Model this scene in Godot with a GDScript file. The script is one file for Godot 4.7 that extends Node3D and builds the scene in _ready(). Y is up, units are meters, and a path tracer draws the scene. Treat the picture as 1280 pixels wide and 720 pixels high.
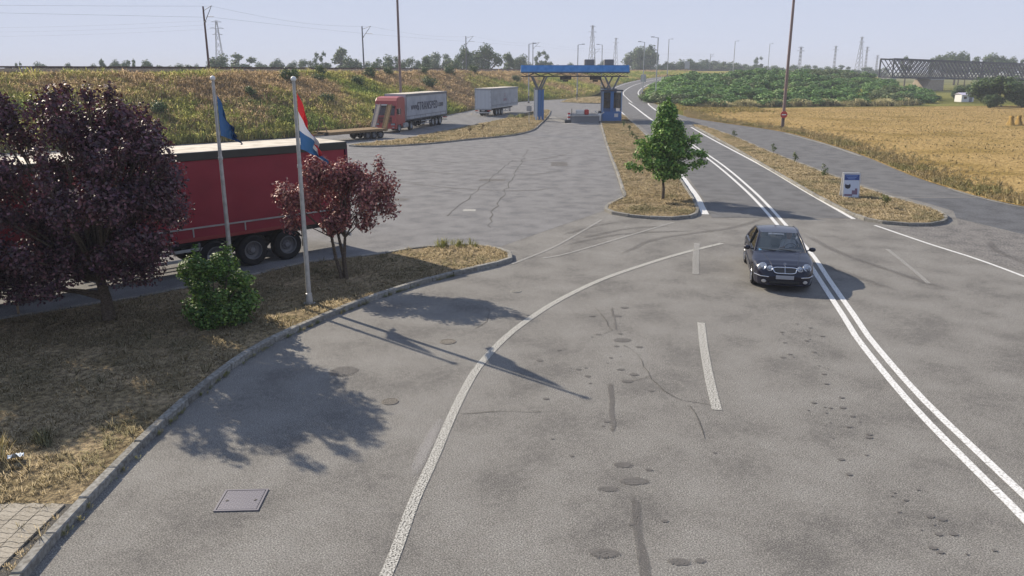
extends Node3D
# A border crossing seen from a mast: forecourt, road, gate canopy, rail embankment. Units are metres, the camera stands at x = z = 0.

var rng := RandomNumberGenerator.new()
var M := {}
var names := {}
var tex_cache := {}

# ---------------------------------------------------------------- mesh collecting
class MB:
	var v := PackedVector3Array()
	var n := PackedVector3Array()
	var c := PackedColorArray()
	var col := Color(1, 1, 1)
	func tri(a: Vector3, b: Vector3, d: Vector3, na: Vector3, nb: Vector3, nd: Vector3) -> void:
		var g := (d - a).cross(b - a)
		v.append(a); n.append(na)
		if g.dot(na + nb + nd) >= 0.0:
			v.append(b); v.append(d); n.append(nb); n.append(nd)
		else:
			v.append(d); v.append(b); n.append(nd); n.append(nb)
		c.append(col); c.append(col); c.append(col)
	func cquad(a: Array, b: Array, d: Array, e: Array) -> void:
		for t in [[a, b, d], [a, d, e]]:
			if ((t[2][0] - t[0][0]) as Vector3).cross(t[1][0] - t[0][0]).length() < 1e-9: continue
			var at := c.size()
			tri(t[0][0], t[1][0], t[2][0], Vector3.UP, Vector3.UP, Vector3.UP)
			for k in 3:
				for q in t:
					if q[0].is_equal_approx(v[at + k]): c[at + k] = q[1]
	func flat(a: Vector3, b: Vector3, d: Vector3, out: Vector3) -> void:
		var g := (d - a).cross(b - a).normalized()
		if g.dot(out) < 0.0: g = -g
		tri(a, b, d, g, g, g)
	func quad(a: Vector3, b: Vector3, d: Vector3, e: Vector3, out: Vector3) -> void:
		flat(a, b, d, out); flat(a, d, e, out)
	func box(at: Vector3, s: Vector3, bs := Basis.IDENTITY, ch := 0.0) -> void:
		var h := s * 0.5
		if ch > 0.0: ch = minf(ch, minf(h.x, minf(h.y, h.z)) * 0.9)
		for ax in 3:
			for sg in [-1.0, 1.0]:
				var u := (ax + 1) % 3
				var w := (ax + 2) % 3
				var pts := []
				for k in [[-1, -1], [1, -1], [1, 1], [-1, 1]]:
					var p := Vector3.ZERO
					p[ax] = sg * h[ax]; p[u] = k[0] * (h[u] - ch); p[w] = k[1] * (h[w] - ch)
					pts.append(at + bs * p)
				var o := Vector3.ZERO
				o[ax] = sg
				quad(pts[0], pts[1], pts[2], pts[3], bs * o)
		if ch <= 0.0: return
		for ax in 3:
			var u := (ax + 1) % 3
			var w := (ax + 2) % 3
			for k in [[-1, -1], [1, -1], [1, 1], [-1, 1]]:
				var e := []
				for sg in [-1.0, 1.0]:
					var p := Vector3.ZERO
					p[ax] = sg * (h[ax] - ch); p[u] = k[0] * h[u]; p[w] = k[1] * (h[w] - ch); e.append(at + bs * p)
					p[u] = k[0] * (h[u] - ch); p[w] = k[1] * h[w]; e.append(at + bs * p)
				var o := Vector3.ZERO
				o[u] = k[0]; o[w] = k[1]
				quad(e[0], e[1], e[3], e[2], bs * o)
		for sx in [-1.0, 1.0]:
			for sy in [-1.0, 1.0]:
				for sz in [-1.0, 1.0]:
					var a := at + bs * Vector3(sx * h.x, sy * (h.y - ch), sz * (h.z - ch))
					var b := at + bs * Vector3(sx * (h.x - ch), sy * h.y, sz * (h.z - ch))
					var d := at + bs * Vector3(sx * (h.x - ch), sy * (h.y - ch), sz * h.z)
					flat(a, b, d, bs * Vector3(sx, sy, sz))
	func bar(a: Vector3, b: Vector3, w: float, h: float, ch := 0.0) -> void:
		var z := (b - a).normalized()
		var up := Vector3.UP if absf(z.y) < 0.95 else Vector3.RIGHT
		var x := up.cross(z).normalized()
		box((a + b) * 0.5, Vector3(w, h, a.distance_to(b)), Basis(x, z.cross(x), z), ch)
	func tube(p: Array, r: Array, sides := 8, caps := true) -> void:
		var rings := []
		var prev := Vector3.ZERO
		for i in p.size():
			var d: Vector3 = (p[mini(i + 1, p.size() - 1)] - p[maxi(i - 1, 0)]).normalized()
			var x: Vector3
			if i == 0:
				x = (Vector3.UP if absf(d.y) < 0.9 else Vector3.RIGHT).cross(d).normalized()
			else:
				x = (prev - d * prev.dot(d)).normalized()
			prev = x
			var y := d.cross(x)
			var ring := []
			for k in sides:
				var a := TAU * k / sides
				var o := x * cos(a) + y * sin(a)
				ring.append([p[i] + o * r[mini(i, r.size() - 1)], o])
			rings.append(ring)
		for i in rings.size() - 1:
			for k in sides:
				var q = rings[i][k]; var s = rings[i][(k + 1) % sides]
				var t = rings[i + 1][(k + 1) % sides]; var w = rings[i + 1][k]
				tri(q[0], s[0], t[0], q[1], s[1], t[1]); tri(q[0], t[0], w[0], q[1], t[1], w[1])
		if caps:
			for e in [0, rings.size() - 1]:
				var d2: Vector3 = (p[0] - p[1]).normalized() if e == 0 else (p[-1] - p[-2]).normalized()
				for k in range(1, sides - 1):
					flat(rings[e][0][0], rings[e][k][0], rings[e][k + 1][0], d2)
	# profile: [radius, along axis]; axis is the basis' y
	func lathe(prof: Array, at: Vector3, bs := Basis.IDENTITY, seg := 20) -> void:
		for i in prof.size() - 1:
			var e := Vector2(prof[i + 1][0] - prof[i][0], prof[i + 1][1] - prof[i][1])
			if e.length() < 1e-6: continue
			var nn := Vector2(e.y, -e.x).normalized()
			for k in seg:
				var a := TAU * k / seg
				var b := TAU * (k + 1) / seg
				var q := []
				for w in [[i, a], [i, b], [i + 1, b], [i + 1, a]]:
					q.append([at + bs * Vector3(cos(w[1]) * prof[w[0]][0], prof[w[0]][1], sin(w[1]) * prof[w[0]][0]), bs * Vector3(cos(w[1]) * nn.x, nn.y, sin(w[1]) * nn.x)])
				if prof[i][0] > 1e-5: tri(q[0][0], q[1][0], q[2][0], q[0][1], q[1][1], q[2][1])
				if prof[i + 1][0] > 1e-5: tri(q[0][0], q[2][0], q[3][0], q[0][1], q[2][1], q[3][1])
	# polygon in the xz plane of xf, between y0 and y1
	func prism(poly: PackedVector2Array, y0: float, y1: float, xf := Transform3D.IDENTITY, bottom := true) -> void:
		var ix := Geometry2D.triangulate_polygon(poly)
		for lid in [[y1, 1.0], [y0, -1.0]]:
			if lid[1] < 0 and not bottom: continue
			for i in range(0, ix.size(), 3):
				var q := []
				for k in 3: q.append(xf * Vector3(poly[ix[i + k]].x, lid[0], poly[ix[i + k]].y))
				flat(q[0], q[1], q[2], xf.basis.y * lid[1])
		if y1 - y0 < 1e-5: return
		var s := 0.0
		for i in poly.size():
			var a := poly[i]; var b := poly[(i + 1) % poly.size()]
			s += a.x * b.y - b.x * a.y
		for i in poly.size():
			var a := poly[i]; var b := poly[(i + 1) % poly.size()]
			var o := Vector2(b.y - a.y, a.x - b.x) * signf(s)
			quad(xf * Vector3(a.x, y0, a.y), xf * Vector3(b.x, y0, b.y), xf * Vector3(b.x, y1, b.y), xf * Vector3(a.x, y1, a.y), xf.basis * Vector3(o.x, 0, o.y))
	# smooth surface through rows of points; out: a point inside
	func grid(rows: Array, inside: Vector3, wrap := false) -> void:
		var nr := rows.size(); var nc: int = rows[0].size()
		var nm := []
		for i in nr:
			var line := []
			for j in nc:
				var du: Vector3 = rows[mini(i + 1, nr - 1)][j] - rows[maxi(i - 1, 0)][j]
				var dv: Vector3
				if wrap: dv = rows[i][(j + 1) % nc] - rows[i][(j - 1 + nc) % nc]
				else: dv = rows[i][mini(j + 1, nc - 1)] - rows[i][maxi(j - 1, 0)]
				var k := du.cross(dv)
				if k.length() < 1e-9: k = rows[i][j] - inside
				k = k.normalized()
				if k.dot(rows[i][j] - inside) < 0: k = -k
				line.append(k)
			nm.append(line)
		for i in nr - 1:
			for j in (nc if wrap else nc - 1):
				var j2 := (j + 1) % nc
				tri(rows[i][j], rows[i + 1][j], rows[i + 1][j2], nm[i][j], nm[i + 1][j], nm[i + 1][j2])
				tri(rows[i][j], rows[i + 1][j2], rows[i][j2], nm[i][j], nm[i + 1][j2], nm[i][j2])
	func mesh(mat: Material) -> ArrayMesh:
		var a := []
		a.resize(Mesh.ARRAY_MAX)
		a[Mesh.ARRAY_VERTEX] = v; a[Mesh.ARRAY_NORMAL] = n
		if mat is StandardMaterial3D and mat.vertex_color_use_as_albedo: a[Mesh.ARRAY_COLOR] = c
		var m := ArrayMesh.new()
		m.add_surface_from_arrays(Mesh.PRIMITIVE_TRIANGLES, a)
		m.surface_set_material(0, mat)
		return m

# ---------------------------------------------------------------- nodes
func numbered(s: String) -> String:
	if not names.has(s):
		names[s] = 0
		return s
	names[s] += 1
	return "%s_%03d" % [s, names[s]]

func meta(o: Node, label: String, category: String, group := "", kind := "") -> Node:
	if label: o.set_meta("label", label)
	if category: o.set_meta("category", category)
	if group: o.set_meta("group", group)
	if kind: o.set_meta("kind", kind)
	return o

func thing(called: String, label: String, category: String, at := Vector3.ZERO, turn := 0.0, group := "") -> Node3D:
	var o := Node3D.new()
	o.name = numbered(called)
	add_child(o)
	o.position = at; o.rotation.y = turn
	meta(o, label, category, group)
	return o

func struct(called: String) -> Node3D:
	var o := Node3D.new()
	o.name = numbered(called)
	add_child(o)
	o.set_meta("kind", "structure")
	return o

func put(called: String, mesh: Mesh, parent: Node, xf := Transform3D.IDENTITY) -> MeshInstance3D:
	var o := MeshInstance3D.new()
	o.name = numbered(called) if parent == self else called
	o.mesh = mesh
	o.transform = xf
	parent.add_child(o, true)
	return o

func part(called: String, mb: MB, mat: Material, parent: Node, xf := Transform3D.IDENTITY) -> MeshInstance3D:
	return put(called, mb.mesh(mat), parent, xf)

func copy(o: Node3D, called: String, at: Vector3, turn := 0.0, sc := Vector3.ONE, label := "", group := "") -> Node3D:
	var d: Node3D = o.duplicate()
	d.name = numbered(called)
	add_child(d)
	d.transform = Transform3D(Basis(Vector3.UP, turn).scaled_local(sc), at)
	if label: d.set_meta("label", label)
	if group: d.set_meta("group", group)
	return d

func swarm(called: String, mesh: Mesh, xs: Array, cs: Array, parent: Node = self) -> MultiMeshInstance3D:
	var mm := MultiMesh.new()
	mm.transform_format = MultiMesh.TRANSFORM_3D
	mm.use_colors = true
	mm.mesh = mesh
	mm.instance_count = xs.size()
	for i in xs.size():
		mm.set_instance_transform(i, xs[i]); mm.set_instance_color(i, cs[i])
	var o := MultiMeshInstance3D.new()
	o.name = numbered(called) if parent == self else called
	o.multimesh = mm
	parent.add_child(o, true)
	return o

# ---------------------------------------------------------------- shapes in plan
func smooth(p: Array, step := 1.0) -> PackedVector2Array:
	var cv := Curve2D.new()
	for i in p.size():
		var t: Vector2 = (p[mini(i + 1, p.size() - 1)] - p[maxi(i - 1, 0)]) * 0.5
		var li: float = 0.0 if i == 0 else p[i].distance_to(p[i - 1]) / maxf(t.length(), 1e-4) * 0.33
		var lo: float = 0.0 if i == p.size() - 1 else p[i].distance_to(p[i + 1]) / maxf(t.length(), 1e-4) * 0.33
		cv.add_point(p[i], -t * li, t * lo)
	var out := PackedVector2Array()
	var l := cv.get_baked_length()
	var k := maxi(1, roundi(l / step))
	for i in k + 1: out.append(cv.sample_baked(l * i / k, true))
	return out

func pv(a: Array) -> PackedVector2Array:
	var o := PackedVector2Array()
	for i in range(0, a.size(), 2): o.append(Vector2(a[i], a[i + 1]))
	return o

func va(a: Array) -> Array:
	var o := []
	for i in range(0, a.size(), 2): o.append(Vector2(a[i], a[i + 1]))
	return o

func sheet(poly: PackedVector2Array, y: float, mat: Material, called: String, parent: Node) -> MeshInstance3D:
	var mb := MB.new()
	mb.prism(poly, y, y, Transform3D.IDENTITY, false)
	return part(called, mb, mat, parent)

func ribbon(line: PackedVector2Array, w: float, y: float, mat: Material, called: String, parent: Node, w2 := -1.0, jit := 0.0) -> MeshInstance3D:
	if w2 < 0: w2 = w
	var mb := MB.new()
	var pl; var pr
	for i in line.size():
		var d := (line[mini(i + 1, line.size() - 1)] - line[maxi(i - 1, 0)]).normalized()
		var s := Vector2(-d.y, d.x) * lerpf(w, w2, float(i) / maxi(1, line.size() - 1)) * 0.5 * (1.0 + rng.randf_range(-jit, jit))
		var a := Vector3(line[i].x + s.x, y, line[i].y + s.y); var b := Vector3(line[i].x - s.x, y, line[i].y - s.y)
		if i: mb.quad(pl, pr, b, a, Vector3.UP)
		pl = a; pr = b
	return part(called, mb, mat, parent)

# a mark that thins out into separate grains towards its rim: the vertices' alpha meets the grain of a cut-out texture
func grain_ribbon(line: PackedVector2Array, w: float, y: float, mat: Material, called: String, parent: Node, w2 := -1.0, most := 1.0) -> MeshInstance3D:
	if w2 < 0: w2 = w
	var mb := MB.new()
	var prev := []
	for i in line.size():
		var d := (line[mini(i + 1, line.size() - 1)] - line[maxi(i - 1, 0)]).normalized()
		var t := float(i) / maxi(1, line.size() - 1)
		var s := Vector2(-d.y, d.x) * lerpf(w, w2, t) * 0.5 * (1.0 + rng.randf_range(-0.15, 0.15))
		var e := most * clampf(minf(t, 1.0 - t) * 5.0, 0.0, 1.0)
		var row := []
		for k in [[-1.0, 0.0], [-0.55, 0.75], [0.0, 1.0], [0.55, 0.75], [1.0, 0.0]]:
			row.append([Vector3(line[i].x + s.x * k[0], y, line[i].y + s.y * k[0]), Color(1, 1, 1, k[1] * e)])
		if i:
			for k in 4: mb.cquad(prev[k], prev[k + 1], row[k + 1], row[k])
		prev = row
	return part(called, mb, mat, parent)

func grain_blob(at: Vector2, rx: float, rz: float, y: float, mat: Material, called: String, parent: Node, most := 1.0) -> MeshInstance3D:
	var mb := MB.new()
	var n := 16
	var rings := []
	for q in [[0.0, 1.0], [0.55, 0.95], [1.0, 0.0]]:
		var row := []
		for i in n:
			var a := TAU * i / n
			var r: float = q[0] * (1.0 + rng.randf_range(-0.12, 0.12))
			row.append([Vector3(at.x + cos(a) * rx * r, y, at.y + sin(a) * rz * r), Color(1, 1, 1, q[1] * most)])
		rings.append(row)
	for k in 2:
		for i in n: mb.cquad(rings[k][i], rings[k][(i + 1) % n], rings[k + 1][(i + 1) % n], rings[k + 1][i])
	return part(called, mb, mat, parent)

func wobble(line: PackedVector2Array, amp: float) -> PackedVector2Array:
	var o := PackedVector2Array()
	for p in line: o.append(p + Vector2(rng.randf_range(-amp, amp), rng.randf_range(-amp, amp)))
	return o

func blob(at: Vector2, rx: float, rz: float, rough := 0.25, k := 18, turn := 0.0) -> PackedVector2Array:
	var o := PackedVector2Array()
	for i in k:
		var a := TAU * i / k
		var r := 1.0 + rng.randf_range(-rough, rough)
		o.append(at + Vector2(cos(a) * rx * r, sin(a) * rz * r).rotated(turn))
	return o

# ---------------------------------------------------------------- textures and materials
# ramp: [t, Color, t, Color ...] in sRGB
func ntex(sd: int, freq: float, size: int, ramp: Array, grain := 0.0, oct := 4, type := FastNoiseLite.TYPE_SIMPLEX_SMOOTH, alpha := false) -> ImageTexture:
	var f := FastNoiseLite.new()
	f.seed = sd; f.frequency = freq; f.noise_type = type
	f.fractal_octaves = oct
	if type == FastNoiseLite.TYPE_CELLULAR: f.cellular_return_type = FastNoiseLite.RETURN_DISTANCE2_SUB
	var im := f.get_seamless_image(size, size)
	im.convert(Image.FORMAT_L8)
	var src := im.get_data()
	var lut := PackedByteArray()
	lut.resize(1024)
	for i in 256:
		var t := i / 255.0
		var k := 0
		while k + 2 < ramp.size() and ramp[k + 2] < t: k += 2
		var cc: Color = ramp[1] if t <= ramp[0] else ramp[-1] if t >= ramp[-2] else ramp[k + 1].lerp(ramp[k + 3], (t - ramp[k]) / (ramp[k + 2] - ramp[k]))
		lut[i * 4] = roundi(cc.r * 255); lut[i * 4 + 1] = roundi(cc.g * 255); lut[i * 4 + 2] = roundi(cc.b * 255); lut[i * 4 + 3] = roundi(cc.a * 255)
	var out := PackedByteArray()
	out.resize(size * size * 4)
	var r := RandomNumberGenerator.new()
	r.seed = sd
	var gr := int(grain * 255)
	for i in src.size():
		var s := src[i]
		if gr: s = clampi(s + r.randi_range(-gr, gr), 0, 255)
		s *= 4
		var j := i * 4
		out[j] = lut[s]; out[j + 1] = lut[s + 1]; out[j + 2] = lut[s + 2]; out[j + 3] = lut[s + 3] if alpha else 255
	return ImageTexture.create_from_image(Image.create_from_data(size, size, false, Image.FORMAT_RGBA8, out))

func btex(sd: int, freq: float, size := 512, oct := 4, strength := 4.0, grain := 0.0) -> ImageTexture:
	var f := FastNoiseLite.new()
	f.seed = sd; f.frequency = freq; f.fractal_octaves = oct
	var im := f.get_seamless_image(size, size)
	im.convert(Image.FORMAT_L8)
	if grain > 0.0:
		var d := im.get_data()
		var r := RandomNumberGenerator.new()
		r.seed = sd
		for i in d.size(): d[i] = clampi(d[i] + int(r.randf_range(-grain, grain) * 255), 0, 255)
		im = Image.create_from_data(size, size, false, Image.FORMAT_L8, d)
	im.convert(Image.FORMAT_RGBA8)
	im.bump_map_to_normal_map(strength)
	return ImageTexture.create_from_image(im)

func mat(col: Color, rough := 0.7, metal := 0.0, spec := 0.5) -> StandardMaterial3D:
	var m := StandardMaterial3D.new()
	m.albedo_color = col; m.roughness = rough; m.metallic = metal; m.metallic_specular = spec
	return m

# a material that takes its colour from textures laid out in world space: fine one and coarse one
func wmat(fine: Texture2D, fs: float, coarse: Texture2D, csc: float, rough := 0.9, nrm: Texture2D = null, ns := 1.0, spec := 0.3) -> StandardMaterial3D:
	var m := StandardMaterial3D.new()
	m.albedo_texture = fine
	m.uv1_triplanar = true; m.uv1_world_triplanar = true
	m.uv1_scale = Vector3.ONE * fs
	if coarse:
		m.detail_enabled = true
		m.detail_albedo = coarse
		m.detail_blend_mode = BaseMaterial3D.BLEND_MODE_MUL
		m.detail_uv_layer = BaseMaterial3D.DETAIL_UV_2
		m.uv2_triplanar = true; m.uv2_world_triplanar = true
		m.uv2_scale = Vector3.ONE * csc
	m.roughness = rough
	m.metallic_specular = spec
	if nrm:
		m.normal_enabled = true
		m.normal_texture = nrm
		m.normal_scale = ns
	return m

func vmat(rough := 0.8, back := Color.BLACK, spec := 0.3) -> StandardMaterial3D:
	var m := StandardMaterial3D.new()
	m.vertex_color_use_as_albedo = true
	m.roughness = rough; m.metallic_specular = spec
	m.cull_mode = BaseMaterial3D.CULL_DISABLED
	if back != Color.BLACK:
		m.backlight_enabled = true; m.backlight = back
	return m

func glass(col: Color, a := 0.25, rough := 0.03) -> StandardMaterial3D:
	var m := mat(Color(col.r, col.g, col.b, a), rough, 0.0, 0.6)
	m.transparency = BaseMaterial3D.TRANSPARENCY_ALPHA
	return m

func S(r: float, g: float, b: float) -> Color:   # 0..255 sRGB
	return Color(r / 255.0, g / 255.0, b / 255.0)

# ---------------------------------------------------------------- the scene
func _ready() -> void:
	rng.seed = 20260807
	var cam := Camera3D.new()
	cam.name = "camera"
	add_child(cam)
	cam.position = Vector3(0, 6.5, 0)
	cam.rotation_degrees.x = -15.467
	cam.fov = 40.228
	cam.near = 0.1; cam.far = 9000.0
	cam.current = true
	var we := WorldEnvironment.new()
	we.name = "environment"
	var env := Environment.new()
	env.background_mode = Environment.BG_SKY
	var psm := ProceduralSkyMaterial.new()
	psm.sky_top_color = S(126, 140, 168)
	psm.sky_horizon_color = S(163, 169, 184)
	psm.sky_curve = 0.22
	psm.ground_bottom_color = S(96, 90, 76)
	psm.ground_horizon_color = S(170, 172, 176)
	psm.sun_angle_max = 8.0
	psm.sky_energy_multiplier = 1.0
	var sky := Sky.new()
	sky.sky_material = psm
	env.sky = sky
	env.tonemap_mode = Environment.TONE_MAPPER_LINEAR
	env.tonemap_exposure = 1.78
	env.fog_enabled = true
	env.fog_density = 0.00052
	env.fog_light_color = S(196, 202, 214)
	env.sdfgi_enabled = true; env.ssao_enabled = true; env.ssil_enabled = true
	we.environment = env
	add_child(we)
	var sun := DirectionalLight3D.new()
	sun.name = "sun"
	sun.light_energy = 1.4
	sun.light_angular_distance = 0.5
	sun.light_color = Color(1.0, 0.945, 0.86)
	sun.shadow_enabled = true
	add_child(sun)
	sun.look_at_from_position(Vector3.ZERO, Vector3(0.747 * 0.8406, -0.5417, 0.665 * 0.8406))
	make_materials()
	build_ground()
	build_islands()
	build_embankment()
	build_road_bank()
	build_markings()
	build_left_plants()
	build_trucks()
	build_car()
	build_gate()
	build_masts()
	build_bridge()
	build_far_trees()
	build_small_things()
	for o in find_children("*", "GeometryInstance3D", true, false): o.cast_shadow = GeometryInstance3D.SHADOW_CASTING_SETTING_ON

func make_materials() -> void:
	var fine := ntex(3, 0.075, 512, [0.0, S(76, 75, 74), 0.3, S(105, 104, 102), 0.65, S(127, 126, 123), 1.0, S(176, 173, 168)], 0.34, 3)
	var fine2 := ntex(5, 0.075, 512, [0.0, S(70, 71, 73), 0.3, S(92, 93, 95), 0.65, S(108, 109, 111), 1.0, S(142, 142, 143)], 0.24, 3)
	var patch := ntex(7, 0.03, 512, [0.05, S(204, 203, 203), 0.45, S(236, 235, 233), 0.95, S(255, 255, 254)], 0.2, 6)
	var streak := ntex(8, 0.035, 512, [0.05, S(200, 201, 204), 0.5, S(238, 238, 238), 0.95, S(255, 255, 255)], 0.16, 6)
	var an := btex(11, 0.35, 512, 2, 1.6, 0.2)
	M.old = wmat(fine, 0.8, patch, 0.031, 0.92, an, 0.2)
	M.main = wmat(fine2, 0.8, patch, 0.043, 0.9, an, 0.45)
	M.lot = wmat(ntex(13, 0.07, 512, [0.0, S(86, 87, 88), 0.5, S(117, 117, 118), 1.0, S(154, 153, 153)], 0.24, 4), 0.7, streak, 0.037, 0.9, an, 0.6)
	M.newer = wmat(ntex(15, 0.09, 256, [0.0, S(76, 78, 82), 0.5, S(92, 94, 98), 1.0, S(108, 110, 113)], 0.2, 3), 0.4, patch, 0.05, 0.85, an, 0.5)
	M.apron = wmat(ntex(17, 0.06, 512, [0.0, S(86, 85, 84), 0.5, S(117, 115, 113), 1.0, S(152, 149, 145)], 0.3, 4), 0.3, streak, 0.06, 0.95, an, 0.9)
	M.tar = wmat(fine, 0.8, patch, 0.031, 0.9)
	M.tar.albedo_color = S(196, 195, 194)
	for q in [["stain", 96, 0.26], ["stain2", 99, 0.38], ["track", 104, 0.46], ["scrub", 146, 0.45]]:
		var b: int = q[1]
		var lo: float = q[2]
		var t := ntex(19 + b, 0.075, 512, [0.0, Color(0, 0, 0, 0), lo, Color((b + 8) / 255.0, (b + 6) / 255.0, (b + 4) / 255.0, 0.45), lo + 0.3, Color(b / 255.0, (b - 2) / 255.0, (b - 4) / 255.0, 0.9), 1.0, Color((b - 10) / 255.0, (b - 12) / 255.0, (b - 13) / 255.0, 1.0)], 0.22, 3, FastNoiseLite.TYPE_SIMPLEX_SMOOTH, true)
		M[q[0]] = wmat(t, 0.8, null, 1.0, 0.88)
		M[q[0]].transparency = BaseMaterial3D.TRANSPARENCY_ALPHA_SCISSOR
		M[q[0]].alpha_scissor_threshold = 0.4
		M[q[0]].vertex_color_use_as_albedo = true
	M.joint = wmat(fine, 0.8, null, 1.0, 0.95)
	M.cover = wmat(fine, 0.8, null, 1.0, 0.9)
	M.cover.albedo_color = S(228, 222, 214)
	M.joint.albedo_color = S(170, 168, 164)
	var wear := ntex(23, 0.05, 512, [0.0, Color(0.55, 0.54, 0.52, 0.0), 0.2, Color(0.72, 0.71, 0.69, 0.2), 0.3, Color(0.78, 0.78, 0.76, 1.0), 0.7, Color(0.86, 0.86, 0.85, 1.0), 1.0, Color(0.9, 0.9, 0.9, 1.0)], 0.16, 4, FastNoiseLite.TYPE_SIMPLEX_SMOOTH, true)
	M.paint = wmat(wear, 0.6, null, 1.0, 0.7)
	M.paint.albedo_color = S(246, 247, 250)
	M.paint.transparency = BaseMaterial3D.TRANSPARENCY_ALPHA_SCISSOR
	M.paint.alpha_scissor_threshold = 0.3
	var worn := ntex(24, 0.07, 512, [0.0, Color(0.5, 0.49, 0.47, 0.0), 0.42, Color(0.6, 0.59, 0.56, 0.15), 0.46, Color(0.74, 0.73, 0.7, 1.0), 1.0, Color(0.86, 0.85, 0.82, 1.0)], 0.2, 4, FastNoiseLite.TYPE_SIMPLEX_SMOOTH, true)
	M.worn = wmat(worn, 0.7, null, 1.0, 0.8)
	M.worn.albedo_color = S(226, 228, 230)
	M.worn.transparency = BaseMaterial3D.TRANSPARENCY_ALPHA_SCISSOR
	M.worn.alpha_scissor_threshold = 0.3
	var faint := ntex(25, 0.09, 512, [0.0, Color(0.5, 0.49, 0.47, 0.0), 0.5, Color(0.55, 0.54, 0.52, 0.1), 0.54, Color(0.74, 0.73, 0.71, 1.0), 1.0, Color(0.84, 0.83, 0.81, 1.0)], 0.22, 4, FastNoiseLite.TYPE_SIMPLEX_SMOOTH, true)
	M.faint = wmat(faint, 0.7, null, 1.0, 0.85)
	M.faint.albedo_color = S(214, 216, 218)
	M.faint.transparency = BaseMaterial3D.TRANSPARENCY_ALPHA_SCISSOR
	M.faint.alpha_scissor_threshold = 0.3
	var dry := ntex(31, 0.03, 512, [0.0, S(90, 83, 73), 0.35, S(128, 117, 100), 0.6, S(157, 143, 119), 1.0, S(183, 169, 142)], 0.22, 5)
	var drymul := ntex(32, 0.014, 512, [0.15, S(186, 184, 170), 0.5, S(226, 222, 210), 0.8, S(255, 250, 240)], 0.02, 5)
	M.dry = wmat(dry, 0.35, drymul, 0.07, 1.0, btex(33, 0.08, 512, 4, 6.0, 0.1), 1.0, 0.1)
	M.field = wmat(ntex(35, 0.03, 512, [0.0, S(120, 104, 70), 0.4, S(150, 131, 91), 0.7, S(170, 150, 107), 1.0, S(190, 171, 128)], 0.2, 4), 0.12, ntex(36, 0.01, 512, [0.1, S(205, 200, 168), 0.45, S(245, 238, 220), 0.7, S(255, 248, 236)], 0.02, 5), 0.02, 1.0, btex(37, 0.08, 512, 4, 6.0, 0.1), 1.0, 0.1)
	M.plain = wmat(ntex(38, 0.03, 512, [0.0, S(74, 82, 44), 0.5, S(112, 112, 62), 1.0, S(146, 138, 84)], 0.15, 4), 0.1, ntex(39, 0.01, 256, [0.2, S(190, 196, 170), 0.6, S(240, 238, 226), 0.9, S(255, 255, 250)], 0.0, 4), 0.006, 1.0, null, 1.0, 0.1)
	M.slope = wmat(ntex(40, 0.03, 512, [0.0, S(92, 92, 48), 0.5, S(134, 128, 68), 1.0, S(168, 154, 94)], 0.15, 4), 0.15, null, 1.0, 1.0, null, 1.0, 0.1)
	M.ballast = wmat(ntex(41, 0.08, 256, [0.0, S(40, 37, 35), 0.5, S(64, 58, 54), 1.0, S(92, 84, 78)], 0.2, 3), 0.5, null, 1.0, 1.0)
	M.rust = mat(S(84, 62, 50), 0.7)
	M.grass = vmat(0.85, Color(0.6, 0.6, 0.5), 0.1)
	M.leaf = vmat(0.55, Color(0.6, 0.6, 0.5), 0.4)
	M.plum = vmat(0.5, Color(0.5, 0.3, 0.3), 0.4)
	var bark := wmat(ntex(43, 0.05, 256, [0.0, S(58, 50, 44), 0.5, S(92, 82, 72), 1.0, S(124, 112, 100)], 0.15, 4), 1.2, null, 1.0, 0.95, btex(44, 0.06, 256, 4, 8.0), 1.0)
	M.bark = bark
	M.kerb = []
	for k in 4:
		var b: int = [168, 156, 146, 160][k] - 22
		M.kerb.append(wmat(ntex(50 + k, 0.04, 256, [0.0, S(b - 44, b - 46, b - 50), 0.45, S(b - 12, b - 14, b - 20), 0.7, S(b, b - 1, b - 6), 1.0, S(b + 14, b + 13, b + 8)], 0.16, 4), 0.9, null, 1.0, 0.95, an, 0.8))
	M.concrete = wmat(ntex(57, 0.03, 256, [0.0, S(134, 131, 126), 0.5, S(160, 157, 151), 1.0, S(180, 178, 172)], 0.1, 4), 0.3, null, 1.0, 0.9)
	M.paver = []
	for k in 3: M.paver.append(wmat(ntex(60 + k, 0.06, 256, [0.0, S(118 + 6 * k, 112 + 6 * k, 102 + 6 * k), 0.5, S(146 + 5 * k, 140 + 5 * k, 128 + 5 * k), 1.0, S(166, 160, 148)], 0.2, 3), 1.3, null, 1.0, 0.95, an, 0.8))
	M.steel = wmat(ntex(64, 0.02, 256, [0.0, S(136, 138, 140), 0.5, S(162, 164, 166), 1.0, S(184, 186, 188)], 0.05, 4), 0.5, null, 1.0, 0.45)
	M.steel.metallic = 0.6
	M.hatch = mat(S(98, 97, 106), 0.6, 0.2)
	M.hatch2 = mat(S(126, 124, 134), 0.5, 0.2)
	M.polegrey = mat(S(150, 150, 150), 0.5, 0.3)
	M.white = mat(S(214, 214, 212), 0.5)
	M.offwhite = mat(S(196, 194, 188), 0.6)
	M.black = mat(S(26, 26, 28), 0.6)
	M.rubber = wmat(ntex(66, 0.05, 128, [0.0, S(24, 24, 25), 1.0, S(46, 45, 45)], 0.1, 3), 2.0, null, 1.0, 0.85)
	M.darkgrey = mat(S(54, 55, 58), 0.6)
	M.midgrey = mat(S(104, 106, 110), 0.6)
	M.chrome = mat(S(210, 212, 216), 0.12, 1.0)
	M.alloy = mat(S(190, 192, 196), 0.3, 0.8)
	M.glassdark = glass(S(14, 18, 22), 0.72)
	M.lamp = glass(S(225, 230, 235), 0.35, 0.05)
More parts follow.
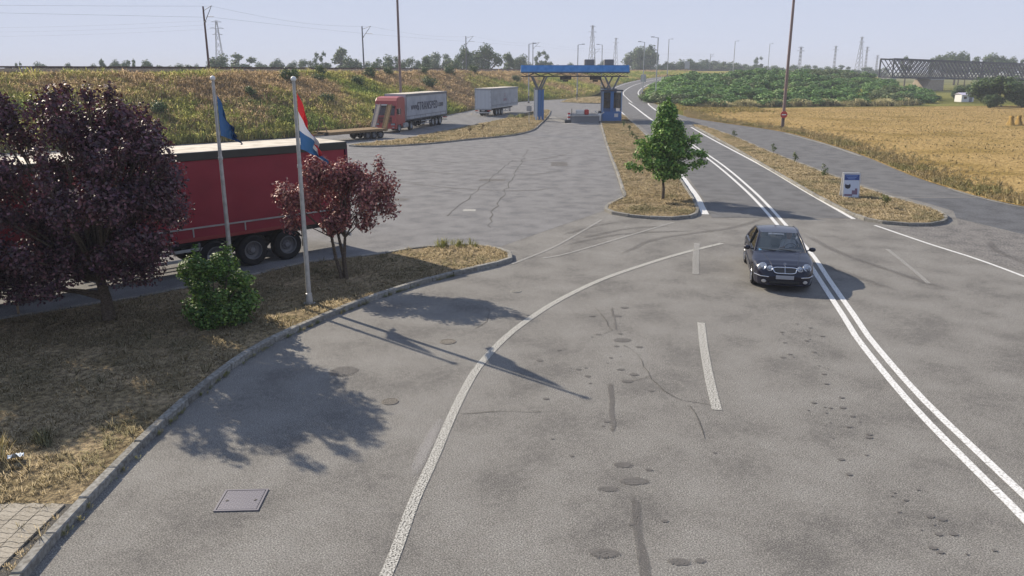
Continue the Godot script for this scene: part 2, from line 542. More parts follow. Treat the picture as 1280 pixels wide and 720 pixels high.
	M.red = mat(S(168, 30, 28), 0.4)
	M.amber = mat(S(220, 130, 30), 0.3)

# ---------------------------------------------------------------- ground and roads
func build_ground() -> void:
	var gr := struct("ground")
	var mb := MB.new()
	var xs := [-6000.0, -600.0, -200.0, -40.0, 40.0, 200.0, 600.0, 6000.0]
	var zs := [-7500.0, -1500.0, -600.0, -300.0, -100.0, 0.0, 60.0, 800.0]
	for i in 7:
		for j in 7:
			mb.quad(Vector3(xs[i], -0.06, zs[j]), Vector3(xs[i + 1], -0.06, zs[j]), Vector3(xs[i + 1], -0.06, zs[j + 1]), Vector3(xs[i], -0.06, zs[j + 1]), Vector3.UP)
	part("plain", mb, M.plain, gr)
	var road := struct("road")
	# the forecourt, the lorry lane and the road up to the gate, as one old sheet
	sheet(pv([-70, 8, 34, 8, 34, -30, 25.6, -37, 25.2, -44.4, 25.8, -50.7, 27.8, -61.9, 29, -72, 29.9, -86.4, 29.5, -91, 26.7, -105.7, 25.6, -116.8, 25.6, -124, 28, -150, 29.6, -172, 34, -200, 20, -205, 1.2, -174, -9.5, -124, -15.4, -94, -24, -79, -45, -63.5, -75, -51]), -0.004, M.old, "forecourt_surface", road)
	sheet(pv([-0.6, -29.2, 4.4, -37.4, 5.9, -41.4, 11.1, -104, 11.3, -112, 17, -123, 20, -160, 24, -171, 22, -185, 14, -190, 1, -172.5, -9.4, -123, -15.2, -95, -24, -79.3, -45, -64, -74, -52, -66, -4, -22, -12]), 0.0, M.lot, "parking_surface", road)
	# the through road, relaid: from a joint at the island's tip to the bend
	var seam := smooth(va([9.15, -35.6, 9.3, -36.8, 9.9, -40.1, 10.5, -44.7, 11.3, -51.5, 12.7, -65.6, 14.8, -87.5, 16.3, -107, 17.6, -130, 20.3, -158, 21.5, -172]), 1.5)
	var rim := smooth(va([28.5, -172, 26.9, -158, 23.6, -128, 22.2, -110, 21.5, -95, 19.9, -78.2, 17.8, -54.1, 16.5, -43.2, 15.8, -35.4]), 1.5)
	var pl := PackedVector2Array(seam)
	pl.append_array(rim)
	sheet(pl, 0.004, M.main, "carriageway_surface", road)
	# the side road in newer asphalt
	sheet(pv([20.3, -35.5, 21.2, -37.4, 21.1, -39.8, 20.9, -41.4, 25.0, -41.4, 25.4, -38.5, 34, -33, 34, -26.5, 21.2, -31]), 0.0, M.newer, "side_road_patch", road)
	sheet(pv([20.9, -41.6, 20.7, -46, 21, -53.2, 21.6, -65.6, 22.9, -80, 23.3, -94, 23.2, -98, 23.4, -106, 24.2, -120, 25.4, -123, 25.3, -116.8, 26.4, -105.7, 29.2, -91.2, 29.6, -86.4, 28.7, -72.2, 27.5, -61.9, 25.5, -50.7, 24.9, -44.4, 25.0, -41.6]), 0.0, M.main, "side_road_surface", road)
	# the apron where the two roads meet
	sheet(pv([16.75, -29.5, 16.1, -33.3, 19.4, -33.7, 20.2, -35.2, 21.1, -30.8, 34, -26.2, 34, 2, 17.1, 2, 17.1, -26]), 0.0, M.apron, "apron_surface", road)
	# pale concrete edging along the field side
	ribbon(smooth(va([29.3, -86.0, 28.5, -72.0, 27.3, -62.0]), 1.0), 0.3, 0.02, M.kerb[0], "edge_strip", road, 0.3, 0.3)
	ribbon(smooth(va([24.95, -45.0, 24.75, -42.0, 25.1, -38.6, 26.5, -36.5]), 0.5), 0.24, 0.02, M.kerb[3], "edge_strip", road, 0.24, 0.3)
	# the climbing road beyond the bend
	var cl := [Vector3(25.0, 0.012, -168), Vector3(26.6, 0.2, -186), Vector3(28.3, 1.0, -206), Vector3(34.2, 2.0, -233), Vector3(42.4, 3.0, -258), Vector3(54.9, 4.0, -287), Vector3(77.1, 4.8, -330), Vector3(115.7, 5.3, -380), Vector3(183.2, 5.6, -450)]
	strip3(cl, -5.0, 4.6, 0.0, M.main, "climbing_road", road)
	strip3(cl, -0.1, 0.12, 0.03, M.paint, "centre_line", road)
	strip3(cl, 3.6, 3.85, 0.03, M.paint, "edge_line", road)
	strip3(cl, -3.9, -3.7, 0.03, M.paint, "edge_line", road)
	# the stubble field
	var fe := smooth(va([31.0, -143, 26.8, -126, 25.4, -117, 26.5, -106, 29.3, -91.3, 29.7, -86.4, 28.8, -72.2, 27.6, -61.9, 25.6, -50.6, 25.0, -44.4, 25.4, -38.4, 29.5, -34.6, 40, -29.5]), 2.0)
	var fp := PackedVector2Array(fe)
	for q in [[90, -20], [170, -60], [170, -165], [120, -158], [77, -150], [58, -147], [43, -143]]: fp.append(Vector2(q[0], q[1]))
	var field := struct("field")
	sheet(fp, 0.03, M.field, "stubble_ground", field)
	var strawmesh := tuft_mesh(9, 0.5, 0.5, 0.05, 21).mesh(M.grass)
	var xs2 := []; var cs := []
	var noise := FastNoiseLite.new()
	noise.seed = 5; noise.frequency = 0.03
	for i in 26000:
		var z := -150.0 + 112.0 * pow(rng.randf(), 1.0)
		var x := rng.randf_range(25, 110)
		if not Geometry2D.is_point_in_polygon(Vector2(x, z), fp): continue
		var row := x
		var h := rng.randf_range(0.05, 0.14)
		xs2.append(Transform3D(Basis(Vector3.UP, rng.randf() * TAU).scaled(Vector3(h * 1.7, h, h * 1.7)), Vector3(row, 0.02, z)))
		var t := noise.get_noise_2d(x, z * 2.0) * 0.9 + rng.randf_range(-0.25, 0.25)
		cs.append(Color(0.34, 0.26, 0.14).lerp(Color(0.35, 0.30, 0.17), clampf(t + 0.4, 0, 1)).lerp(Color(0.24, 0.24, 0.08), clampf(t * 2.4 - 0.5, 0, 0.8)))
	# pale windrows left by the harvester
	for w in [[31, -88, 44, -70, 62, -50, 80, -36], [34, -100, 50, -84, 72, -64, 95, -48], [40, -118, 58, -104, 84, -86, 110, -70], [34, -78, 42, -66, 52, -56, 66, -44]]:
		var ln := smooth(va(w), 0.22)
		for p in ln:
			if rng.randf() < 0.35: continue
			var q := p + Vector2(rng.randfn(0, 0.28), rng.randfn(0, 0.28))
			if not Geometry2D.is_point_in_polygon(q, fp): continue
			var h := rng.randf_range(0.08, 0.2)
			xs2.append(Transform3D(Basis(Vector3.UP, rng.randf() * TAU).scaled(Vector3(h * 2.6, h, h * 2.6)), Vector3(q.x, 0.02, q.y)))
			cs.append(Color(0.56, 0.44, 0.25) * rng.randf_range(0.85, 1.1))
	swarm("stubble", strawmesh, xs2, cs, field).set_meta("kind", "stuff")
	# rough grass on the field margin
	var xs3 := []; var cs3 := []
	var tall := tuft_mesh(14, 0.42, 0.6, 0.035, 22).mesh(M.grass)
	for i in 7000:
		var k := rng.randi_range(0, fe.size() - 2)
		var p := fe[k].lerp(fe[k + 1], rng.randf())
		var d := (fe[k + 1] - fe[k]).normalized()
		p += Vector2(-d.y, d.x) * -1.0 * absf(rng.randfn(0.0, 1.7)) + Vector2(0.1, 0)
		if not Geometry2D.is_point_in_polygon(p, fp): continue
		var h := rng.randf_range(0.1, 0.3) * (1.6 if rng.randf() < 0.08 else 1.0)
		xs3.append(Transform3D(Basis(Vector3.UP, rng.randf() * TAU).scaled(Vector3(h * 1.2, h, h * 1.2)), Vector3(p.x, 0.02, p.y)))
		cs3.append(Color(0.36, 0.29, 0.17).lerp(Color(0.24, 0.235, 0.11), clampf(noise.get_noise_2d(p.x * 6, p.y * 6) * 1.6 + rng.randf() * 0.4, 0, 0.9)))
	var mg := swarm("field_margin_grass", tall, xs3, cs3)
	meta(mg, "dry tangled grass along the edge of the stubble field", "grass", "", "stuff")

func strip3(cl: Array, a: float, b: float, dy: float, m: Material, called: String, parent: Node) -> void:
	var mb := MB.new()
	var rows := []
	var n := 70
	for i in n + 1:
		var t := float(i) / n * (cl.size() - 1)
		var p := cr(cl, t)
		var d := (cr(cl, t + 0.05) - cr(cl, t - 0.05))
		d.y = 0
		d = d.normalized()
		var s := Vector3(-d.z, 0, d.x)
		rows.append([p + s * a + Vector3(0, dy, 0), p + s * lerpf(a, b, 0.5) + Vector3(0, dy, 0), p + s * b + Vector3(0, dy, 0)])
	mb.grid(rows, Vector3(60, -900, -280))
	part(called, mb, m, parent)

func cr(a: Array, t: float) -> Vector3:
	t = clampf(t, 0, a.size() - 1)
	var i := mini(int(t), a.size() - 2)
	return a[i].cubic_interpolate(a[i + 1], a[maxi(i - 1, 0)], a[mini(i + 2, a.size() - 1)], t - i)

# a tuft one unit high: blades that rise from a small foot and lean outwards
func tuft_mesh(blades: int, spread: float, lean: float, width: float, sd: int) -> MB:
	var r := RandomNumberGenerator.new()
	r.seed = sd
	var mb := MB.new()
	for i in blades:
		var a := r.randf() * TAU
		var o := Vector3(cos(a), 0, sin(a))
		var foot := o * r.randf() * spread * 0.6
		var h := r.randf_range(0.55, 1.0)
		var tip := foot + o * lean * r.randf_range(0.3, 1.0) + Vector3(0, h, 0)
		var mid := foot.lerp(tip, 0.55) + Vector3(0, h * 0.12, 0)
		var s := Vector3(-o.z, 0, o.x).rotated(Vector3.UP, r.randf_range(-0.9, 0.9)) * width * r.randf_range(0.7, 1.3)
		var up := (Vector3.UP + o * 0.6).normalized()
		var g := r.randf_range(0.75, 1.15)
		mb.col = Color(g, g, g)
		mb.tri(foot - s, foot + s, mid + s * 0.8, up, up, up)
		mb.tri(foot - s, mid + s * 0.8, mid - s * 0.8, up, up, up)
		mb.tri(mid - s * 0.8, mid + s * 0.8, tip, up, up, up)
	return mb

# ---------------------------------------------------------------- kerbed islands
var isl := {}
func island(called: String, label: String, pts: Array, kerb_w: float, stone: float, far_z := -100.0) -> Node3D:
	var o := struct(called)
	o.set_meta("label", label)
	var line := smooth(pts, stone)
	isl[called] = line
	var top := MB.new()
	var inner := Geometry2D.offset_polygon(line, -kerb_w * 0.9)
	if inner.is_empty(): inner = [line]
	for q in inner: top.prism(q, 0.0, 0.1, Transform3D.IDENTITY, false)
	part("dry_soil", top, M.dry, o)
	var meshes := []
	for k in 4:
		var mb := MB.new()
		mb.box(Vector3(0, 0.03, 0), Vector3(kerb_w, 0.22, 1.0), Basis.IDENTITY, 0.018)
		meshes.append(mb.mesh(M.kerb[k]))
	var far := MB.new()
	var s := 0.0
	for i in line.size():
		s += line[i].cross(line[(i + 1) % line.size()])
	for i in line.size():
		var a := line[i]; var b := line[(i + 1) % line.size()]
		var l := a.distance_to(b)
		if l < 0.05 or l > stone * 4.0: continue
		var d := (b - a) / l
		var inw := Vector2(-d.y, d.x) * signf(s)
		var p := (a + b) * 0.5 + inw * kerb_w * 0.5
		var bs := Basis(Vector3(-d.y, 0, d.x), Vector3.UP, Vector3(d.x, 0, d.y)) if false else Basis(Vector3.UP, atan2(d.x, d.y))
		var at := Vector3(p.x, rng.randf_range(-0.012, 0.012), p.y)
		if p.y > far_z:
			bs = bs.rotated(Vector3.UP, rng.randf_range(-0.012, 0.012)).rotated(Vector3(d.x, 0, d.y), rng.randf_range(-0.03, 0.03))
			put("kerb_stone", meshes[rng.randi() % 4], o, Transform3D(bs.scaled_local(Vector3(1, 1, l - 0.018)), at))
		else:
			far.box(at + Vector3(0, 0.03, 0), Vector3(kerb_w, 0.22, l - 0.02), bs)
	if far.v.size(): part("far_kerb", far, M.kerb[0], o).set_meta("kind", "stuff")
	return o

func grass_on(called: String, label: String, poly: PackedVector2Array, count: int, hmin: float, hmax: float, c1: Color, c2: Color, c3: Color, ymax: float, sd: int, wide := 1.3) -> void:
	var lo := Vector2(1e9, 1e9); var hi := -lo
	for p in poly:
		lo = lo.min(p); hi = hi.max(p)
	var inner := Geometry2D.offset_polygon(poly, -0.16)
	var nz := FastNoiseLite.new()
	nz.seed = sd; nz.frequency = 0.25
	var xs := [[], [], []]; var cs := [[], [], []]
	var tries := 0; var n := 0
	while n < count and tries < count * 20:
		tries += 1
		var p := Vector2(rng.randf_range(lo.x, hi.x), rng.randf_range(lo.y, hi.y))
		var ok := false
		for q in inner:
			if Geometry2D.is_point_in_polygon(p, q): ok = true
		if not ok: continue
		var w := nz.get_noise_2d(p.x * 2.0, p.y * 2.0)
		if w < -0.28 and rng.randf() < 0.75: continue
		var h := rng.randf_range(hmin, hmax) * (0.8 + 0.7 * maxf(w, 0.0))
		var k := rng.randi() % 3
		xs[k].append(Transform3D(Basis(Vector3.UP, rng.randf() * TAU).scaled(Vector3(h * wide, h, h * wide)), Vector3(p.x, 0.095, p.y)))
		cs[k].append(c1.lerp(c2, rng.randf()).lerp(c3, clampf(nz.get_noise_2d(p.x + 50, p.y) * 2.2 - 0.15 + rng.randf_range(-0.2, 0.2), 0, 0.85)))
		n += 1
	for k in 3:
		var o := swarm(called, tuft_mesh(10, 0.7, 0.95, 0.045, sd + k).mesh(M.grass), xs[k], cs[k])
		meta(o, label, "grass", "", "stuff")

func build_islands() -> void:
	island("verge", "kerbed dry grass verge with the flagpoles and plum trees", va([-6.36, -8.0, -6.41, -8.75, -6.48, -9.4, -6.52, -10, -6.55, -10.9, -6.58, -12.2, -6.57, -13.4, -6.5, -14.8, -6.31, -16.6, -5.92, -18.3, -5.15, -20.1, -4.53, -21.3, -3.42, -23.1, -2.08, -24.8, -0.82, -26.0, -0.2, -26.7, 0.09, -27.3, 0.0, -28.0, -0.45, -28.8, -1.22, -29.35, -2.0, -29.4, -2.7, -29.2, -3.7, -28.8, -4.6, -28.0, -6.0, -27.1, -7.2, -26.5, -8.4, -24.9, -10.06, -23.2, -10.9, -22.3, -11.5, -21.8, -12.2, -21.3, -13.75, -20.1, -16, -18.5, -22, -14.5, -22, -8]), 0.17, 0.95)
	island("tree_island", "kerbed dry grass island with the young green tree", va([11.41, -104, 9.23, -80.1, 7.69, -62.5, 6.85, -51.9, 6.1, -43.5, 5.9, -41.4, 5.3, -40.0, 4.61, -38.4, 4.45, -37.3, 4.8, -36.2, 5.83, -35.4, 7.21, -35.0, 8.21, -35.5, 8.85, -36.8, 9.4, -40.1, 9.95, -44.7, 10.75, -51.5, 12.2, -65.6, 14.3, -87.5, 15.8, -107, 16.6, -122, 14.8, -122, 12.2, -108]), 0.16, 1.0)
	island("sign_island", "kerbed dry grass island with the advertising board", va([21.5, -93.7, 18.95, -67.7, 17.35, -52.8, 16.05, -40.7, 15.75, -36.2, 15.9, -34.6, 16.7, -33.7, 17.98, -33.5, 19.1, -34.2, 19.75, -35.2, 20.25, -36.9, 20.15, -39.4, 19.95, -41.5, 20.14, -46, 20.5, -53.2, 21.16, -65.6, 22.4, -80.1, 22.95, -93.7, 22.8, -97.9, 22.2, -98.5]), 0.16, 1.0)
	island("lorry_island", "kerbed dry grass island beside the lorry lane", va([-14.5, -70.6, -13.5, -69.9, -11.59, -69.8, -7.98, -72.2, -3.88, -77.3, 0.0, -82.1, 2.2, -88.5, 3.5, -98.9, 5.3, -117, 6.2, -130, 6.0, -136, 4.6, -134, 3.2, -129, 0.0, -114.8, -3.97, -99.4, -7.1, -88.7, -9.63, -80.1, -11.86, -74.8, -13.6, -72.5]), 0.16, 1.0)
	island("gate_island", "small dry grass island behind the gate", va([10.1, -170, 14, -190, 19.5, -204, 22, -200, 20.5, -184, 17.9, -163, 13.9, -164.5]), 0.16, 2.0)
	var straw := Color(0.39, 0.315, 0.20); var pale := Color(0.53, 0.44, 0.295); var green := Color(0.22, 0.21, 0.125)
	grass_on("verge_grass", "short dry grass on the verge around the flagpoles", isl.verge, 26000, 0.035, 0.11, straw, pale, green, 0.1, 71)
	grass_on("verge_weeds", "taller dry weeds scattered over the verge", isl.verge, 520, 0.12, 0.26, pale * 0.9, Color(0.22, 0.2, 0.12), green, 0.1, 90, 0.8)
	grass_on("tree_island_grass", "short dry grass on the island of the young tree", isl.tree_island, 15000, 0.05, 0.13, straw * 0.9, pale * 0.9, green, 0.1, 74, 1.7)
	grass_on("sign_island_grass", "short dry grass on the island of the advertising board", isl.sign_island, 11000, 0.05, 0.15, straw, pale, green, 0.1, 77, 1.6)
	grass_on("lorry_island_grass", "short dry grass on the island by the lorries", isl.lorry_island, 9000, 0.08, 0.26, straw, pale * 0.9, green, 0.1, 80, 1.8)
	grass_on("gate_island_grass", "short dry grass on the island behind the gate", isl.gate_island, 2200, 0.1, 0.3, straw, pale, green, 0.1, 83, 1.8)

# ---------------------------------------------------------------- rail embankment
const TOE := [Vector3(-140, 0, -20), Vector3(-90, 0, -41), Vector3(-45, 0, -62), Vector3(-24.7, 0, -77), Vector3(-15.6, 0, -92), Vector3(-9.7, 0, -122), Vector3(1, 0, -172), Vector3(18.3, 0.5, -200), Vector3(26.5, 1.4, -230), Vector3(35.7, 2.5, -258), Vector3(49.2, 3.7, -292), Vector3(73.3, 4.6, -337), Vector3(112.8, 5.1, -388), Vector3(192.8, 5.3, -470)]
const CREST := [Vector3(-150, 6.15, -36), Vector3(-100, 6.15, -57), Vector3(-58, 6.15, -78), Vector3(-41, 6.15, -91), Vector3(-33, 6.15, -105), Vector3(-26, 6.15, -128), Vector3(-14, 6.15, -177), Vector3(-1, 6.15, -222), Vector3(9, 6.15, -252), Vector3(20, 6.15, -284), Vector3(36, 6.15, -320), Vector3(62, 6.15, -366), Vector3(108, 6.15, -418), Vector3(195, 6.15, -500)]

func build_embankment() -> void:
	var em := struct("rail_embankment")
	em.set_meta("label", "long weed covered railway embankment behind the lorries")
	var nz := FastNoiseLite.new()
	nz.seed = 9; nz.frequency = 0.09
	var mb := MB.new()
	var rows := []
	var n := 150
	for i in n + 1:
		var t := float(i) / n * (TOE.size() - 1)
		var a := cr(TOE, t); var b := cr(CREST, t)
		var out := (b - a)
		out.y = 0
		out = out.normalized()
		var row := [a - Vector3(0, 0.3, 0)]
		for k in range(1, 8):
			var f := k / 8.0
			var p := a.lerp(b, f)
			p.y = lerpf(a.y, b.y, sin(f * PI * 0.5) * 0.35 + f * 0.65) + nz.get_noise_2d(p.x, p.z) * 0.5 * sin(f * PI)
			row.append(p)
		row.append(b)
		row.append(b + out * 7.5)
		row.append(b + out * 20.0 + Vector3(0, -6.6, 0))
		rows.append(row)
	mb.grid(rows, Vector3(0, -900, -150))
	part("slope", mb, M.slope, em)
	# track: ballast, sleepers (joined: only their ends show), two rails
	var tr := thing("railway_track", "dark railway track running along the top of the embankment", "track")
	var mid := []
	for i in 141:
		var t := float(i) / 140 * (CREST.size() - 1)
		var b := cr(CREST, t)
		var a := cr(TOE, t)
		var out := (b - a)
		out.y = 0
		mid.append([b + out.normalized() * 3.0, out.normalized()])
	var bl := MB.new()
	var br := []
	for q in mid: br.append([q[0] - q[1] * 2.2, q[0] - q[1] * 1.5 + Vector3(0, 0.55, 0), q[0] + q[1] * 1.5 + Vector3(0, 0.55, 0), q[0] + q[1] * 2.2])
	bl.grid(br, Vector3(0, -900, -150))
	part("ballast", bl, M.ballast, tr)
	for s in [-0.72, 0.72]:
		var r := MB.new()
		var p := []
		for q in mid: p.append(q[0] + q[1] * s + Vector3(0, 0.70, 0))
		for i in p.size() - 1: r.bar(p[i], p[i + 1], 0.07, 0.17)
		part("rail", r, M.rust, tr)
	var sl := MB.new()
	for i in mid.size() - 1:
		var l: float = mid[i][0].distance_to(mid[i + 1][0])
		for k in int(l / 0.75):
			var f := k / (l / 0.75)
			var p: Vector3 = mid[i][0].lerp(mid[i + 1][0], f)
			sl.bar(p - mid[i][1] * 1.25 + Vector3(0, 0.56, 0), p + mid[i][1] * 1.25 + Vector3(0, 0.56, 0), 0.24, 0.1)
	part("sleepers", sl, M.darkgrey, tr).set_meta("kind", "stuff")
	# weeds on the slope
	var meshes := [tuft_mesh(16, 0.6, 0.55, 0.03, 91).mesh(M.grass), tuft_mesh(22, 0.9, 0.7, 0.04, 92).mesh(M.grass), weed_mesh(93).mesh(M.grass), weed_mesh(94).mesh(M.grass)]
	var xs := [[], [], [], []]; var cs := [[], [], [], []]
	var patch := FastNoiseLite.new()
	patch.seed = 14; patch.frequency = 0.028
	var patch2 := FastNoiseLite.new()
	patch2.seed = 15; patch2.frequency = 0.06
	for i in 46000:
		var t := rng.randf_range(0.6, 11.5)
		if rng.randf() < 0.45: t = rng.randf_range(1.6, 6.2)
		var f := rng.randf_range(0.01, 1.02)
		var a := cr(TOE, t); var b := cr(CREST, t)
		var p := a.lerp(b, f)
		p.y = lerpf(a.y, b.y, minf(1.0, sin(minf(f, 1.0) * PI * 0.5) * 0.35 + f * 0.65)) + nz.get_noise_2d(p.x, p.z) * 0.5 * sin(minf(f, 1.0) * PI) - 0.05
		var w := patch.get_noise_2d(p.x, p.z * 0.7) + rng.randf_range(-0.12, 0.12)
		var w2 := patch2.get_noise_2d(p.x + 99, p.z) + rng.randf_range(-0.15, 0.15)
		var g := Color(0.30, 0.35, 0.09).lerp(Color(0.52, 0.49, 0.16), rng.randf())
		var up := clampf((f - 0.45) * 2.4, 0, 1)
		if w * 1.5 + (up - 0.5) * 0.45 > 0.13: g = Color(0.54, 0.41, 0.24).lerp(Color(0.40, 0.28, 0.18), rng.randf())
		elif w2 > 0.22: g = Color(0.18, 0.25, 0.065).lerp(Color(0.26, 0.32, 0.09), rng.randf())
		elif w2 < -0.25: g = Color(0.46, 0.40, 0.17)
		var h := rng.randf_range(0.4, 1.0) * (0.35 if f > 0.93 else 1.0)
		if f > 0.9 and rng.randf() < 0.03: h = rng.randf_range(0.6, 1.0)
		var k := rng.randi() % 4
		xs[k].append(Transform3D(Basis(Vector3.UP, rng.randf() * TAU).scaled(Vector3(h * 1.1, h, h * 1.1)), p))
		cs[k].append(g * rng.randf_range(0.9, 1.35))
	for k in 4:
		meta(swarm("embankment_grass", meshes[k], xs[k], cs[k]), "tall yellow green grass and brown weeds on the embankment", "grass", "", "stuff")
	# dark bushes on the slope
	var bushes := [[4.05, 0.72, 1.6], [4.6, 0.86, 1.5], [4.72, 0.62, 1.3], [3.95, 0.35, 1.2], [5.02, 0.8, 1.6], [5.25, 0.84, 1.4], [5.32, 0.45, 1.9], [5.6, 0.85, 1.5], [5.85, 0.8, 1.7], [6.25, 0.86, 1.8], [3.4, 0.5, 1.2], [2.7, 0.3, 1.3], [4.35, 0.7, 1.2], [5.0, 0.25, 1.1], [6.5, 0.5, 1.6]]
	var protos := []
	for k in 3:
		var o := thing("embankment_bush", "", "bush")
		var m2 := MB.new()
		var cc := []
		for j in 7: cc.append([Vector3(rng.randf_range(-0.5, 0.5), rng.randf_range(0.35, 1.0), rng.randf_range(-0.5, 0.5)), Vector3.ONE * rng.randf_range(0.3, 0.5)])
		leaves(m2, cc, 900, 0.13, [Color(0.035, 0.075, 0.02), Color(0.06, 0.11, 0.03), Color(0.10, 0.15, 0.04)])
		part("foliage", m2, M.leaf, o)
		var st := MB.new()
		for j in 5: st.tube([Vector3(0, -0.1, 0), Vector3(rng.randf_range(-0.2, 0.2), 0.4, rng.randf_range(-0.2, 0.2)), cc[j][0]], [0.04, 0.03, 0.015], 5)
		part("stem", st, M.bark, o)
		protos.append(o)
	for i in bushes.size():
		var q = bushes[i]
		var a := cr(TOE, q[0]); var b := cr(CREST, q[0])
		var p := a.lerp(b, q[1])
		p.y = lerpf(a.y, b.y, sin(q[1] * PI * 0.5) * 0.35 + q[1] * 0.65) - 0.1
		var rank := 1
		for r in bushes: if r[0] < q[0]: rank += 1
		var lab := ordinal(rank) + " dark green bush on the embankment slope counted from the left"
		if i < 3:
			protos[i].transform = Transform3D(Basis(Vector3.UP, i).scaled(Vector3.ONE * q[2]), p)
			meta(protos[i], lab, "bush", "bushes on the railway embankment")
		else: copy(protos[i % 3], "embankment_bush", p, rng.randf() * TAU, Vector3.ONE * q[2], lab, "bushes on the railway embankment")

func weed_mesh(sd: int) -> MB:
	var r := RandomNumberGenerator.new()
	r.seed = sd
	var mb := MB.new()
	for i in 7:
		var a := r.randf() * TAU
		var foot := Vector3(cos(a), 0, sin(a)) * r.randf() * 0.35
		var tip := foot + Vector3(r.randf_range(-0.25, 0.25), r.randf_range(0.6, 1.0), r.randf_range(-0.25, 0.25))
		var s := Vector3(0.012, 0, 0.006)
		var g := r.randf_range(0.75, 1.1)
		mb.col = Color(g, g, g)
		mb.tri(foot - s, foot + s, tip, Vector3.UP, Vector3.UP, Vector3.UP)
		for k in 7:
			var p := foot.lerp(tip, 0.25 + 0.75 * k / 6.0)
			var b := r.randf() * TAU
			var o := Vector3(cos(b), r.randf_range(-0.1, 0.6), sin(b)).normalized()
			var sd2 := o.cross(Vector3.UP).normalized() * 0.05
			var l := r.randf_range(0.12, 0.24)
			var nn := (Vector3.UP + o * 0.4).normalized()
			mb.tri(p, p + o * l * 0.5 + sd2, p + o * l, nn, nn, nn)
			mb.tri(p, p + o * l, p + o * l * 0.5 - sd2, nn, nn, nn)
	return mb

# leaves spread through clumps: cc holds [centre, radii]
func leaves(mb: MB, cc: Array, count: int, size: float, cols: Array, shell := 0.45, up := 0.35, long := 1.0) -> void:
	var wts := []
	var tot := 0.0
	for q in cc:
		tot += pow(q[1].x * q[1].y * q[1].z, 0.667)
		wts.append(tot)
	for i in count:
		var x := rng.randf() * tot
		var k := 0
		while wts[k] < x: k += 1
		var d := Vector3(rng.randfn(), rng.randfn(), rng.randfn()).normalized()
		var p: Vector3 = cc[k][0] + d * pow(rng.randf(), shell) * cc[k][1]
		var nn := (d * 0.8 + Vector3(rng.randfn(), rng.randfn(), rng.randfn()) * 0.55 + Vector3.UP * up).normalized()
		var t := nn.cross(Vector3(rng.randfn(), rng.randfn() - 0.3, rng.randfn())).normalized()
		var b := nn.cross(t)
		var s := size * rng.randf_range(0.65, 1.3)
		var w := s * 0.36
		var cl: Color = cols[rng.randi() % cols.size()]
		mb.col = cl * rng.randf_range(0.75, 1.3)
		var sn := (nn + d * 0.5).normalized()
		var tip := p + t * s * long
		var lift := nn * s * 0.12
		var n1 := (sn - b * 0.3).normalized(); var n2 := (sn + b * 0.3).normalized()
		var m := p + t * s * 0.45 * long
		mb.tri(p, m + b * w + lift, tip, n1, n1, n1)
		mb.tri(p, tip, m - b * w + lift, n2, n2, n2)

# ---------------------------------------------------------------- the planted bank on the right
const BTOE := [Vector3(28.4, -0.1, -176), Vector3(29.4, -0.1, -160), Vector3(31.8, -0.1, -147), Vector3(41.5, -0.1, -150), Vector3(55.9, -0.1, -155), Vector3(73.3, -0.1, -158), Vector3(90.6, -0.1, -172), Vector3(106, -0.1, -205), Vector3(115.7, -0.1, -255)]
const BCREST := [Vector3(29.5, 0.2, -182), Vector3(32.3, 0.7, -187), Vector3(37.6, 1.9, -194), Vector3(46.3, 3.2, -204), Vector3(58.8, 4.2, -213), Vector3(75.2, 4.5, -222), Vector3(91.6, 4.5, -233), Vector3(108.9, 4.2, -248), Vector3(119.5, 4.0, -264)]
const BBACK := [Vector3(29.9, 0.25, -188), Vector3(32.4, 0.95, -205), Vector3(38.1, 1.95, -231), Vector3(46.3, 2.95, -255.5), Vector3(58.8, 3.95, -284.5), Vector3(81, 4.75, -327), Vector3(117.6, 5.2, -376), Vector3(135, 4.6, -340), Vector3(140.7, 4.0, -300)]

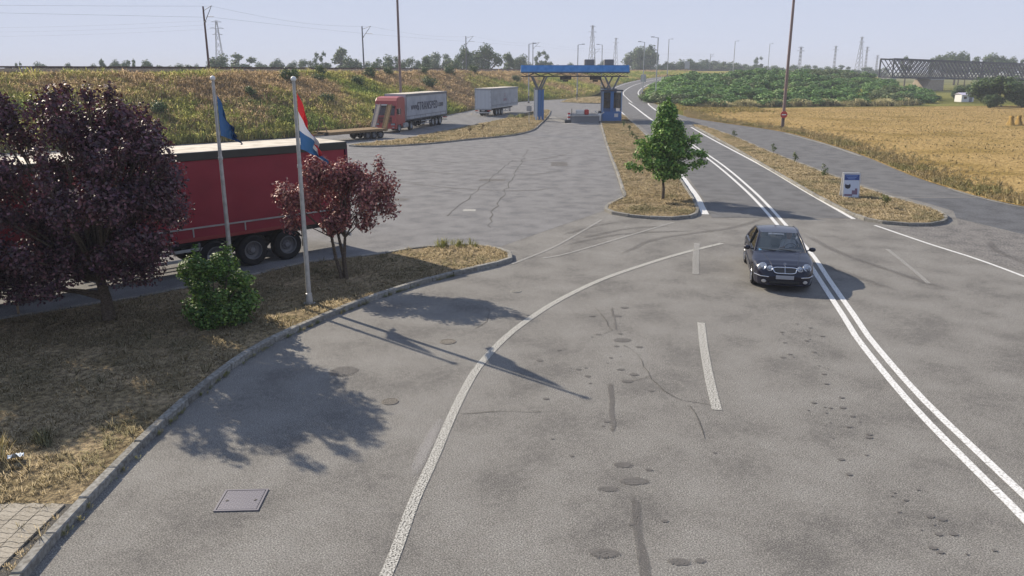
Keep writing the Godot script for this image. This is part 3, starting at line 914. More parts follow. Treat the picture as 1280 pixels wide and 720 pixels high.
func build_road_bank() -> void:
	var o := struct("road_bank")
	o.set_meta("label", "planted bank below the climbing road")
	var mb := MB.new()
	var rows := []
	for i in 81:
		var t := i / 80.0 * 8
		var a := cr(BTOE, t); var b := cr(BCREST, t); var c := cr(BBACK, t)
		rows.append([a, a.lerp(b, 0.33), a.lerp(b, 0.66), b, b.lerp(c, 0.5), c - Vector3(0, 0.06, 0)])
	mb.grid(rows, Vector3(70, -900, -200))
	part("slope", mb, M.slope, o)
	var protos := []
	for k in 5:
		var q := thing("bank_bush", "", "bush")
		var m := MB.new()
		var cc := []
		for j in 11: cc.append([Vector3(rng.randf_range(-1.2, 1.2), rng.randf_range(0.5, 1.7), rng.randf_range(-1.2, 1.2)), Vector3.ONE * rng.randf_range(0.45, 0.85)])
		var g := [Color(0.075, 0.165, 0.04), Color(0.115, 0.22, 0.055), Color(0.17, 0.28, 0.08)]
		if k == 4: g = [Color(0.13, 0.26, 0.04), Color(0.19, 0.33, 0.065)]
		if k == 3: g = [Color(0.08, 0.13, 0.045), Color(0.125, 0.17, 0.065), Color(0.19, 0.22, 0.10)]
		leaves(m, cc, 2000, 0.27, g)
		part("foliage", m, M.leaf, q)
		var st := MB.new()
		for j in 6: st.tube([Vector3(0, -0.2, 0), Vector3(rng.randf_range(-0.4, 0.4), 0.6, rng.randf_range(-0.4, 0.4)), cc[j][0]], [0.08, 0.05, 0.02], 5)
		part("stem", st, M.bark, q)
		protos.append(q)
	var n := 0
	for i in 184:
		var t: float
		var f: float
		t = 0.9 + 5.5 * (i % 23) / 22.0 + rng.randf_range(-0.35, 0.35)
		f = 0.08 + 0.14 * (i / 23) + rng.randf_range(-0.11, 0.11)
		if t < 2.2 and f < 0.22: f += 0.2
		var p := cr(BTOE, t).lerp(cr(BCREST, t), f)
		var s := rng.randf_range(1.1, 1.6) * (0.7 if t < 1.6 else 1.0)
		var xf := Transform3D(Basis(Vector3.UP, rng.randf() * TAU).scaled(Vector3(s * 1.45, s * rng.randf_range(0.58, 0.9), s * 1.45)), p - Vector3(0, 0.1, 0))
		var b: Node3D
		if n < 5: b = protos[n]
		else:
			var k := 4 if (t < 2.6 and rng.randf() < 0.5) else rng.randi() % 4
			b = copy(protos[k], "bank_bush", Vector3.ZERO)
		b.transform = xf
		meta(b, "dense green bush in the thicket covering the road bank", "bush", "bushes covering the road bank")
		n += 1
	# pale reeds and dry scrub at the foot of the bank
	var xs := []; var cs := []
	for i in 4200:
		var t := rng.randf_range(2.3, 5.4)
		var p := cr(BTOE, t) + Vector3(rng.randf_range(-1, 1), 0.0, absf(rng.randfn(0, 1.4)) + 0.3)
		var clump := 0.6 + 0.6 * absf(sin(p.x * 0.55))
		var h := rng.randf_range(0.6, 1.25) * clump
		xs.append(Transform3D(Basis(Vector3.UP, rng.randf() * TAU).scaled(Vector3(h, h, h)), p))
		cs.append(Color(0.34, 0.33, 0.16).lerp(Color(0.52, 0.46, 0.27), rng.randf()))
	meta(swarm("dry_scrub", weed_mesh(97).mesh(M.grass), xs, cs), "pale dry scrub along the foot of the bushy bank", "scrub", "", "stuff")
	# dry grass between the road bend and the bushes
	var xs2 := []; var cs2 := []
	for i in 5200:
		var t := rng.randf_range(0.2, 3.2)
		var p := cr(BTOE, t).lerp(cr(BCREST, t), rng.randf_range(-0.35, 0.5))
		if t > 1.9: p.z += rng.randf_range(0, 4.0)
		if p.x < 29.5 + (0.0 if p.z < -150 else (p.z + 150) * -0.12): continue
		p.y = maxf(p.y - 0.05, -0.04)
		var h := rng.randf_range(0.2, 0.5)
		xs2.append(Transform3D(Basis(Vector3.UP, rng.randf() * TAU).scaled(Vector3(h * 1.4, h, h * 1.4)), p))
		cs2.append(Color(0.38, 0.28, 0.12).lerp(Color(0.30, 0.28, 0.10), rng.randf()))
	meta(swarm("bank_grass", tuft_mesh(12, 0.6, 0.7, 0.04, 98).mesh(M.grass), xs2, cs2), "dry yellow grass beside the bend of the road", "grass", "", "stuff")

# ---------------------------------------------------------------- markings, cracks and stains
func build_markings() -> void:
	var road: Node = get_node("road")
	var y := 0.008
	ribbon(smooth(va([18.03, -134.4, 15.75, -105.7, 14.6, -91.2, 12.6, -67, 11.15, -52.8, 10.4, -46.3]), 1.5), 0.22, y, M.paint, "edge_line", road, 0.26)
	ribbon(smooth(va([10.4, -46.3, 9.84, -41.5, 9.4, -38.7, 9.05, -36.4]), 0.5), 0.26, y, M.paint, "edge_line", road, 0.34)
	var dl := va([24.3, -168, 22.3, -145, 20.7, -128, 19.2, -111, 17.6, -90, 16.3, -73])
	ribbon(smooth(dl, 2.0), 0.3, y, M.paint, "centre_line", road)
	ribbon(smooth(va([16.13, -73, 15.5, -66.3, 14.37, -54.6, 12.81, -41.7, 11.5, -33.3, 10.58, -27.7, 9.91, -24.5, 9.05, -20.4, 8.66, -18.6, 8.14, -15.3, 7.88, -12.8, 7.71, -10.5, 7.57, -9.2, 7.3, -5]), 1.0), 0.16, y, M.paint, "double_line", road)
	ribbon(smooth(va([16.45, -73, 15.9, -66.3, 14.82, -54.6, 13.2, -41.7, 11.86, -33.3, 10.92, -27.7, 10.22, -24.5, 9.36, -20.4, 8.98, -18.6, 8.47, -15.3, 8.24, -12.8, 8.08, -10.5, 7.96, -9.2, 7.7, -5]), 1.0), 0.16, y, M.paint, "double_line", road)
	ribbon(smooth(va([28, -166, 26.82, -158, 23.41, -128]), 2.0), 0.3, y, M.paint, "edge_line", road)
	ribbon(smooth(va([21.25, -95, 19.6, -78.2, 17.5, -54.1, 16.3, -43.2, 15.5, -35.2]), 1.0), 0.2, y, M.paint, "edge_line", road)
	ribbon(smooth(va([15.78, -33.7, 16.2, -29.9, 16.6, -27.4, 16.75, -24.5, 16.6, -18]), 1.0), 0.13, y + 0.002, M.paint, "edge_line", road)
	ribbon(smooth(va([14.15, -29, 13.6, -26, 13.18, -24]), 1.0), 0.14, y, M.faint, "faded_line", road)
	ribbon(smooth(va([-2.0, -5, -1.8, -8.0, -1.65, -9.4, -1.59, -10.2, -1.52, -11.1, -1.37, -12.3, -1.2, -13.9, -0.99, -15.5, -0.73, -16.9, -0.2, -18.7, 0.43, -20.25, 1.41, -22.2, 2.82, -24.4, 4.4, -26.3, 6.18, -28.2, 8.18, -30]), 0.4), 0.17, y, M.worn, "guide_line", road, 0.2)
	grain_ribbon(smooth(va([-1.66, -11.6, -1.54, -12.8, -1.36, -14.2]), 0.4), 0.3, y - 0.004, M.scrub, "ghost_line", road)
	ribbon(smooth(va([5.05, -20.0, 4.64, -17.9, 4.27, -15.75, 4.07, -14.4]), 0.4), 0.2, y, M.worn, "lane_dash", road)
	ribbon(smooth(va([7.21, -30, 6.69, -27.9, 6.08, -25.2]), 0.4), 0.22, y, M.faint, "lane_dash", road)
	ribbon(smooth(va([1.09, -27.5, 1.91, -28.1, 3.78, -30.3, 7.17, -34.4]), 0.4), 0.13, y, M.faint, "faded_line", road)
	ribbon(smooth(va([0.0, -26.6, 1.52, -29.2, 4.04, -35]), 0.4), 0.12, y, M.faint, "faded_line", road)
	ribbon(smooth(va([5.6, -117, 7.0, -101]), 1.0), 1.1, y, M.faint, "faded_line", road)
	# white square marking on the parking surface
	sheet(pv([-2.35, -37.8, -1.75, -37.8, -1.75, -37.25, -2.35, -37.25]), y, M.worn, "paint_patch", road)
	# sealed cracks
	var cracks := [[1.36, -67.7, 0.27, -52.4, -0.52, -42, -0.94, -36.4, -0.99, -33.1], [0.0, -59.6, -1.84, -45, -2.96, -36], [2.75, -18.2, 3.0, -17.3, 3.05, -16.2, 3.2, -15.4, 3.6, -14.8], [2.35, -21.5, 2.45, -20.6, 2.6, -19.4], [-6, -46, -3, -47.5, 1, -47], [3.55, -14.6, 3.6, -13.8, 3.5, -13.1], [3.6, -14.8, 4.1, -14.6], [-1, -14.2, -0.2, -14.35, 0.6, -14.3], [2.6, -19.4, 2.3, -19.0], [-0.95, -19.5, -0.6, -20.6, -0.75, -21.5], [3.05, -16.2, 2.6, -15.9]]
	for i in cracks.size():
		ribbon(wobble(smooth(va(cracks[i]), 0.35 if i > 1 else 0.8), 0.05 if i > 1 else 0.12), 0.014 if i > 1 else 0.05, y - 0.0005, M.tar, "crack", road, -1.0, 0.6)
	# oil stains, tyre rubber, patches
	var st := [[2.0, -11.6, 0.28, 0.16], [1.9, -12.15, 0.2, 0.12], [1.55, -11.35, 0.2, 0.1], [2.75, -18.6, 0.26, 0.18], [3.1, -18.1, 0.1, 0.08], [2.5, -15.9, 0.16, 0.1], [2.7, -16.3, 0.12, 0.09], [2.45, -16.6, 0.1, 0.06], [1.3, -9.6, 0.25, 0.14], [2.9, -20.6, 0.12, 0.1], [3.2, -21.4, 0.14, 0.1], [2.2, -20.6, 0.12, 0.06], [2.3, -9.4, 0.18, 0.1]]
	for q in st: grain_blob(Vector2(q[0], q[1]), q[2] * 1.15, q[3] * 1.15, y - 0.003 + rng.randf() * 0.0015, M.stain2 if q[2] > 0.15 else M.stain, "oil_stain", road)
	for i in 56:
		var t := rng.randf()
		var p := Vector2(lerpf(7.2, 6.0, t) + rng.randfn(0, 0.32), lerpf(-20, -9, t))
		var r := rng.randf_range(0.01, 0.045)
		grain_blob(p, r * 2.0, r * 1.5, y - 0.002 + rng.randf() * 0.001, M.stain, "oil_spot", road)
	for i in 32:
		var p := Vector2(rng.randfn(2.0, 0.7), rng.randf_range(-20, -8.5))
		var r := rng.randf_range(0.015, 0.06)
		grain_blob(p, r * 1.8, r * 1.4, y - 0.0045 + rng.randf() * 0.001, M.stain, "oil_spot", road)
	grain_ribbon(wobble(smooth(va([2.15, -16, 2.0, -14.5, 1.88, -13.2]), 0.3), 0.02), 0.20, y - 0.0042, M.stain2, "oil_streak", road, 0.12)
	grain_ribbon(wobble(smooth(va([1.95, -11.4, 1.85, -10, 1.75, -8.6]), 0.3), 0.02), 0.2, y - 0.0042, M.stain2, "oil_streak", road, 0.26, 0.75)
	grain_ribbon(wobble(smooth(va([2.85, -21.6, 2.75, -20, 2.7, -19.2]), 0.3), 0.02), 0.08, y - 0.0042, M.stain2, "oil_streak", road, 0.08)
	grain_blob(Vector2(-3.78, -16.5), 0.42, 0.42, y - 0.004, M.stain2, "patched_spot", road)
	# tyre tracks: faint bands polished or darkened by turning wheels
	var tracks := [[3.0, -26.5, 6.0, -31, 9.8, -33.5, 12.5, -37], [1.6, -29.2, 4.5, -31.8, 8.5, -32.6], [2.4, -30.6, 5.0, -33.0, 7.5, -33.7], [1.8, -31.2, 3.6, -33.6, 5.2, -34.9], [12.2, -22, 10.4, -28, 10.2, -33], [13.8, -22, 12.2, -28, 12.0, -33], [19.4, -31.2, 18.2, -29, 17.9, -24], [21.5, -29, 19.5, -27.5, 18.6, -22], [-9, -62, -4, -58, 2, -60, 6, -68], [-12, -52, -5, -46, 1, -44, 4.2, -48], [-11, -57, -5, -52, 1, -51, 5, -56], [13, -18, 12.2, -13, 12.6, -8], [18.4, -26, 15, -20, 13.5, -14]]
	for i in tracks.size():
		grain_ribbon(wobble(smooth(va(tracks[i]), 0.6), 0.03), 0.5, y - 0.0036 + i * 0.00003, M.track, "tyre_track", road, 0.55, 0.72 if i < 11 else 0.62)
	# cut and refilled patches
	for q in [[-1.2, -48.4, 1.6, 1.1, 0.1], [-6.5, -41, 2.2, 0.9, 0.3], [3.4, -57, 1.2, 2.6, 0.05], [12.9, -14.5, 0.9, 2.2, 0.12]]:
		var pp := PackedVector2Array()
		for k in [[-1, -1], [1, -1], [1, 1], [-1, 1]]: pp.append(Vector2(q[0], q[1]) + Vector2(k[0] * q[2] * 0.5, k[1] * q[3] * 0.5).rotated(q[4]))
		sheet(pp, y - 0.0044, M.track, "asphalt_patch", road)
	# skid marks on the parking surface
	for q in [[-5.6, -55, -4.2, -54.2], [-7, -48, -5.4, -47], [-4, -44, -2.6, -43.2]]:
		grain_ribbon(smooth(va(q), 0.25), 0.3, y - 0.004, M.stain2, "skid_mark", road, 0.15)
	# small round covers and a chequered steel hatch
	var spots := [[-2.48, -14.82, 0.17], [-1.59, -18.49, 0.2], [0.12, -23.12, 0.17]]
	for i in 3:
		var q = spots[i]
		var t := thing("manhole_cover", ["small round iron cover near the middle of the forecourt", "round worn iron cover beside the curved guide line", "small pale round cover near the tip of the verge"][i], "manhole", Vector3(q[0], 0, q[1]), 0.3 * i, "round covers in the forecourt")
		var a := MB.new()
		a.lathe([[0.0, 0.006], [q[2] * 0.82, 0.006], [q[2] * 0.82, 0.0]], Vector3.ZERO, Basis.IDENTITY, 20)
		for k in 5: a.box(Vector3((k - 2) * q[2] * 0.3, 0.008, 0), Vector3(0.03, 0.006, q[2] * (1.4 - 0.25 * absf(k - 2))))
		part("lid", a, M.kerb[1] if i == 2 else M.cover, t)
		var b := MB.new()
		b.lathe([[q[2] * 0.86, 0.0], [q[2] * 0.86, 0.009], [q[2], 0.009], [q[2] * 1.04, 0.0]], Vector3.ZERO, Basis.IDENTITY, 20)
		part("ring", b, M.kerb[0] if i == 2 else M.cover, t)
	var ht := thing("steel_hatch", "chequered rectangular steel hatch set in the near asphalt", "hatch", Vector3(-4.24, 0, -11.0), 0.045)
	var p1 := MB.new()
	p1.box(Vector3(0, 0.006, 0), Vector3(0.60, 0.012, 0.56), Basis.IDENTITY, 0.003)
	part("plate", p1, M.hatch, ht)
	var p2 := MB.new()
	for i in 15:
		for j in 13:
			p2.box(Vector3((i - 7) * 0.039, 0.0135, (j - 6) * 0.042), Vector3(0.032, 0.004, 0.008), Basis(Vector3.UP, 0.785 if (i + j) % 2 else -0.785))
	part("tread_pattern", p2, M.hatch2, ht)
	var p3 := MB.new()
	for s in [-1, 1]:
		p3.box(Vector3(s * 0.325, 0.008, 0), Vector3(0.03, 0.016, 0.64)); p3.box(Vector3(0, 0.0075, s * 0.305), Vector3(0.62, 0.015, 0.03))
	part("frame", p3, M.hatch, ht)
	for s in [-1, 1]:
		var h := MB.new()
		h.box(Vector3(s * 0.22, 0.0165, 0.02), Vector3(0.05, 0.004, 0.018), Basis(Vector3.UP, 0.5)); h.box(Vector3(s * 0.22, 0.0172, 0.02), Vector3(0.018, 0.004, 0.05), Basis(Vector3.UP, 0.3))
		part("lifting_hole", h, M.black, ht)
	# wave-shaped pavers at the foot of the camera mast
	var pav := struct("pavement")
	pav.set_meta("label", "grey wave shaped paving stones beside the kerb")
	sheet(pv([-6.72, -10.72, -12, -10.9, -12, -7.6, -6.55, -7.6]), 0.108, M.joint, "joint_sand", pav)
	var shapes := []
	for k in 3:
		var w := MB.new()
		var top := []; var bot := []
		for i in 13:
			var x := -0.135 + 0.27 * i / 12.0
			var o := 0.022 * (absf(fmod(i / 12.0 * 2.0 + 0.5, 2.0) - 1.0) * 2.0 - 1.0)
			top.append(Vector2(x, 0.052 + o)); bot.append(Vector2(x, -0.052 + o))
		bot.reverse()
		w.prism(PackedVector2Array(top + bot), 0.0, 0.032)
		shapes.append(w.mesh(M.paver[k]))
	for r in 27:
		for c2 in 11:
			var x := -6.95 - c2 * 0.284 + (r % 2) * 0.0
			var z := -10.62 + r * 0.114
			if x + 0.135 > -6.60 + (z + 10.7) * 0.06: continue
			if x < -7.35 and x > -8.6 and z > -9.95 and z < -9.2: continue
			put("paver", shapes[rng.randi() % 3], pav, Transform3D(Basis(Vector3.UP, rng.randf_range(-0.012, 0.012)), Vector3(x, 0.106 + rng.randf_range(-0.004, 0.004), z)))
	var hatch := thing("concrete_hatch", "concrete slab in a steel frame among the paving stones", "hatch", Vector3(-7.97, 0.108, -9.58))
	var hs := MB.new()
	hs.box(Vector3(0, 0.015, 0), Vector3(1.08, 0.03, 0.62), Basis.IDENTITY, 0.005)
	part("slab", hs, M.concrete, hatch)
	var hf := MB.new()
	for s in [-1, 1]:
		hf.box(Vector3(s * 0.575, 0.018, 0), Vector3(0.06, 0.036, 0.74)); hf.box(Vector3(0, 0.0175, s * 0.345), Vector3(1.08, 0.035, 0.05))
	part("frame", hf, M.steel, hatch)

# ---------------------------------------------------------------- plants of the verge and islands
func tree(called: String, label: String, at: Vector3, trunk_r: float, fork: float, lobes: Array, n: int, size: float, cols: Array, m: Material, stems := 1, shell := 0.45, lng := 1.0, group := "", base_lean := Vector3.ZERO) -> Node3D:
	var o := thing(called, label, "tree", at, 0.0, group)
	var tr := MB.new()
	var tops := []
	for s in stems:
		var a := TAU * s / stems + 0.6
		var foot := Vector3(cos(a), 0, sin(a)) * (0.09 if stems > 1 else 0.0)
		var top := foot * (2.4 if stems > 1 else 1.0) + Vector3(rng.randf_range(-0.08, 0.08), fork, rng.randf_range(-0.08, 0.08)) + base_lean
		tr.tube([foot - Vector3(0, 0.15, 0), foot + Vector3(0, 0.08, 0), foot.lerp(top, 0.5) + Vector3(rng.randf_range(-0.04, 0.04), 0, rng.randf_range(-0.04, 0.04)), top], [trunk_r * 1.5, trunk_r * 1.1, trunk_r * 0.9, trunk_r * 0.75], 9)
		tops.append(top)
	part("trunk", tr, M.bark, o)
	for i in lobes.size():
		var s: Vector3 = tops[i % stems]
		var e: Vector3 = lobes[i][0]
		if e.y < s.y + 0.1: s.y = maxf(0.5 * fork, e.y - 0.4)
		var b := MB.new()
		var mid := s.lerp(e, 0.5) + Vector3(rng.randf_range(-0.1, 0.1), rng.randf_range(0.0, 0.2), rng.randf_range(-0.1, 0.1))
		b.tube([s, mid, e], [trunk_r * 0.4, trunk_r * 0.2, trunk_r * 0.08], 6)
		for k in 3:
			var d: Vector3 = Vector3(rng.randfn(), rng.randfn(), rng.randfn()).normalized() * lobes[i][1] * 0.8
			b.tube([e.lerp(mid, 0.3), e + d], [trunk_r * 0.14, trunk_r * 0.05], 4, false)
		part("branch", b, M.bark, o)
	var cr2 := MB.new()
	leaves(cr2, lobes, n, size, cols, shell, 0.35, lng)
	part("crown", cr2, m, o)
	return o

func lobes_in(center: Vector3, rad: Vector3, n: int, rmin: float, rmax: float) -> Array:
	var o := []
	while o.size() < n:
		var d := Vector3(rng.randf_range(-1, 1), rng.randf_range(-1, 1), rng.randf_range(-1, 1))
		if d.length() > 1.0: continue
		o.append([center + d * rad, Vector3.ONE * rng.randf_range(rmin, rmax)])
	return o

func build_left_plants() -> void:
	var plum := [Color(0.075, 0.034, 0.052), Color(0.11, 0.05, 0.068), Color(0.05, 0.03, 0.045), Color(0.18, 0.09, 0.105), Color(0.08, 0.055, 0.055)]
	var lb := lobes_in(Vector3(0.0, 3.5, 0.6), Vector3(2.25, 2.25, 2.1), 60, 0.32, 0.66)
	lb.append([Vector3(2.2, 4.6, 1.2), Vector3(0.55, 0.5, 0.55)]); lb.append([Vector3(1.9, 3.4, 0.8), Vector3(0.6, 0.7, 0.6)])
	lb.append([Vector3(1.7, 2.2, 0.6), Vector3(0.6, 0.6, 0.6)]); lb.append([Vector3(-0.3, 5.55, 0.7), Vector3(0.6, 0.5, 0.6)])
	lb.append([Vector3(-1.3, 1.7, 0.6), Vector3(0.8, 0.7, 0.7)]); lb.append([Vector3(1.2, 1.5, 0.3), Vector3(0.6, 0.55, 0.5)]); lb.append([Vector3(-2.1, 1.4, 0.3), Vector3(0.7, 0.6, 0.6)]); lb.append([Vector3(-0.5, 1.6, 0.9), Vector3(0.6, 0.5, 0.6)]); lb.append([Vector3(0.5, 1.5, -0.6), Vector3(0.7, 0.5, 0.6)]); for q in [[-0.9, 1.15, 1.1], [-1.7, 1.0, 0.8], [-2.4, 1.1, 0.5], [0.9, 1.5, 0.9]]: lb.append([Vector3(q[0], q[1], q[2]), Vector3(0.5, 0.38, 0.45)])
	for i in 22:
		var a := rng.randf() * TAU
		var hh := rng.randf_range(0.25, 1.0)
		lb.append([Vector3(cos(a) * 2.5 * sqrt(1.0 - hh * hh * 0.8), 3.4 + 2.45 * hh, 0.6 + sin(a) * 2.4 * sqrt(1.0 - hh * hh * 0.8)), Vector3(0.2, 0.34, 0.2)])
	tree("plum_tree", "large dark purple plum tree in front of the red lorry", Vector3(-10.75, 0.09, -20.0), 0.16, 1.1, lb, 50000, 0.098, plum, M.plum, 1, 0.5, 1.0, "purple plum trees")
	var lb2 := lobes_in(Vector3(0.2, 3.2, 0.3), Vector3(2.1, 2.1, 1.9), 36, 0.5, 0.85)
	tree("plum_tree", "dark purple plum tree cut off by the left edge of the picture", Vector3(-14.6, 0.09, -18.6), 0.15, 1.0, lb2, 30000, 0.1, plum, M.plum, 1, 0.5, 1.0, "purple plum trees")
	var red := [Color(0.25, 0.09, 0.085), Color(0.33, 0.13, 0.11), Color(0.17, 0.06, 0.065), Color(0.42, 0.2, 0.15), Color(0.13, 0.045, 0.055)]
	var lb3 := lobes_in(Vector3(-0.2, 2.7, 0.0), Vector3(1.45, 0.95, 1.15), 32, 0.28, 0.5)
	lb3.append([Vector3(1.45, 3.0, 0.1), Vector3(0.45, 0.5, 0.45)]); lb3.append([Vector3(1.5, 2.3, 0.2), Vector3(0.4, 0.4, 0.4)]); lb3.append([Vector3(-1.75, 2.7, 0), Vector3(0.4, 0.5, 0.4)])
	lb3.append([Vector3(1.25, 3.55, 0), Vector3(0.2, 0.4, 0.2)]); lb3.append([Vector3(0.8, 1.9, 0.2), Vector3(0.4, 0.35, 0.4)]); lb3.append([Vector3(-1.5, 1.9, 0.1), Vector3(0.4, 0.5, 0.4)])
	tree("plum_tree", "small reddish plum tree behind the striped flag", Vector3(-5.35, 0.09, -24.3), 0.06, 1.35, lb3, 12500, 0.1, red, M.plum, 3, 0.5, 1.0, "purple plum trees", Vector3(-0.15, 0, 0))
	# round green bush
	var bu := thing("round_bush", "round leafy green bush in front of the left flagpole", "bush", Vector3(-7.75, 0.09, -19.75))
	bu.scale = Vector3(1.16, 0.98, 1.16)
	var cc := []
	for i in 40:
		var a := rng.randf() * TAU
		var h := rng.randf_range(0.12, 1.65)
		var r := 0.72 * sqrt(maxf(0.02, 1.0 - pow((h - 0.85) / 0.95, 2.0))) * sqrt(rng.randf())
		cc.append([Vector3(cos(a) * r, h, sin(a) * r), Vector3.ONE * rng.randf_range(0.2, 0.34)])
	for i in 8: cc.append([Vector3(rng.randf_range(-0.4, 0.45), rng.randf_range(1.6, 1.95), rng.randf_range(-0.3, 0.3)), Vector3(0.08, 0.24, 0.08)])
	var bm := MB.new()
	leaves(bm, cc, 13500, 0.08, [Color(0.06, 0.13, 0.03), Color(0.10, 0.18, 0.04), Color(0.16, 0.25, 0.055), Color(0.045, 0.09, 0.025)], 0.4)
	part("foliage", bm, M.leaf, bu)
	var bs := MB.new()
	for i in 9: bs.tube([Vector3(rng.randf_range(-0.08, 0.08), -0.1, rng.randf_range(-0.08, 0.08)), cc[i][0] * Vector3(0.5, 0.5, 0.5), cc[i][0]], [0.03, 0.02, 0.01], 5)
	part("stem", bs, M.bark, bu)
	# the young tree on the island: a pointed crown of tiers
	var lb4 := []
	for i in 130:
		var h := 1.2 + 3.5 * pow(rng.randf(), 1.15)
		var r := 1.95 * pow(1.0 - (h - 1.2) / 3.8, 1.0) * (0.6 if h < 1.5 else 1.0)
		var a := rng.randf() * TAU
		var q := r * rng.randf_range(0.1, 0.92)
		lb4.append([Vector3(cos(a) * q, h + q * 0.12, sin(a) * q), Vector3(0.4, 0.27, 0.4) * rng.randf_range(0.7, 1.2)])
	for q in [[-1.75, 1.75, 0.2], [-1.3, 1.6, 0.1], [1.85, 1.9, 0.1], [1.45, 1.75, 0.2], [1.75, 2.35, -0.2], [1.5, 3.15, 0], [1.35, 3.0, 0.3], [-1.25, 2.9, 0.1], [-1.35, 2.2, 0.1], [1.9, 2.3, 0.1]]:
		lb4.append([Vector3(q[0], q[1], q[2]), Vector3(0.34, 0.2, 0.34)])
	for i in 8: lb4.append([Vector3(rng.randf_range(-0.06, 0.06), 4.1 + i * 0.14, rng.randf_range(-0.06, 0.06)), Vector3(0.27 - i * 0.028, 0.2, 0.27 - i * 0.028)])
	var gm := [Color(0.10, 0.21, 0.045), Color(0.15, 0.28, 0.06), Color(0.065, 0.15, 0.035), Color(0.24, 0.37, 0.08)]
	tree("young_tree", "young bright green pointed tree on the kerbed island", Vector3(7.8, 0.09, -40.4), 0.075, 1.1, lb4, 20000, 0.14, gm, M.leaf, 1, 0.5)
	# seedlings along the islands
	var sd := [[13.11, -93.7, 0.7], [12.31, -84.2, 0.75], [11.76, -78.2, 0.7], [11.36, -73, 0.75], [22.0, -79, 0.7], [20.55, -62.5, 0.85], [19.95, -56, 0.75], [19.0, -48, 0.95], [17.95, -37.6, 0.6], [-3.2, -87, 0.8], [-4.4, -83, 0.9]]
	var where := ["first dark seedling before the gate booth on the tree island", "second dark seedling after the gate booth on the tree island", "third dark seedling after the gate booth on the tree island", "dark seedling nearest the young tree on its island", "far small seedling on the island of the advertising board", "leafy seedling third from the advertising board", "thin seedling second from the advertising board", "dark leafy seedling right behind the advertising board", "low yellowish plant near the tip of the advertising island", "small dry shrub on the lorry island nearest the booth", "brown dry shrub near the kerb of the lorry island"]
	for i in sd.size():
		var q = sd[i]
		var t := thing("seedling", where[i], "plant", Vector3(q[0], 0.09, q[1]), 0.0, "seedlings on the islands")
		var st := MB.new()
		var h: float = q[2]
		st.tube([Vector3(0, -0.05, 0), Vector3(0.02, h * 0.5, 0.01), Vector3(0, h, 0)], [0.018, 0.014, 0.006], 5)
		part("stem", st, M.bark, t)
		var f := MB.new()
		var c3 := []
		for k in 6: c3.append([Vector3(rng.randf_range(-0.14, 0.14), h * rng.randf_range(0.35, 1.0), rng.randf_range(-0.14, 0.14)), Vector3.ONE * 0.13])
		var gc := [Color(0.08, 0.12, 0.045), Color(0.13, 0.16, 0.055)] if i != 8 else [Color(0.2, 0.2, 0.06), Color(0.13, 0.15, 0.05)]
		if i > 8: gc = [Color(0.2, 0.13, 0.06), Color(0.14, 0.12, 0.05)]
		leaves(f, c3, 120, 0.1, gc)
		part("foliage", f, M.leaf, t)
	# clumps of taller grass
	var cl := [[-8.75, -12.1, 0.55, "pale dry grass clump beside the scrap of paper", Color(0.5, 0.42, 0.22)], [-8.3, -12.75, 0.4, "grey green weed clump behind the scrap of paper", Color(0.2, 0.2, 0.12)], [-2.1, -29.0, 0.42, "yellow green grass clump at the far tip of the verge", Color(0.3, 0.3, 0.1)], [1.2, -112.5, 0.8, "broad pale green shrub on the far end of the lorry island", Color(0.3, 0.32, 0.15)]]
	for i in 4:
		var q = cl[i]
		var t := thing("grass_clump", q[3], "grass clump", Vector3(q[0], 0.09, q[1]))
		var nb := 5 if i < 2 else 14
		var m := MB.new()
		for k in nb:
			var tm := tuft_mesh(26, 0.5, 0.5, 0.02, 200 + i * 20 + k)
			var off := Vector3(rng.randf_range(-0.12, 0.12), 0, rng.randf_range(-0.12, 0.12)) if i < 2 else Vector3(rng.randf_range(-0.75, 0.75), 0, rng.randf_range(-0.25, 0.25)) * (1.0 if i == 2 else 2.4)
			var hh: float = q[2] * rng.randf_range(0.6, 1.0)
			for j in tm.v.size():
				m.v.append(tm.v[j] * Vector3(hh, hh, hh) + off); m.n.append(tm.n[j]); m.c.append(tm.c[j] * q[4])
		part("blades", m, M.grass, t)

# ---------------------------------------------------------------- vehicles
const SIDEWAYS := Basis(Vector3(0, 0, 1), Vector3(1, 0, 0), Vector3(0, 1, 0))   # a prism's plan becomes (z, y), its height runs along x

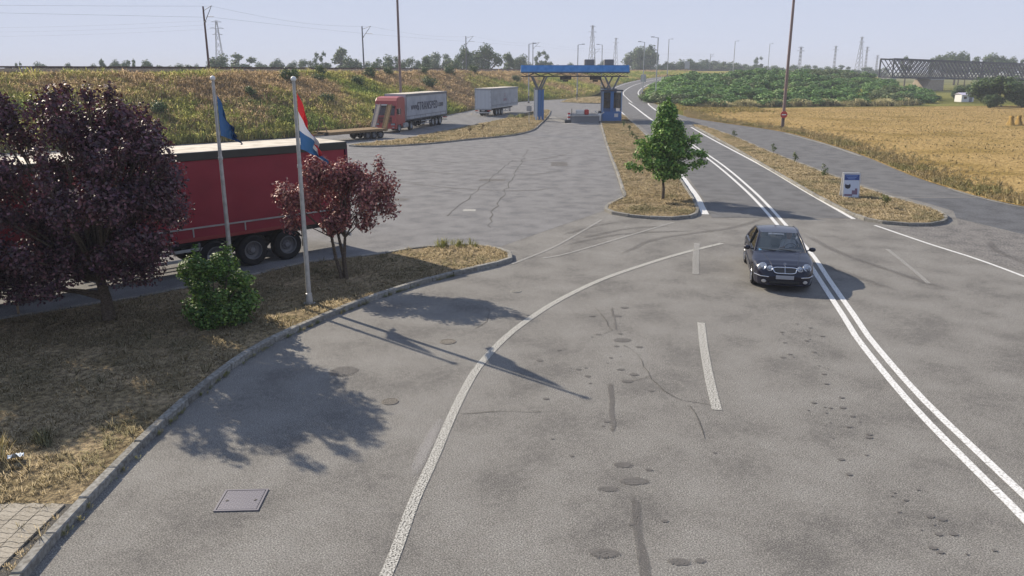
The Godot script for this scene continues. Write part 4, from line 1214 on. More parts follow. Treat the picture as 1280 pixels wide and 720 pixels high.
func bprism(mb: MB, poly: PackedVector2Array, y0: float, y1: float, ch: float, xf: Transform3D) -> void:
	var mid := Vector2.ZERO
	for p in poly: mid += p
	mid /= poly.size()
	var ext := 0.0
	for p in poly: ext = maxf(ext, p.distance_to(mid))
	var inner := PackedVector2Array()
	for p in poly: inner.append(mid + (p - mid) * (1.0 - ch / ext))
	var ix := Geometry2D.triangulate_polygon(inner)
	for e in [[y1, y1 - ch, 1.0], [y0, y0 + ch, -1.0]]:
		for i in range(0, ix.size(), 3):
			mb.flat(xf * Vector3(inner[ix[i]].x, e[0], inner[ix[i]].y), xf * Vector3(inner[ix[i + 1]].x, e[0], inner[ix[i + 1]].y), xf * Vector3(inner[ix[i + 2]].x, e[0], inner[ix[i + 2]].y), xf.basis.y * e[2])
		for i in poly.size():
			var j := (i + 1) % poly.size()
			var o := (poly[i] + poly[j]) * 0.5 - mid
			mb.quad(xf * Vector3(inner[i].x, e[0], inner[i].y), xf * Vector3(inner[j].x, e[0], inner[j].y), xf * Vector3(poly[j].x, e[1], poly[j].y), xf * Vector3(poly[i].x, e[1], poly[i].y), xf.basis * Vector3(o.x, e[2] * 0.5, o.y))
	var s := 0.0
	for i in poly.size(): s += poly[i].cross(poly[(i + 1) % poly.size()])
	for i in poly.size():
		var a := poly[i]; var b := poly[(i + 1) % poly.size()]
		var o := Vector2(b.y - a.y, a.x - b.x) * signf(s)
		mb.quad(xf * Vector3(a.x, y0 + ch, a.y), xf * Vector3(b.x, y0 + ch, b.y), xf * Vector3(b.x, y1 - ch, b.y), xf * Vector3(a.x, y1 - ch, a.y), xf.basis * Vector3(o.x, 0, o.y))

func axle_basis(s: float) -> Basis:
	return Basis(Vector3(0, -s, 0), Vector3(s, 0, 0), Vector3(0, 0, 1))

var wheel_meshes := {}
func wheel(parent: Node, at: Vector3, s: float, r: float, w: float, rim_mat: Material, kind := "lorry") -> void:
	var key := "%s_%.2f_%s" % [kind, r, rim_mat.get_instance_id()]
	if not wheel_meshes.has(key):
		var t := MB.new()
		t.lathe([[r * 0.58, -w * 0.42], [r * 0.86, -w * 0.5], [r * 0.97, -w * 0.44], [r, -w * 0.3], [r, w * 0.3], [r * 0.97, w * 0.44], [r * 0.86, w * 0.5], [r * 0.58, w * 0.42]], Vector3.ZERO, Basis.IDENTITY, 28)
		var d := MB.new()
		if kind == "lorry":
			d.lathe([[r * 0.6, w * 0.46], [r * 0.56, w * 0.46], [r * 0.53, w * 0.1], [r * 0.36, w * 0.02], [r * 0.3, w * 0.16], [r * 0.2, w * 0.2], [r * 0.17, w * 0.34], [0.0, w * 0.36]], Vector3.ZERO, Basis.IDENTITY, 24)
			for k in 10:
				var a := TAU * k / 10
				d.box(Vector3(cos(a) * r * 0.25, w * 0.22, sin(a) * r * 0.25), Vector3(0.035, 0.05, 0.035))
		else:
			d.lathe([[r * 0.68, w * 0.47], [r * 0.63, w * 0.47], [r * 0.6, w * 0.1]], Vector3.ZERO, Basis.IDENTITY, 28)
			d.lathe([[r * 0.16, w * 0.28], [r * 0.13, w * 0.36], [0.0, w * 0.37]], Vector3.ZERO, Basis.IDENTITY, 16)
			for k in 5:
				var a := TAU * k / 5 + 0.3
				for q in [-0.13, 0.13]:
					d.bar(Vector3(cos(a) * r * 0.12, w * 0.3, sin(a) * r * 0.12), Vector3(cos(a + q) * r * 0.64, w * 0.38, sin(a + q) * r * 0.64), 0.035, 0.03, 0.008)
		var b := MB.new()
		b.lathe([[r * 0.6, w * 0.05], [0.0, w * 0.0]], Vector3.ZERO, Basis.IDENTITY, 20)
		wheel_meshes[key] = [t.mesh(M.rubber), d.mesh(rim_mat), b.mesh(M.black)]
	var o := Node3D.new()
	o.name = "wheel"
	parent.add_child(o, true)
	o.transform = Transform3D(axle_basis(s), at)
	put("tyre", wheel_meshes[key][0], o); put("rim", wheel_meshes[key][1], o)
	if kind == "car": put("brake_disc", wheel_meshes[key][2], o)

func rbox(called: String, parent: Node, m: Material, at: Vector3, s: Vector3, ch := 0.01, bs := Basis.IDENTITY) -> MeshInstance3D:
	var mb := MB.new()
	mb.box(Vector3.ZERO, s, bs, ch)
	return part(called, mb, m, parent, Transform3D(Basis.IDENTITY, at))

# z forward, rear end at z = 0; parts of a curtain-sided trailer
func trailer(o: Node3D, c: Dictionary) -> void:
	var L: float = c.get("len", 13.6)
	var nz := FastNoiseLite.new()
	nz.seed = 77; nz.frequency = 0.5
	for s in [-1.0, 1.0]:
		var cu := MB.new()
		var rows := []
		for i in 109:
			var z := 0.12 + (L - 0.24) * i / 108.0
			var row := []
			for k in 9:
				var f := k / 8.0
				var bulge := 0.012 * sin(f * PI) * sin(z * 2.36) + 0.009 * sin(f * PI) * nz.get_noise_2d(z * 1.5, f * 3.0 + s * 9)
				row.append(Vector3(s * (1.262 + bulge), lerpf(1.26, 3.74, f), z))
			rows.append(row)
		cu.grid(rows, Vector3(0, 2.4, L * 0.5))
		var cp := part("curtain", cu, c.curtain, o)
		var rl := MB.new()
		rl.box(Vector3(s * 1.258, 3.86, L * 0.5), Vector3(0.08, 0.26, L), Basis.IDENTITY, 0.015)
		part("roof_rail", rl, c.rail, o)
		var lr := MB.new()
		lr.box(Vector3(s * 1.285, 1.58, L * 0.5), Vector3(0.022, 0.05, L - 0.2))
		part("side_rail", lr, c.trim, cp)
		for i in 8:
			rbox("buckle_strap", cp, c.trim, Vector3(s * 1.283, 1.42, 0.6 + i * (L - 1.2) / 7.0), Vector3(0.016, 0.27, 0.045), 0.004)
		rbox("chassis_rail", o, M.darkgrey, Vector3(s * 0.45, 0.95, L * 0.48), Vector3(0.14, 0.26, L * 0.94), 0.01)
		rbox("bed_edge", o, c.get("edge", M.darkgrey), Vector3(s * 1.23, 1.20, L * 0.5), Vector3(0.06, 0.13, L), 0.01)
		for y in [0.55, 0.85]:
			rbox("underrun_bar", o, M.steel, Vector3(s * 1.18, y, L * 0.53), Vector3(0.03, 0.1, 3.6), 0.008)
		for z in [L * 0.42, L * 0.53, L * 0.64]: rbox("bar_bracket", o, M.midgrey, Vector3(s * 1.14, 0.78, z), Vector3(0.05, 0.55, 0.07), 0.008)
		var lg := MB.new()
		lg.box(Vector3(s * 0.75, 0.72, L * 0.80), Vector3(0.14, 0.75, 0.14), Basis.IDENTITY, 0.01); lg.box(Vector3(s * 0.75, 0.32, L * 0.80), Vector3(0.28, 0.04, 0.28))
		part("landing_leg", lg, M.midgrey, o)
		for i in 3:
			var z: float = c.get("axle", 2.55) + 1.31 * i
			wheel(o, Vector3(s * 1.08, 0.54, z), s, 0.54, 0.36, c.get("rim", M.alloy))
			var mg := MB.new()
			var arc := []
			for k in 9:
				var a := PI * (0.12 + 0.76 * k / 8.0)
				arc.append([Vector3(s * 0.92, 0.52 + sin(a) * 0.6, z + cos(a) * 0.62), Vector3(s * 1.24, 0.52 + sin(a) * 0.6, z + cos(a) * 0.62)])
			mg.grid(arc, Vector3(s * 1.1, 0.4, z))
			part("mudguard", mg, M.black, o)
		rbox("mud_flap", o, M.black, Vector3(s * 1.05, 0.62, 1.85), Vector3(0.36, 0.6, 0.02), 0.004)
		var tl := rbox("tail_lamp", o, M.red, Vector3(s * 0.95, 0.82, -0.07), Vector3(0.5, 0.13, 0.05), 0.01)
		rbox("indicator", tl, M.amber, Vector3(s * 0.17, 0, -0.012), Vector3(0.12, 0.1, 0.04), 0.005)
		# rear door leaf with rods and hinges
		var d := rbox("rear_door", o, c.rear, Vector3(s * 0.61, 2.42, 0.035), Vector3(1.2, 2.62, 0.05), 0.012)
		for x in [-0.28, 0.28]:
			var rd := MB.new()
			rd.tube([Vector3(x, -1.3, -0.055), Vector3(x, 1.3, -0.055)], [0.017], 6)
			part("locking_rod", rd, M.steel, d)
		for y in [-1.05, -0.35, 0.35, 1.05]: rbox("hinge", d, c.rail, Vector3(s * 0.54, y, -0.03), Vector3(0.14, 0.09, 0.03), 0.006)
	rbox("roof", o, c.roof, Vector3(0, 3.985, L * 0.5), Vector3(2.5, 0.03, L - 0.03), 0.008)
	rbox("bed", o, M.darkgrey, Vector3(0, 1.2, L * 0.5), Vector3(2.4, 0.08, L - 0.05), 0.0)
	rbox("front_wall", o, c.front, Vector3(0, 2.54, L - 0.03), Vector3(2.5, 2.85, 0.06), 0.02)
	var fr := MB.new()
	for s in [-1, 1]: fr.box(Vector3(s * 1.245, 2.45, 0.03), Vector3(0.07, 2.9, 0.1), Basis.IDENTITY, 0.01)
	fr.box(Vector3(0, 3.86, 0.03), Vector3(2.42, 0.2, 0.1), Basis.IDENTITY, 0.01); fr.box(Vector3(0, 1.04, 0.03), Vector3(2.42, 0.12, 0.1), Basis.IDENTITY, 0.01)
	part("door_frame", fr, c.get("frame", c.rail), o)
	rbox("rear_bumper", o, c.get("bumper", M.offwhite), Vector3(0, 0.55, -0.02), Vector3(2.4, 0.14, 0.08), 0.015)
	rbox("licence_plate", o, M.offwhite, Vector3(0, 0.82, -0.06), Vector3(0.52, 0.12, 0.02), 0.004)

func tractor(o: Node3D, z: float, paint: Material, dark: Material, low := false) -> void:
	# z: the cab's rear; the cab is 2.25 long
	var top := 3.35 if low else 3.78
	var poly := PackedVector2Array([Vector2(z, 0.95), Vector2(z, top), Vector2(z + 0.9, top), Vector2(z + 1.55, top - 0.12), Vector2(z + 1.85, top - 0.42), Vector2(z + 2.0, 2.75), Vector2(z + 2.22, 1.75), Vector2(z + 2.28, 1.1), Vector2(z + 2.26, 0.45), Vector2(z + 1.98, 0.42)])
	for k in 9:
		var a := PI * k / 8.0
		poly.append(Vector2(z + 1.32 + cos(a) * 0.62, 0.5 + sin(a) * 0.62))
	poly.append(Vector2(z + 0.45, 0.5)); poly.append(Vector2(z + 0.3, 0.95))
	var cab := MB.new()
	bprism(cab, poly, -1.24, 1.24, 0.07, Transform3D(SIDEWAYS, Vector3.ZERO))
	part("cab", cab, paint, o)
	var ws := MB.new()
	var rows := []
	for i in 5:
		var f := i / 4.0
		var row := []
		for k in 9:
			var x := -1.08 + 2.16 * k / 8.0
			row.append(Vector3(x, lerpf(1.86, 2.68, f), lerpf(z + 2.235, z + 2.055, f) + 0.03 * (1.0 - pow(x / 1.08, 2.0))))
		rows.append(row)
	ws.grid(rows, Vector3(0, 2.2, z))
	var w := part("windscreen", ws, M.glassdark, o)
	for x in [-0.5, 0.45]:
		var wp := MB.new()
		wp.bar(Vector3(x, 1.88, z + 2.30), Vector3(x + 0.5, 2.1, z + 2.25), 0.02, 0.02)
		part("wiper", wp, M.black, w)
	rbox("sun_visor", o, dark, Vector3(0, 2.78, z + 2.12), Vector3(2.2, 0.16, 0.22), 0.03)
	rbox("name_board", o, M.offwhite, Vector3(-0.1, 2.94, z + 2.0), Vector3(0.75, 0.14, 0.04), 0.01)
	var gr := rbox("grille", o, dark, Vector3(0, 1.36, z + 2.27), Vector3(1.5, 0.66, 0.05), 0.02)
	for k in 4: rbox("slat", gr, paint, Vector3(0, -0.24 + 0.16 * k, 0.03), Vector3(1.42, 0.05, 0.03), 0.006)
	var em := MB.new()
	em.lathe([[0.13, 0.0], [0.14, 0.02], [0.11, 0.02], [0.105, 0.0]], Vector3(0, 0.1, 0.05), Basis(Vector3.RIGHT, PI * 0.5), 18)
	for k in 3: em.bar(Vector3(0, 0.1, 0.06), Vector3(sin(TAU * k / 3) * 0.12, 0.1 + cos(TAU * k / 3) * 0.12, 0.06), 0.025, 0.015)
	part("emblem", em, M.chrome, gr)
	rbox("bumper", o, paint, Vector3(0, 0.66, z + 2.26), Vector3(2.44, 0.42, 0.2), 0.05)
	rbox("licence_plate", o, M.offwhite, Vector3(0, 0.62, z + 2.375), Vector3(0.52, 0.12, 0.02), 0.004)
	for s in [-1.0, 1.0]:
		var hl := rbox("headlight", o, dark, Vector3(s * 0.92, 0.92, z + 2.30), Vector3(0.5, 0.24, 0.14), 0.03)
		rbox("lens", hl, M.lamp, Vector3(0, 0, 0.075), Vector3(0.44, 0.18, 0.02), 0.008)
		rbox("fog_lamp", o, M.lamp, Vector3(s * 0.95, 0.6, z + 2.37), Vector3(0.22, 0.11, 0.03), 0.01)
		var mi := MB.new()
		mi.box(Vector3(s * 1.42, 2.28, z + 2.05), Vector3(0.2, 0.5, 0.12), Basis.IDENTITY, 0.03); mi.bar(Vector3(s * 1.22, 2.5, z + 2.0), Vector3(s * 1.4, 2.48, z + 2.05), 0.04, 0.04); mi.bar(Vector3(s * 1.22, 2.1, z + 2.0), Vector3(s * 1.4, 2.1, z + 2.05), 0.04, 0.04)
		part("mirror", mi, M.black, o)
		var dr := rbox("door", o, paint, Vector3(s * 1.245, 1.72, z + 1.32), Vector3(0.02, 1.7, 1.12), 0.008)
		rbox("door_window", dr, M.glassdark, Vector3(s * 0.012, 0.5, 0.02), Vector3(0.012, 0.62, 0.95), 0.004)
		rbox("handle", dr, M.black, Vector3(s * 0.015, 0.02, -0.42), Vector3(0.02, 0.04, 0.2), 0.006)
		rbox("step", o, dark, Vector3(s * 1.17, 0.55, z + 0.5), Vector3(0.14, 0.3, 0.5), 0.02)
		wheel(o, Vector3(s * 1.06, 0.51, z + 1.32), s, 0.51, 0.33, M.alloy)
		wheel(o, Vector3(s * 1.02, 0.51, z - 2.3), s, 0.51, 0.5, M.alloy)
		var mg := MB.new()
		var arc := []
		for k in 9:
			var a := PI * (0.05 + 0.9 * k / 8.0)
			arc.append([Vector3(s * 0.75, 0.51 + sin(a) * 0.6, z - 2.3 + cos(a) * 0.64), Vector3(s * 1.25, 0.51 + sin(a) * 0.6, z - 2.3 + cos(a) * 0.64)])
		mg.grid(arc, Vector3(s, 0.4, z - 2.3))
		part("mudguard", mg, M.black, o)
		var tk := MB.new()
		tk.box(Vector3(s * 0.95, 0.66, z - 0.75), Vector3(0.55, 0.56, 1.3), Basis.IDENTITY, 0.1)
		part("fuel_tank", tk, M.steel if not low else paint, o)
		rbox("side_fairing", o, paint, Vector3(s * 1.2, 2.3, z - 0.2), Vector3(0.05, 2.7, 0.4), 0.02)
		rbox("chassis_rail", o, M.darkgrey, Vector3(s * 0.42, 0.8, z - 1.2), Vector3(0.1, 0.26, 4.4), 0.01)
	var ff := MB.new()
	ff.lathe([[0.5, 0.0], [0.5, 0.06], [0.0, 0.07]], Vector3(0, 1.02, z - 2.3), Basis.IDENTITY, 20)
	part("fifth_wheel", ff, M.black, o)

func lettering(s: String, size: float, m: Material, called: String, parent: Node, xf: Transform3D, bold := false) -> void:
	var tm := TextMesh.new()
	var f := SystemFont.new()
	f.font_names = PackedStringArray(["Droid Sans"])
	f.font_weight = 700 if bold else 400
	tm.font = f
	tm.text = s
	tm.font_size = 64
	tm.pixel_size = size / 64.0
	tm.depth = 0.006
	tm.material = m
	put(called, tm, parent, xf)

func build_trucks() -> void:
	var redc := wmat(ntex(120, 0.012, 256, [0.0, S(124, 44, 54), 0.5, S(138, 50, 60), 1.0, S(148, 58, 68)], 0.03, 4), 0.25, null, 1.0, 0.5)
	var cream := wmat(ntex(121, 0.02, 256, [0.0, S(160, 152, 138), 0.5, S(190, 182, 168), 1.0, S(206, 200, 188)], 0.08, 4), 0.25, null, 1.0, 0.7)
	var olive := mat(S(50, 50, 44), 0.6)
	var redp := mat(S(128, 22, 28), 0.35)
	redp.clearcoat_enabled = true
	redp.clearcoat = 0.6
	var a := thing("lorry", "articulated lorry with a plain red curtain trailer behind the flagpoles", "lorry", Vector3(-6.93, 0, -30.01), atan2(-0.72, 0.694), "lorries waiting at the crossing")
	trailer(a, {"curtain": redc, "rail": olive, "trim": M.steel, "roof": cream, "rear": redp, "front": redp, "frame": mat(S(92, 30, 60), 0.5), "edge": redp, "axle": 2.6, "rim": mat(S(112, 112, 114), 0.6, 0.3)})
	tractor(a, 14.35, redp, M.black)
	# lorry facing the camera, grey trailer with a web address
	var greyc := wmat(ntex(122, 0.012, 256, [0.0, S(138, 142, 148), 0.5, S(160, 163, 168), 1.0, S(174, 177, 182)], 0.05, 4), 0.2, null, 1.0, 0.55)
	var orange := mat(S(150, 38, 30), 0.4)
	orange.clearcoat_enabled = true
	orange.clearcoat = 0.5
	var f2 := Vector2(-0.25, 0.968)
	var b := thing("lorry", "lorry with a red cab and a lettered grey trailer in the lorry lane", "lorry", Vector3(-9.45, 0, -102.2), atan2(f2.x, f2.y), "lorries waiting at the crossing")
	trailer(b, {"curtain": greyc, "rail": M.midgrey, "trim": M.midgrey, "roof": cream, "rear": greyc, "front": greyc})
	tractor(b, 14.35, orange, M.black)
	var dk := mat(S(52, 56, 74), 0.6)
	var lx := Transform3D(Basis(Vector3.UP, PI * 0.5), Vector3(1.282, 2.55, 0))
	for t in [["www.", 0.85, 11.1], ["STRANSPED", 1.25, 6.9], [".com", 0.85, 2.4]]:
		lettering(t[0], t[1], dk, "lettering", b, lx.translated(Vector3(0, 0, t[2])), true)
	# lorry seen from behind
	var f3 := Vector2(0.29, -0.957)
	var c := thing("semi_trailer", "pale grey box semi-trailer seen from behind near the gate canopy", "trailer", Vector3(-4.2, 0, -117.3), atan2(f3.x, f3.y))
	trailer(c, {"curtain": greyc, "rail": mat(S(132, 136, 142), 0.5), "trim": M.midgrey, "roof": cream, "rear": mat(S(186, 190, 196), 0.5), "front": greyc, "edge": M.offwhite, "frame": mat(S(150, 153, 158), 0.5)})
	var mk := mat(S(150, 96, 100), 0.6)
	for s in [-1.0]:
		lettering("X", 0.8, mk, "lettering", c, Transform3D(Basis(Vector3.UP, PI * 0.5 * s), Vector3(s * 1.282, 2.9, 6.6)))
		lettering("EXPRES", 0.55, mk, "lettering", c, Transform3D(Basis(Vector3.UP, PI * 0.5 * s), Vector3(s * 1.282, 2.2, 6.6)))
	# low loader with raised ramps
	var f4 := Vector2(-0.62, 0.785)
	var e := thing("low_loader", "rusty low loader trailer with two raised loading ramps", "trailer", Vector3(-13.3, 0, -80.5), atan2(f4.x, f4.y) )
	var rust := wmat(ntex(125, 0.05, 256, [0.0, S(84, 68, 50), 0.5, S(126, 106, 78), 1.0, S(150, 132, 104)], 0.15, 4), 0.6, null, 1.0, 0.9)
	var yel := mat(S(150, 138, 60), 0.7)
	for i in 14: rbox("deck_plank", e, rust, Vector3(0, 0.92, 0.5 + i * 0.5), Vector3(2.5, 0.07, 0.47), 0.012)
	for s in [-1.0, 1.0]:
		rbox("side_beam", e, yel if s < 0 else rust, Vector3(s * 1.23, 0.82, 3.75), Vector3(0.08, 0.2, 7.4), 0.01)
		var rp := MB.new()
		var bs := Basis(Vector3.RIGHT, -0.36)
		for q in [-0.3, 0.3]: rp.box(bs * Vector3(q, 1.25, 0) + Vector3(s * 0.82, 0.9, 0.15), Vector3(0.07, 2.5, 0.14), bs, 0.01)
		for k in 9: rp.box(bs * Vector3(0, 0.15 + k * 0.28, 0) + Vector3(s * 0.82, 0.9, 0.15), Vector3(0.55, 0.08, 0.1), bs)
		rp.box(bs * Vector3(0, 1.25, 0.03) + Vector3(s * 0.82, 0.9, 0.15), Vector3(0.54, 2.3, 0.02), bs)
		part("ramp", rp, rust if s > 0 else mat(S(128, 120, 118), 0.7), e)
		for z in [0.9, 1.75, 2.6]: wheel(e, Vector3(s * 1.0, 0.4, z), s, 0.4, 0.26, M.midgrey)
		rbox("chassis_rail", e, M.darkgrey, Vector3(s * 0.5, 0.74, 3.8), Vector3(0.12, 0.24, 7.2), 0.01)
	var db := MB.new()
	db.bar(Vector3(-0.5, 0.75, 7.4), Vector3(0, 0.7, 9.3), 0.1, 0.1); db.bar(Vector3(0.5, 0.75, 7.4), Vector3(0, 0.7, 9.3), 0.1, 0.1)
	part("drawbar", db, rust, e)
	var fr := MB.new()
	fr.bar(Vector3(-0.7, 0.95, 7.2), Vector3(-0.1, 2.3, 7.2), 0.07, 0.07); fr.bar(Vector3(0.7, 0.95, 7.2), Vector3(0.1, 2.3, 7.2), 0.07, 0.07); fr.bar(Vector3(-0.55, 1.3, 7.2), Vector3(0.55, 1.3, 7.2), 0.07, 0.07)
	part("headboard_frame", fr, rust, e)
	var sk := MB.new()
	sk.box(Vector3(0, 0.36, 8.6), Vector3(0.12, 0.72, 0.12)); sk.box(Vector3(0, 0.02, 8.6), Vector3(0.3, 0.04, 0.3))
	part("support_leg", sk, M.midgrey, e)
	rbox("rear_board", e, M.offwhite, Vector3(0, 0.72, 0.2), Vector3(2.4, 0.14, 0.05), 0.01)

# ---------------------------------------------------------------- the car
func lut(t: Array, z: float) -> float:
	if z <= t[0][0]: return t[0][1]
	for i in t.size() - 1:
		if z <= t[i + 1][0]:
			var f: float = (z - t[i][0]) / (t[i + 1][0] - t[i][0])
			f = f * f * (3.0 - 2.0 * f) * 0.5 + f * 0.5
			return lerpf(t[i][1], t[i + 1][1], f)
	return t[-1][1]

const DECK := [[-2.41, 0.72], [-2.36, 0.86], [-2.25, 0.965], [-2.0, 0.985], [-1.55, 0.995], [0.95, 0.985], [1.3, 0.945], [1.8, 0.865], [2.1, 0.79], [2.24, 0.725], [2.33, 0.63], [2.39, 0.55], [2.42, 0.50]]
const SHOULDER := [[-2.41, 0.68], [-2.3, 0.86], [-1.9, 0.91], [-0.5, 0.915], [0.95, 0.90], [1.6, 0.82], [2.05, 0.735], [2.25, 0.65], [2.36, 0.55], [2.42, 0.47]]
const WIDTH := [[-2.41, 0.70], [-2.35, 0.78], [-2.15, 0.845], [-1.6, 0.90], [-0.5, 0.912], [0.6, 0.912], [1.5, 0.905], [1.95, 0.87], [2.2, 0.79], [2.32, 0.70], [2.39, 0.60], [2.42, 0.52]]

func car_low(z: float) -> float:
	var y := 0.21
	for c in [1.47, -1.38]:
		var d := absf(z - c)
		if d < 0.385: y = maxf(y, 0.32 + sqrt(0.385 * 0.385 - d * d))
	return y

func car_section(z: float) -> Array:
	var w := lut(WIDTH, z); var sh := lut(SHOULDER, z); var dk := lut(DECK, z); var lo := car_low(z)
	if lo > sh - 0.14: lo = sh - 0.14
	return [Vector3(w * 0.955, lo, z), Vector3(w * 0.985, lerpf(lo, sh, 0.22), z), Vector3(w, lerpf(lo, sh, 0.55), z), Vector3(w * 0.992, lerpf(lo, sh, 0.8), z), Vector3(w * 0.965, lerpf(lo, sh, 0.955), z), Vector3(w * 0.90, lerpf(sh, dk, 0.42) + 0.005, z), Vector3(w * 0.78, lerpf(sh, dk, 0.72), z), Vector3(w * 0.5, lerpf(sh, dk, 0.93), z), Vector3(w * 0.25, lerpf(sh, dk, 0.985), z), Vector3(0, dk, z)]

func surf_point(x: float, z: float) -> Vector3:
	var s := car_section(z)
	for i in s.size() - 1:
		if s[i].x >= absf(x) and s[i + 1].x <= absf(x) and i >= 3:
			var f: float = (s[i].x - absf(x)) / maxf(1e-5, s[i].x - s[i + 1].x)
			return Vector3(x, lerpf(s[i].y, s[i + 1].y, f), z)
	return Vector3(x, s[3].y, z)

func build_car() -> void:
	var paint := mat(S(17, 19, 36), 0.3, 0.0, 0.35)
	paint.clearcoat_enabled = true; paint.clearcoat = 0.5; paint.clearcoat_roughness = 0.04
	var o := thing("car", "dark blue saloon car driving along the double white line", "car", Vector3(8.72, 0.012, -25.3), atan2(-0.205, 0.979))
	var zs := []
	for i in 122: zs.append(-2.41 + 4.83 * i / 121.0)
	for spec in [["rear_body", -2.42, 0.93, false], ["front_wing", 0.93, 2.43, true]]:
		var b := MB.new()
		var rows := []
		for z in zs:
			if z < spec[1] - 0.03 or z > spec[2] + 0.03: continue
			var h := car_section(z)
			var row := []
			for q in h: row.append(q)
			for i in range(h.size() - 2, -1, -1): row.append(Vector3(-h[i].x, h[i].y, h[i].z))
			rows.append(row)
		# the cabin opening is left out of the rear part: only its rim and the boot lid are kept
		if not spec[3]:
			var boot := []; var left := []; var right := []
			for row in rows:
				left.append(row.slice(0, 7)); right.append(row.slice(12, 19))
				if row[0].z < -1.5: boot.append(row.slice(6, 13))
			b.grid(left, Vector3(-0.2, 0.5, -0.7)); b.grid(right, Vector3(0.2, 0.5, -0.7)); b.grid(boot, Vector3(0, 0.2, -1.9))
			# close the tail
			var r0 = rows[0]
			var tail := []
			tail.append(r0)
			var low := []
			for q in r0: low.append(Vector3(q.x, minf(q.y, 0.21) if false else 0.21 + (q.y - 0.21) * 0.0, q.z - 0.005))
			tail.append(low)
			b.grid(tail, Vector3(0, 0.5, 0))
		else:
			b.grid(rows, Vector3(0, 0.35, 1.4))
			var r1 = rows[-1]
			var low2 := []
			for q in r1: low2.append(Vector3(q.x * 1.02, 0.24, q.z - 0.02))
			b.grid([r1, low2], Vector3(0, 0.4, 1.0))
		part("body" if not spec[3] else "bonnet", b, paint, o)
	# wheel wells, sills, floor
	var un := MB.new()
	un.box(Vector3(0, 0.25, 0.05), Vector3(1.62, 0.1, 2.0)); un.box(Vector3(0, 0.36, 2.08), Vector3(1.2, 0.3, 0.5)); un.box(Vector3(0, 0.4, -2.05), Vector3(1.3, 0.3, 0.6)); un.box(Vector3(0, 0.5, 1.45), Vector3(1.15, 0.5, 0.9)); un.box(Vector3(0, 0.5, -1.4), Vector3(1.15, 0.5, 0.9))
	part("underbody", un, M.black, o)
	for s in [-1.0, 1.0]:
		for z in [1.47, -1.38]:
			wheel(o, Vector3(s * 0.79, 0.32, z), s, 0.32, 0.215, M.alloy, "car")
			var wl := MB.new()
			var arc := []
			for k in 11:
				var a := PI * (-0.05 + 1.1 * k / 10.0)
				arc.append([Vector3(s * 0.58, 0.32 + sin(a) * 0.375, z + cos(a) * 0.375), Vector3(s * 0.86, 0.32 + sin(a) * 0.38, z + cos(a) * 0.38)])
			wl.grid(arc, Vector3(s * 0.7, 5.0, z))
			part("wheel_arch", wl, M.black, o)
	# greenhouse
	var gl := glass(S(70, 84, 92), 0.30, 0.02)
	var A := [Vector3(0.76, 0.955, 0.92), Vector3(0.60, 1.405, 0.16)]     # windscreen pillar foot and head
	var C := [Vector3(0.74, 0.985, -1.62), Vector3(0.60, 1.395, -0.98)]   # rear pillar
	var ws := MB.new(); var rw := MB.new(); var rf := MB.new()
	var r1 := []; var r2 := []; var r3 := []
	for i in 9:
		var f := i / 8.0
		var row := []; var row2 := []
		for k in 13:
			var u := -1.0 + 2.0 * k / 12.0
			var a: Vector3 = A[0].lerp(A[1], f)
			row.append(Vector3(a.x * u * 0.985, a.y + 0.02 * (1.0 - u * u), a.z + 0.17 * (1.0 - u * u) * (1.0 - 0.3 * f) + 0.02 * sin(f * PI)))
			var c: Vector3 = C[0].lerp(C[1], f)
			row2.append(Vector3(c.x * u * 0.97, c.y + 0.03 * (1.0 - u * u), c.z - 0.12 * (1.0 - u * u) * (1.0 - 0.4 * f)))
		r1.append(row); r2.append(row2)
	ws.grid(r1, Vector3(0, 0.9, -0.4)); rw.grid(r2, Vector3(0, 0.9, -0.4))
	part("windscreen", ws, gl, o)
	part("rear_window", rw, M.glassdark, o)
	for i in 15:
		var f := i / 14.0
		var row := []
		for k in 13:
			var u := -1.0 + 2.0 * k / 12.0
			var z := lerpf(0.16 + 0.119 * (1.0 - u * u), -0.98 - 0.072 * (1.0 - u * u), f)
			row.append(Vector3(u * (0.60 + 0.025 * sin(f * PI)), 1.40 + 0.035 * sin(f * PI) + 0.032 * (1.0 - u * u), z))
		r3.append(row)
	rf.grid(r3, Vector3(0, 0.5, -0.4))
	part("roof", rf, paint, o)
	for s in [-1.0, 1.0]:
		var fl := func(v: Vector3) -> Vector3: return Vector3(v.x * s, v.y, v.z)
		var pl := MB.new()
		pl.tube([fl.call(A[0] + Vector3(0.03, -0.04, 0.05)), fl.call(A[0].lerp(A[1], 0.5) + Vector3(0.012, 0.015, 0.01)), fl.call(A[1]), fl.call(Vector3(0.625, 1.432, -0.4)), fl.call(C[1]), fl.call(C[0].lerp(C[1], 0.5) + Vector3(0.012, 0.01, 0)), fl.call(C[0] + Vector3(0.02, -0.05, -0.05))], [0.038, 0.034, 0.035, 0.035, 0.045, 0.06, 0.075], 10)
		part("roof_pillar", pl, paint, o)
		# side glass in two leaves with a dark pillar between
		var panes := [[0.80, -0.30, "front_side_window"], [-0.38, -1.30, "rear_side_window"]]
		for q in panes:
			var g := MB.new()
			var rows := []
			for i in 9:
				var z := lerpf(q[0], q[1], i / 8.0)
				var topy := 1.40
				if z > 0.16: topy = lerpf(1.40, 0.97, (z - 0.16) / 0.74)
				if z < -0.98: topy = lerpf(1.39, 1.0, (-0.98 - z) / 0.62)
				topy += 0.025 * (1.0 if z < 0.1 and z > -0.9 else 0.0)
				var row := []
				for k in 5:
					var y := lerpf(0.93, topy, k / 4.0)
					row.append(Vector3(s * lerpf(0.815, 0.615, clampf((y - 0.93) / 0.49, 0, 1)), y, z))
				rows.append(row)
			g.grid(rows, Vector3(0, 1.1, -0.3))
			part(q[2], g, M.glassdark, o)
		var bp := MB.new()
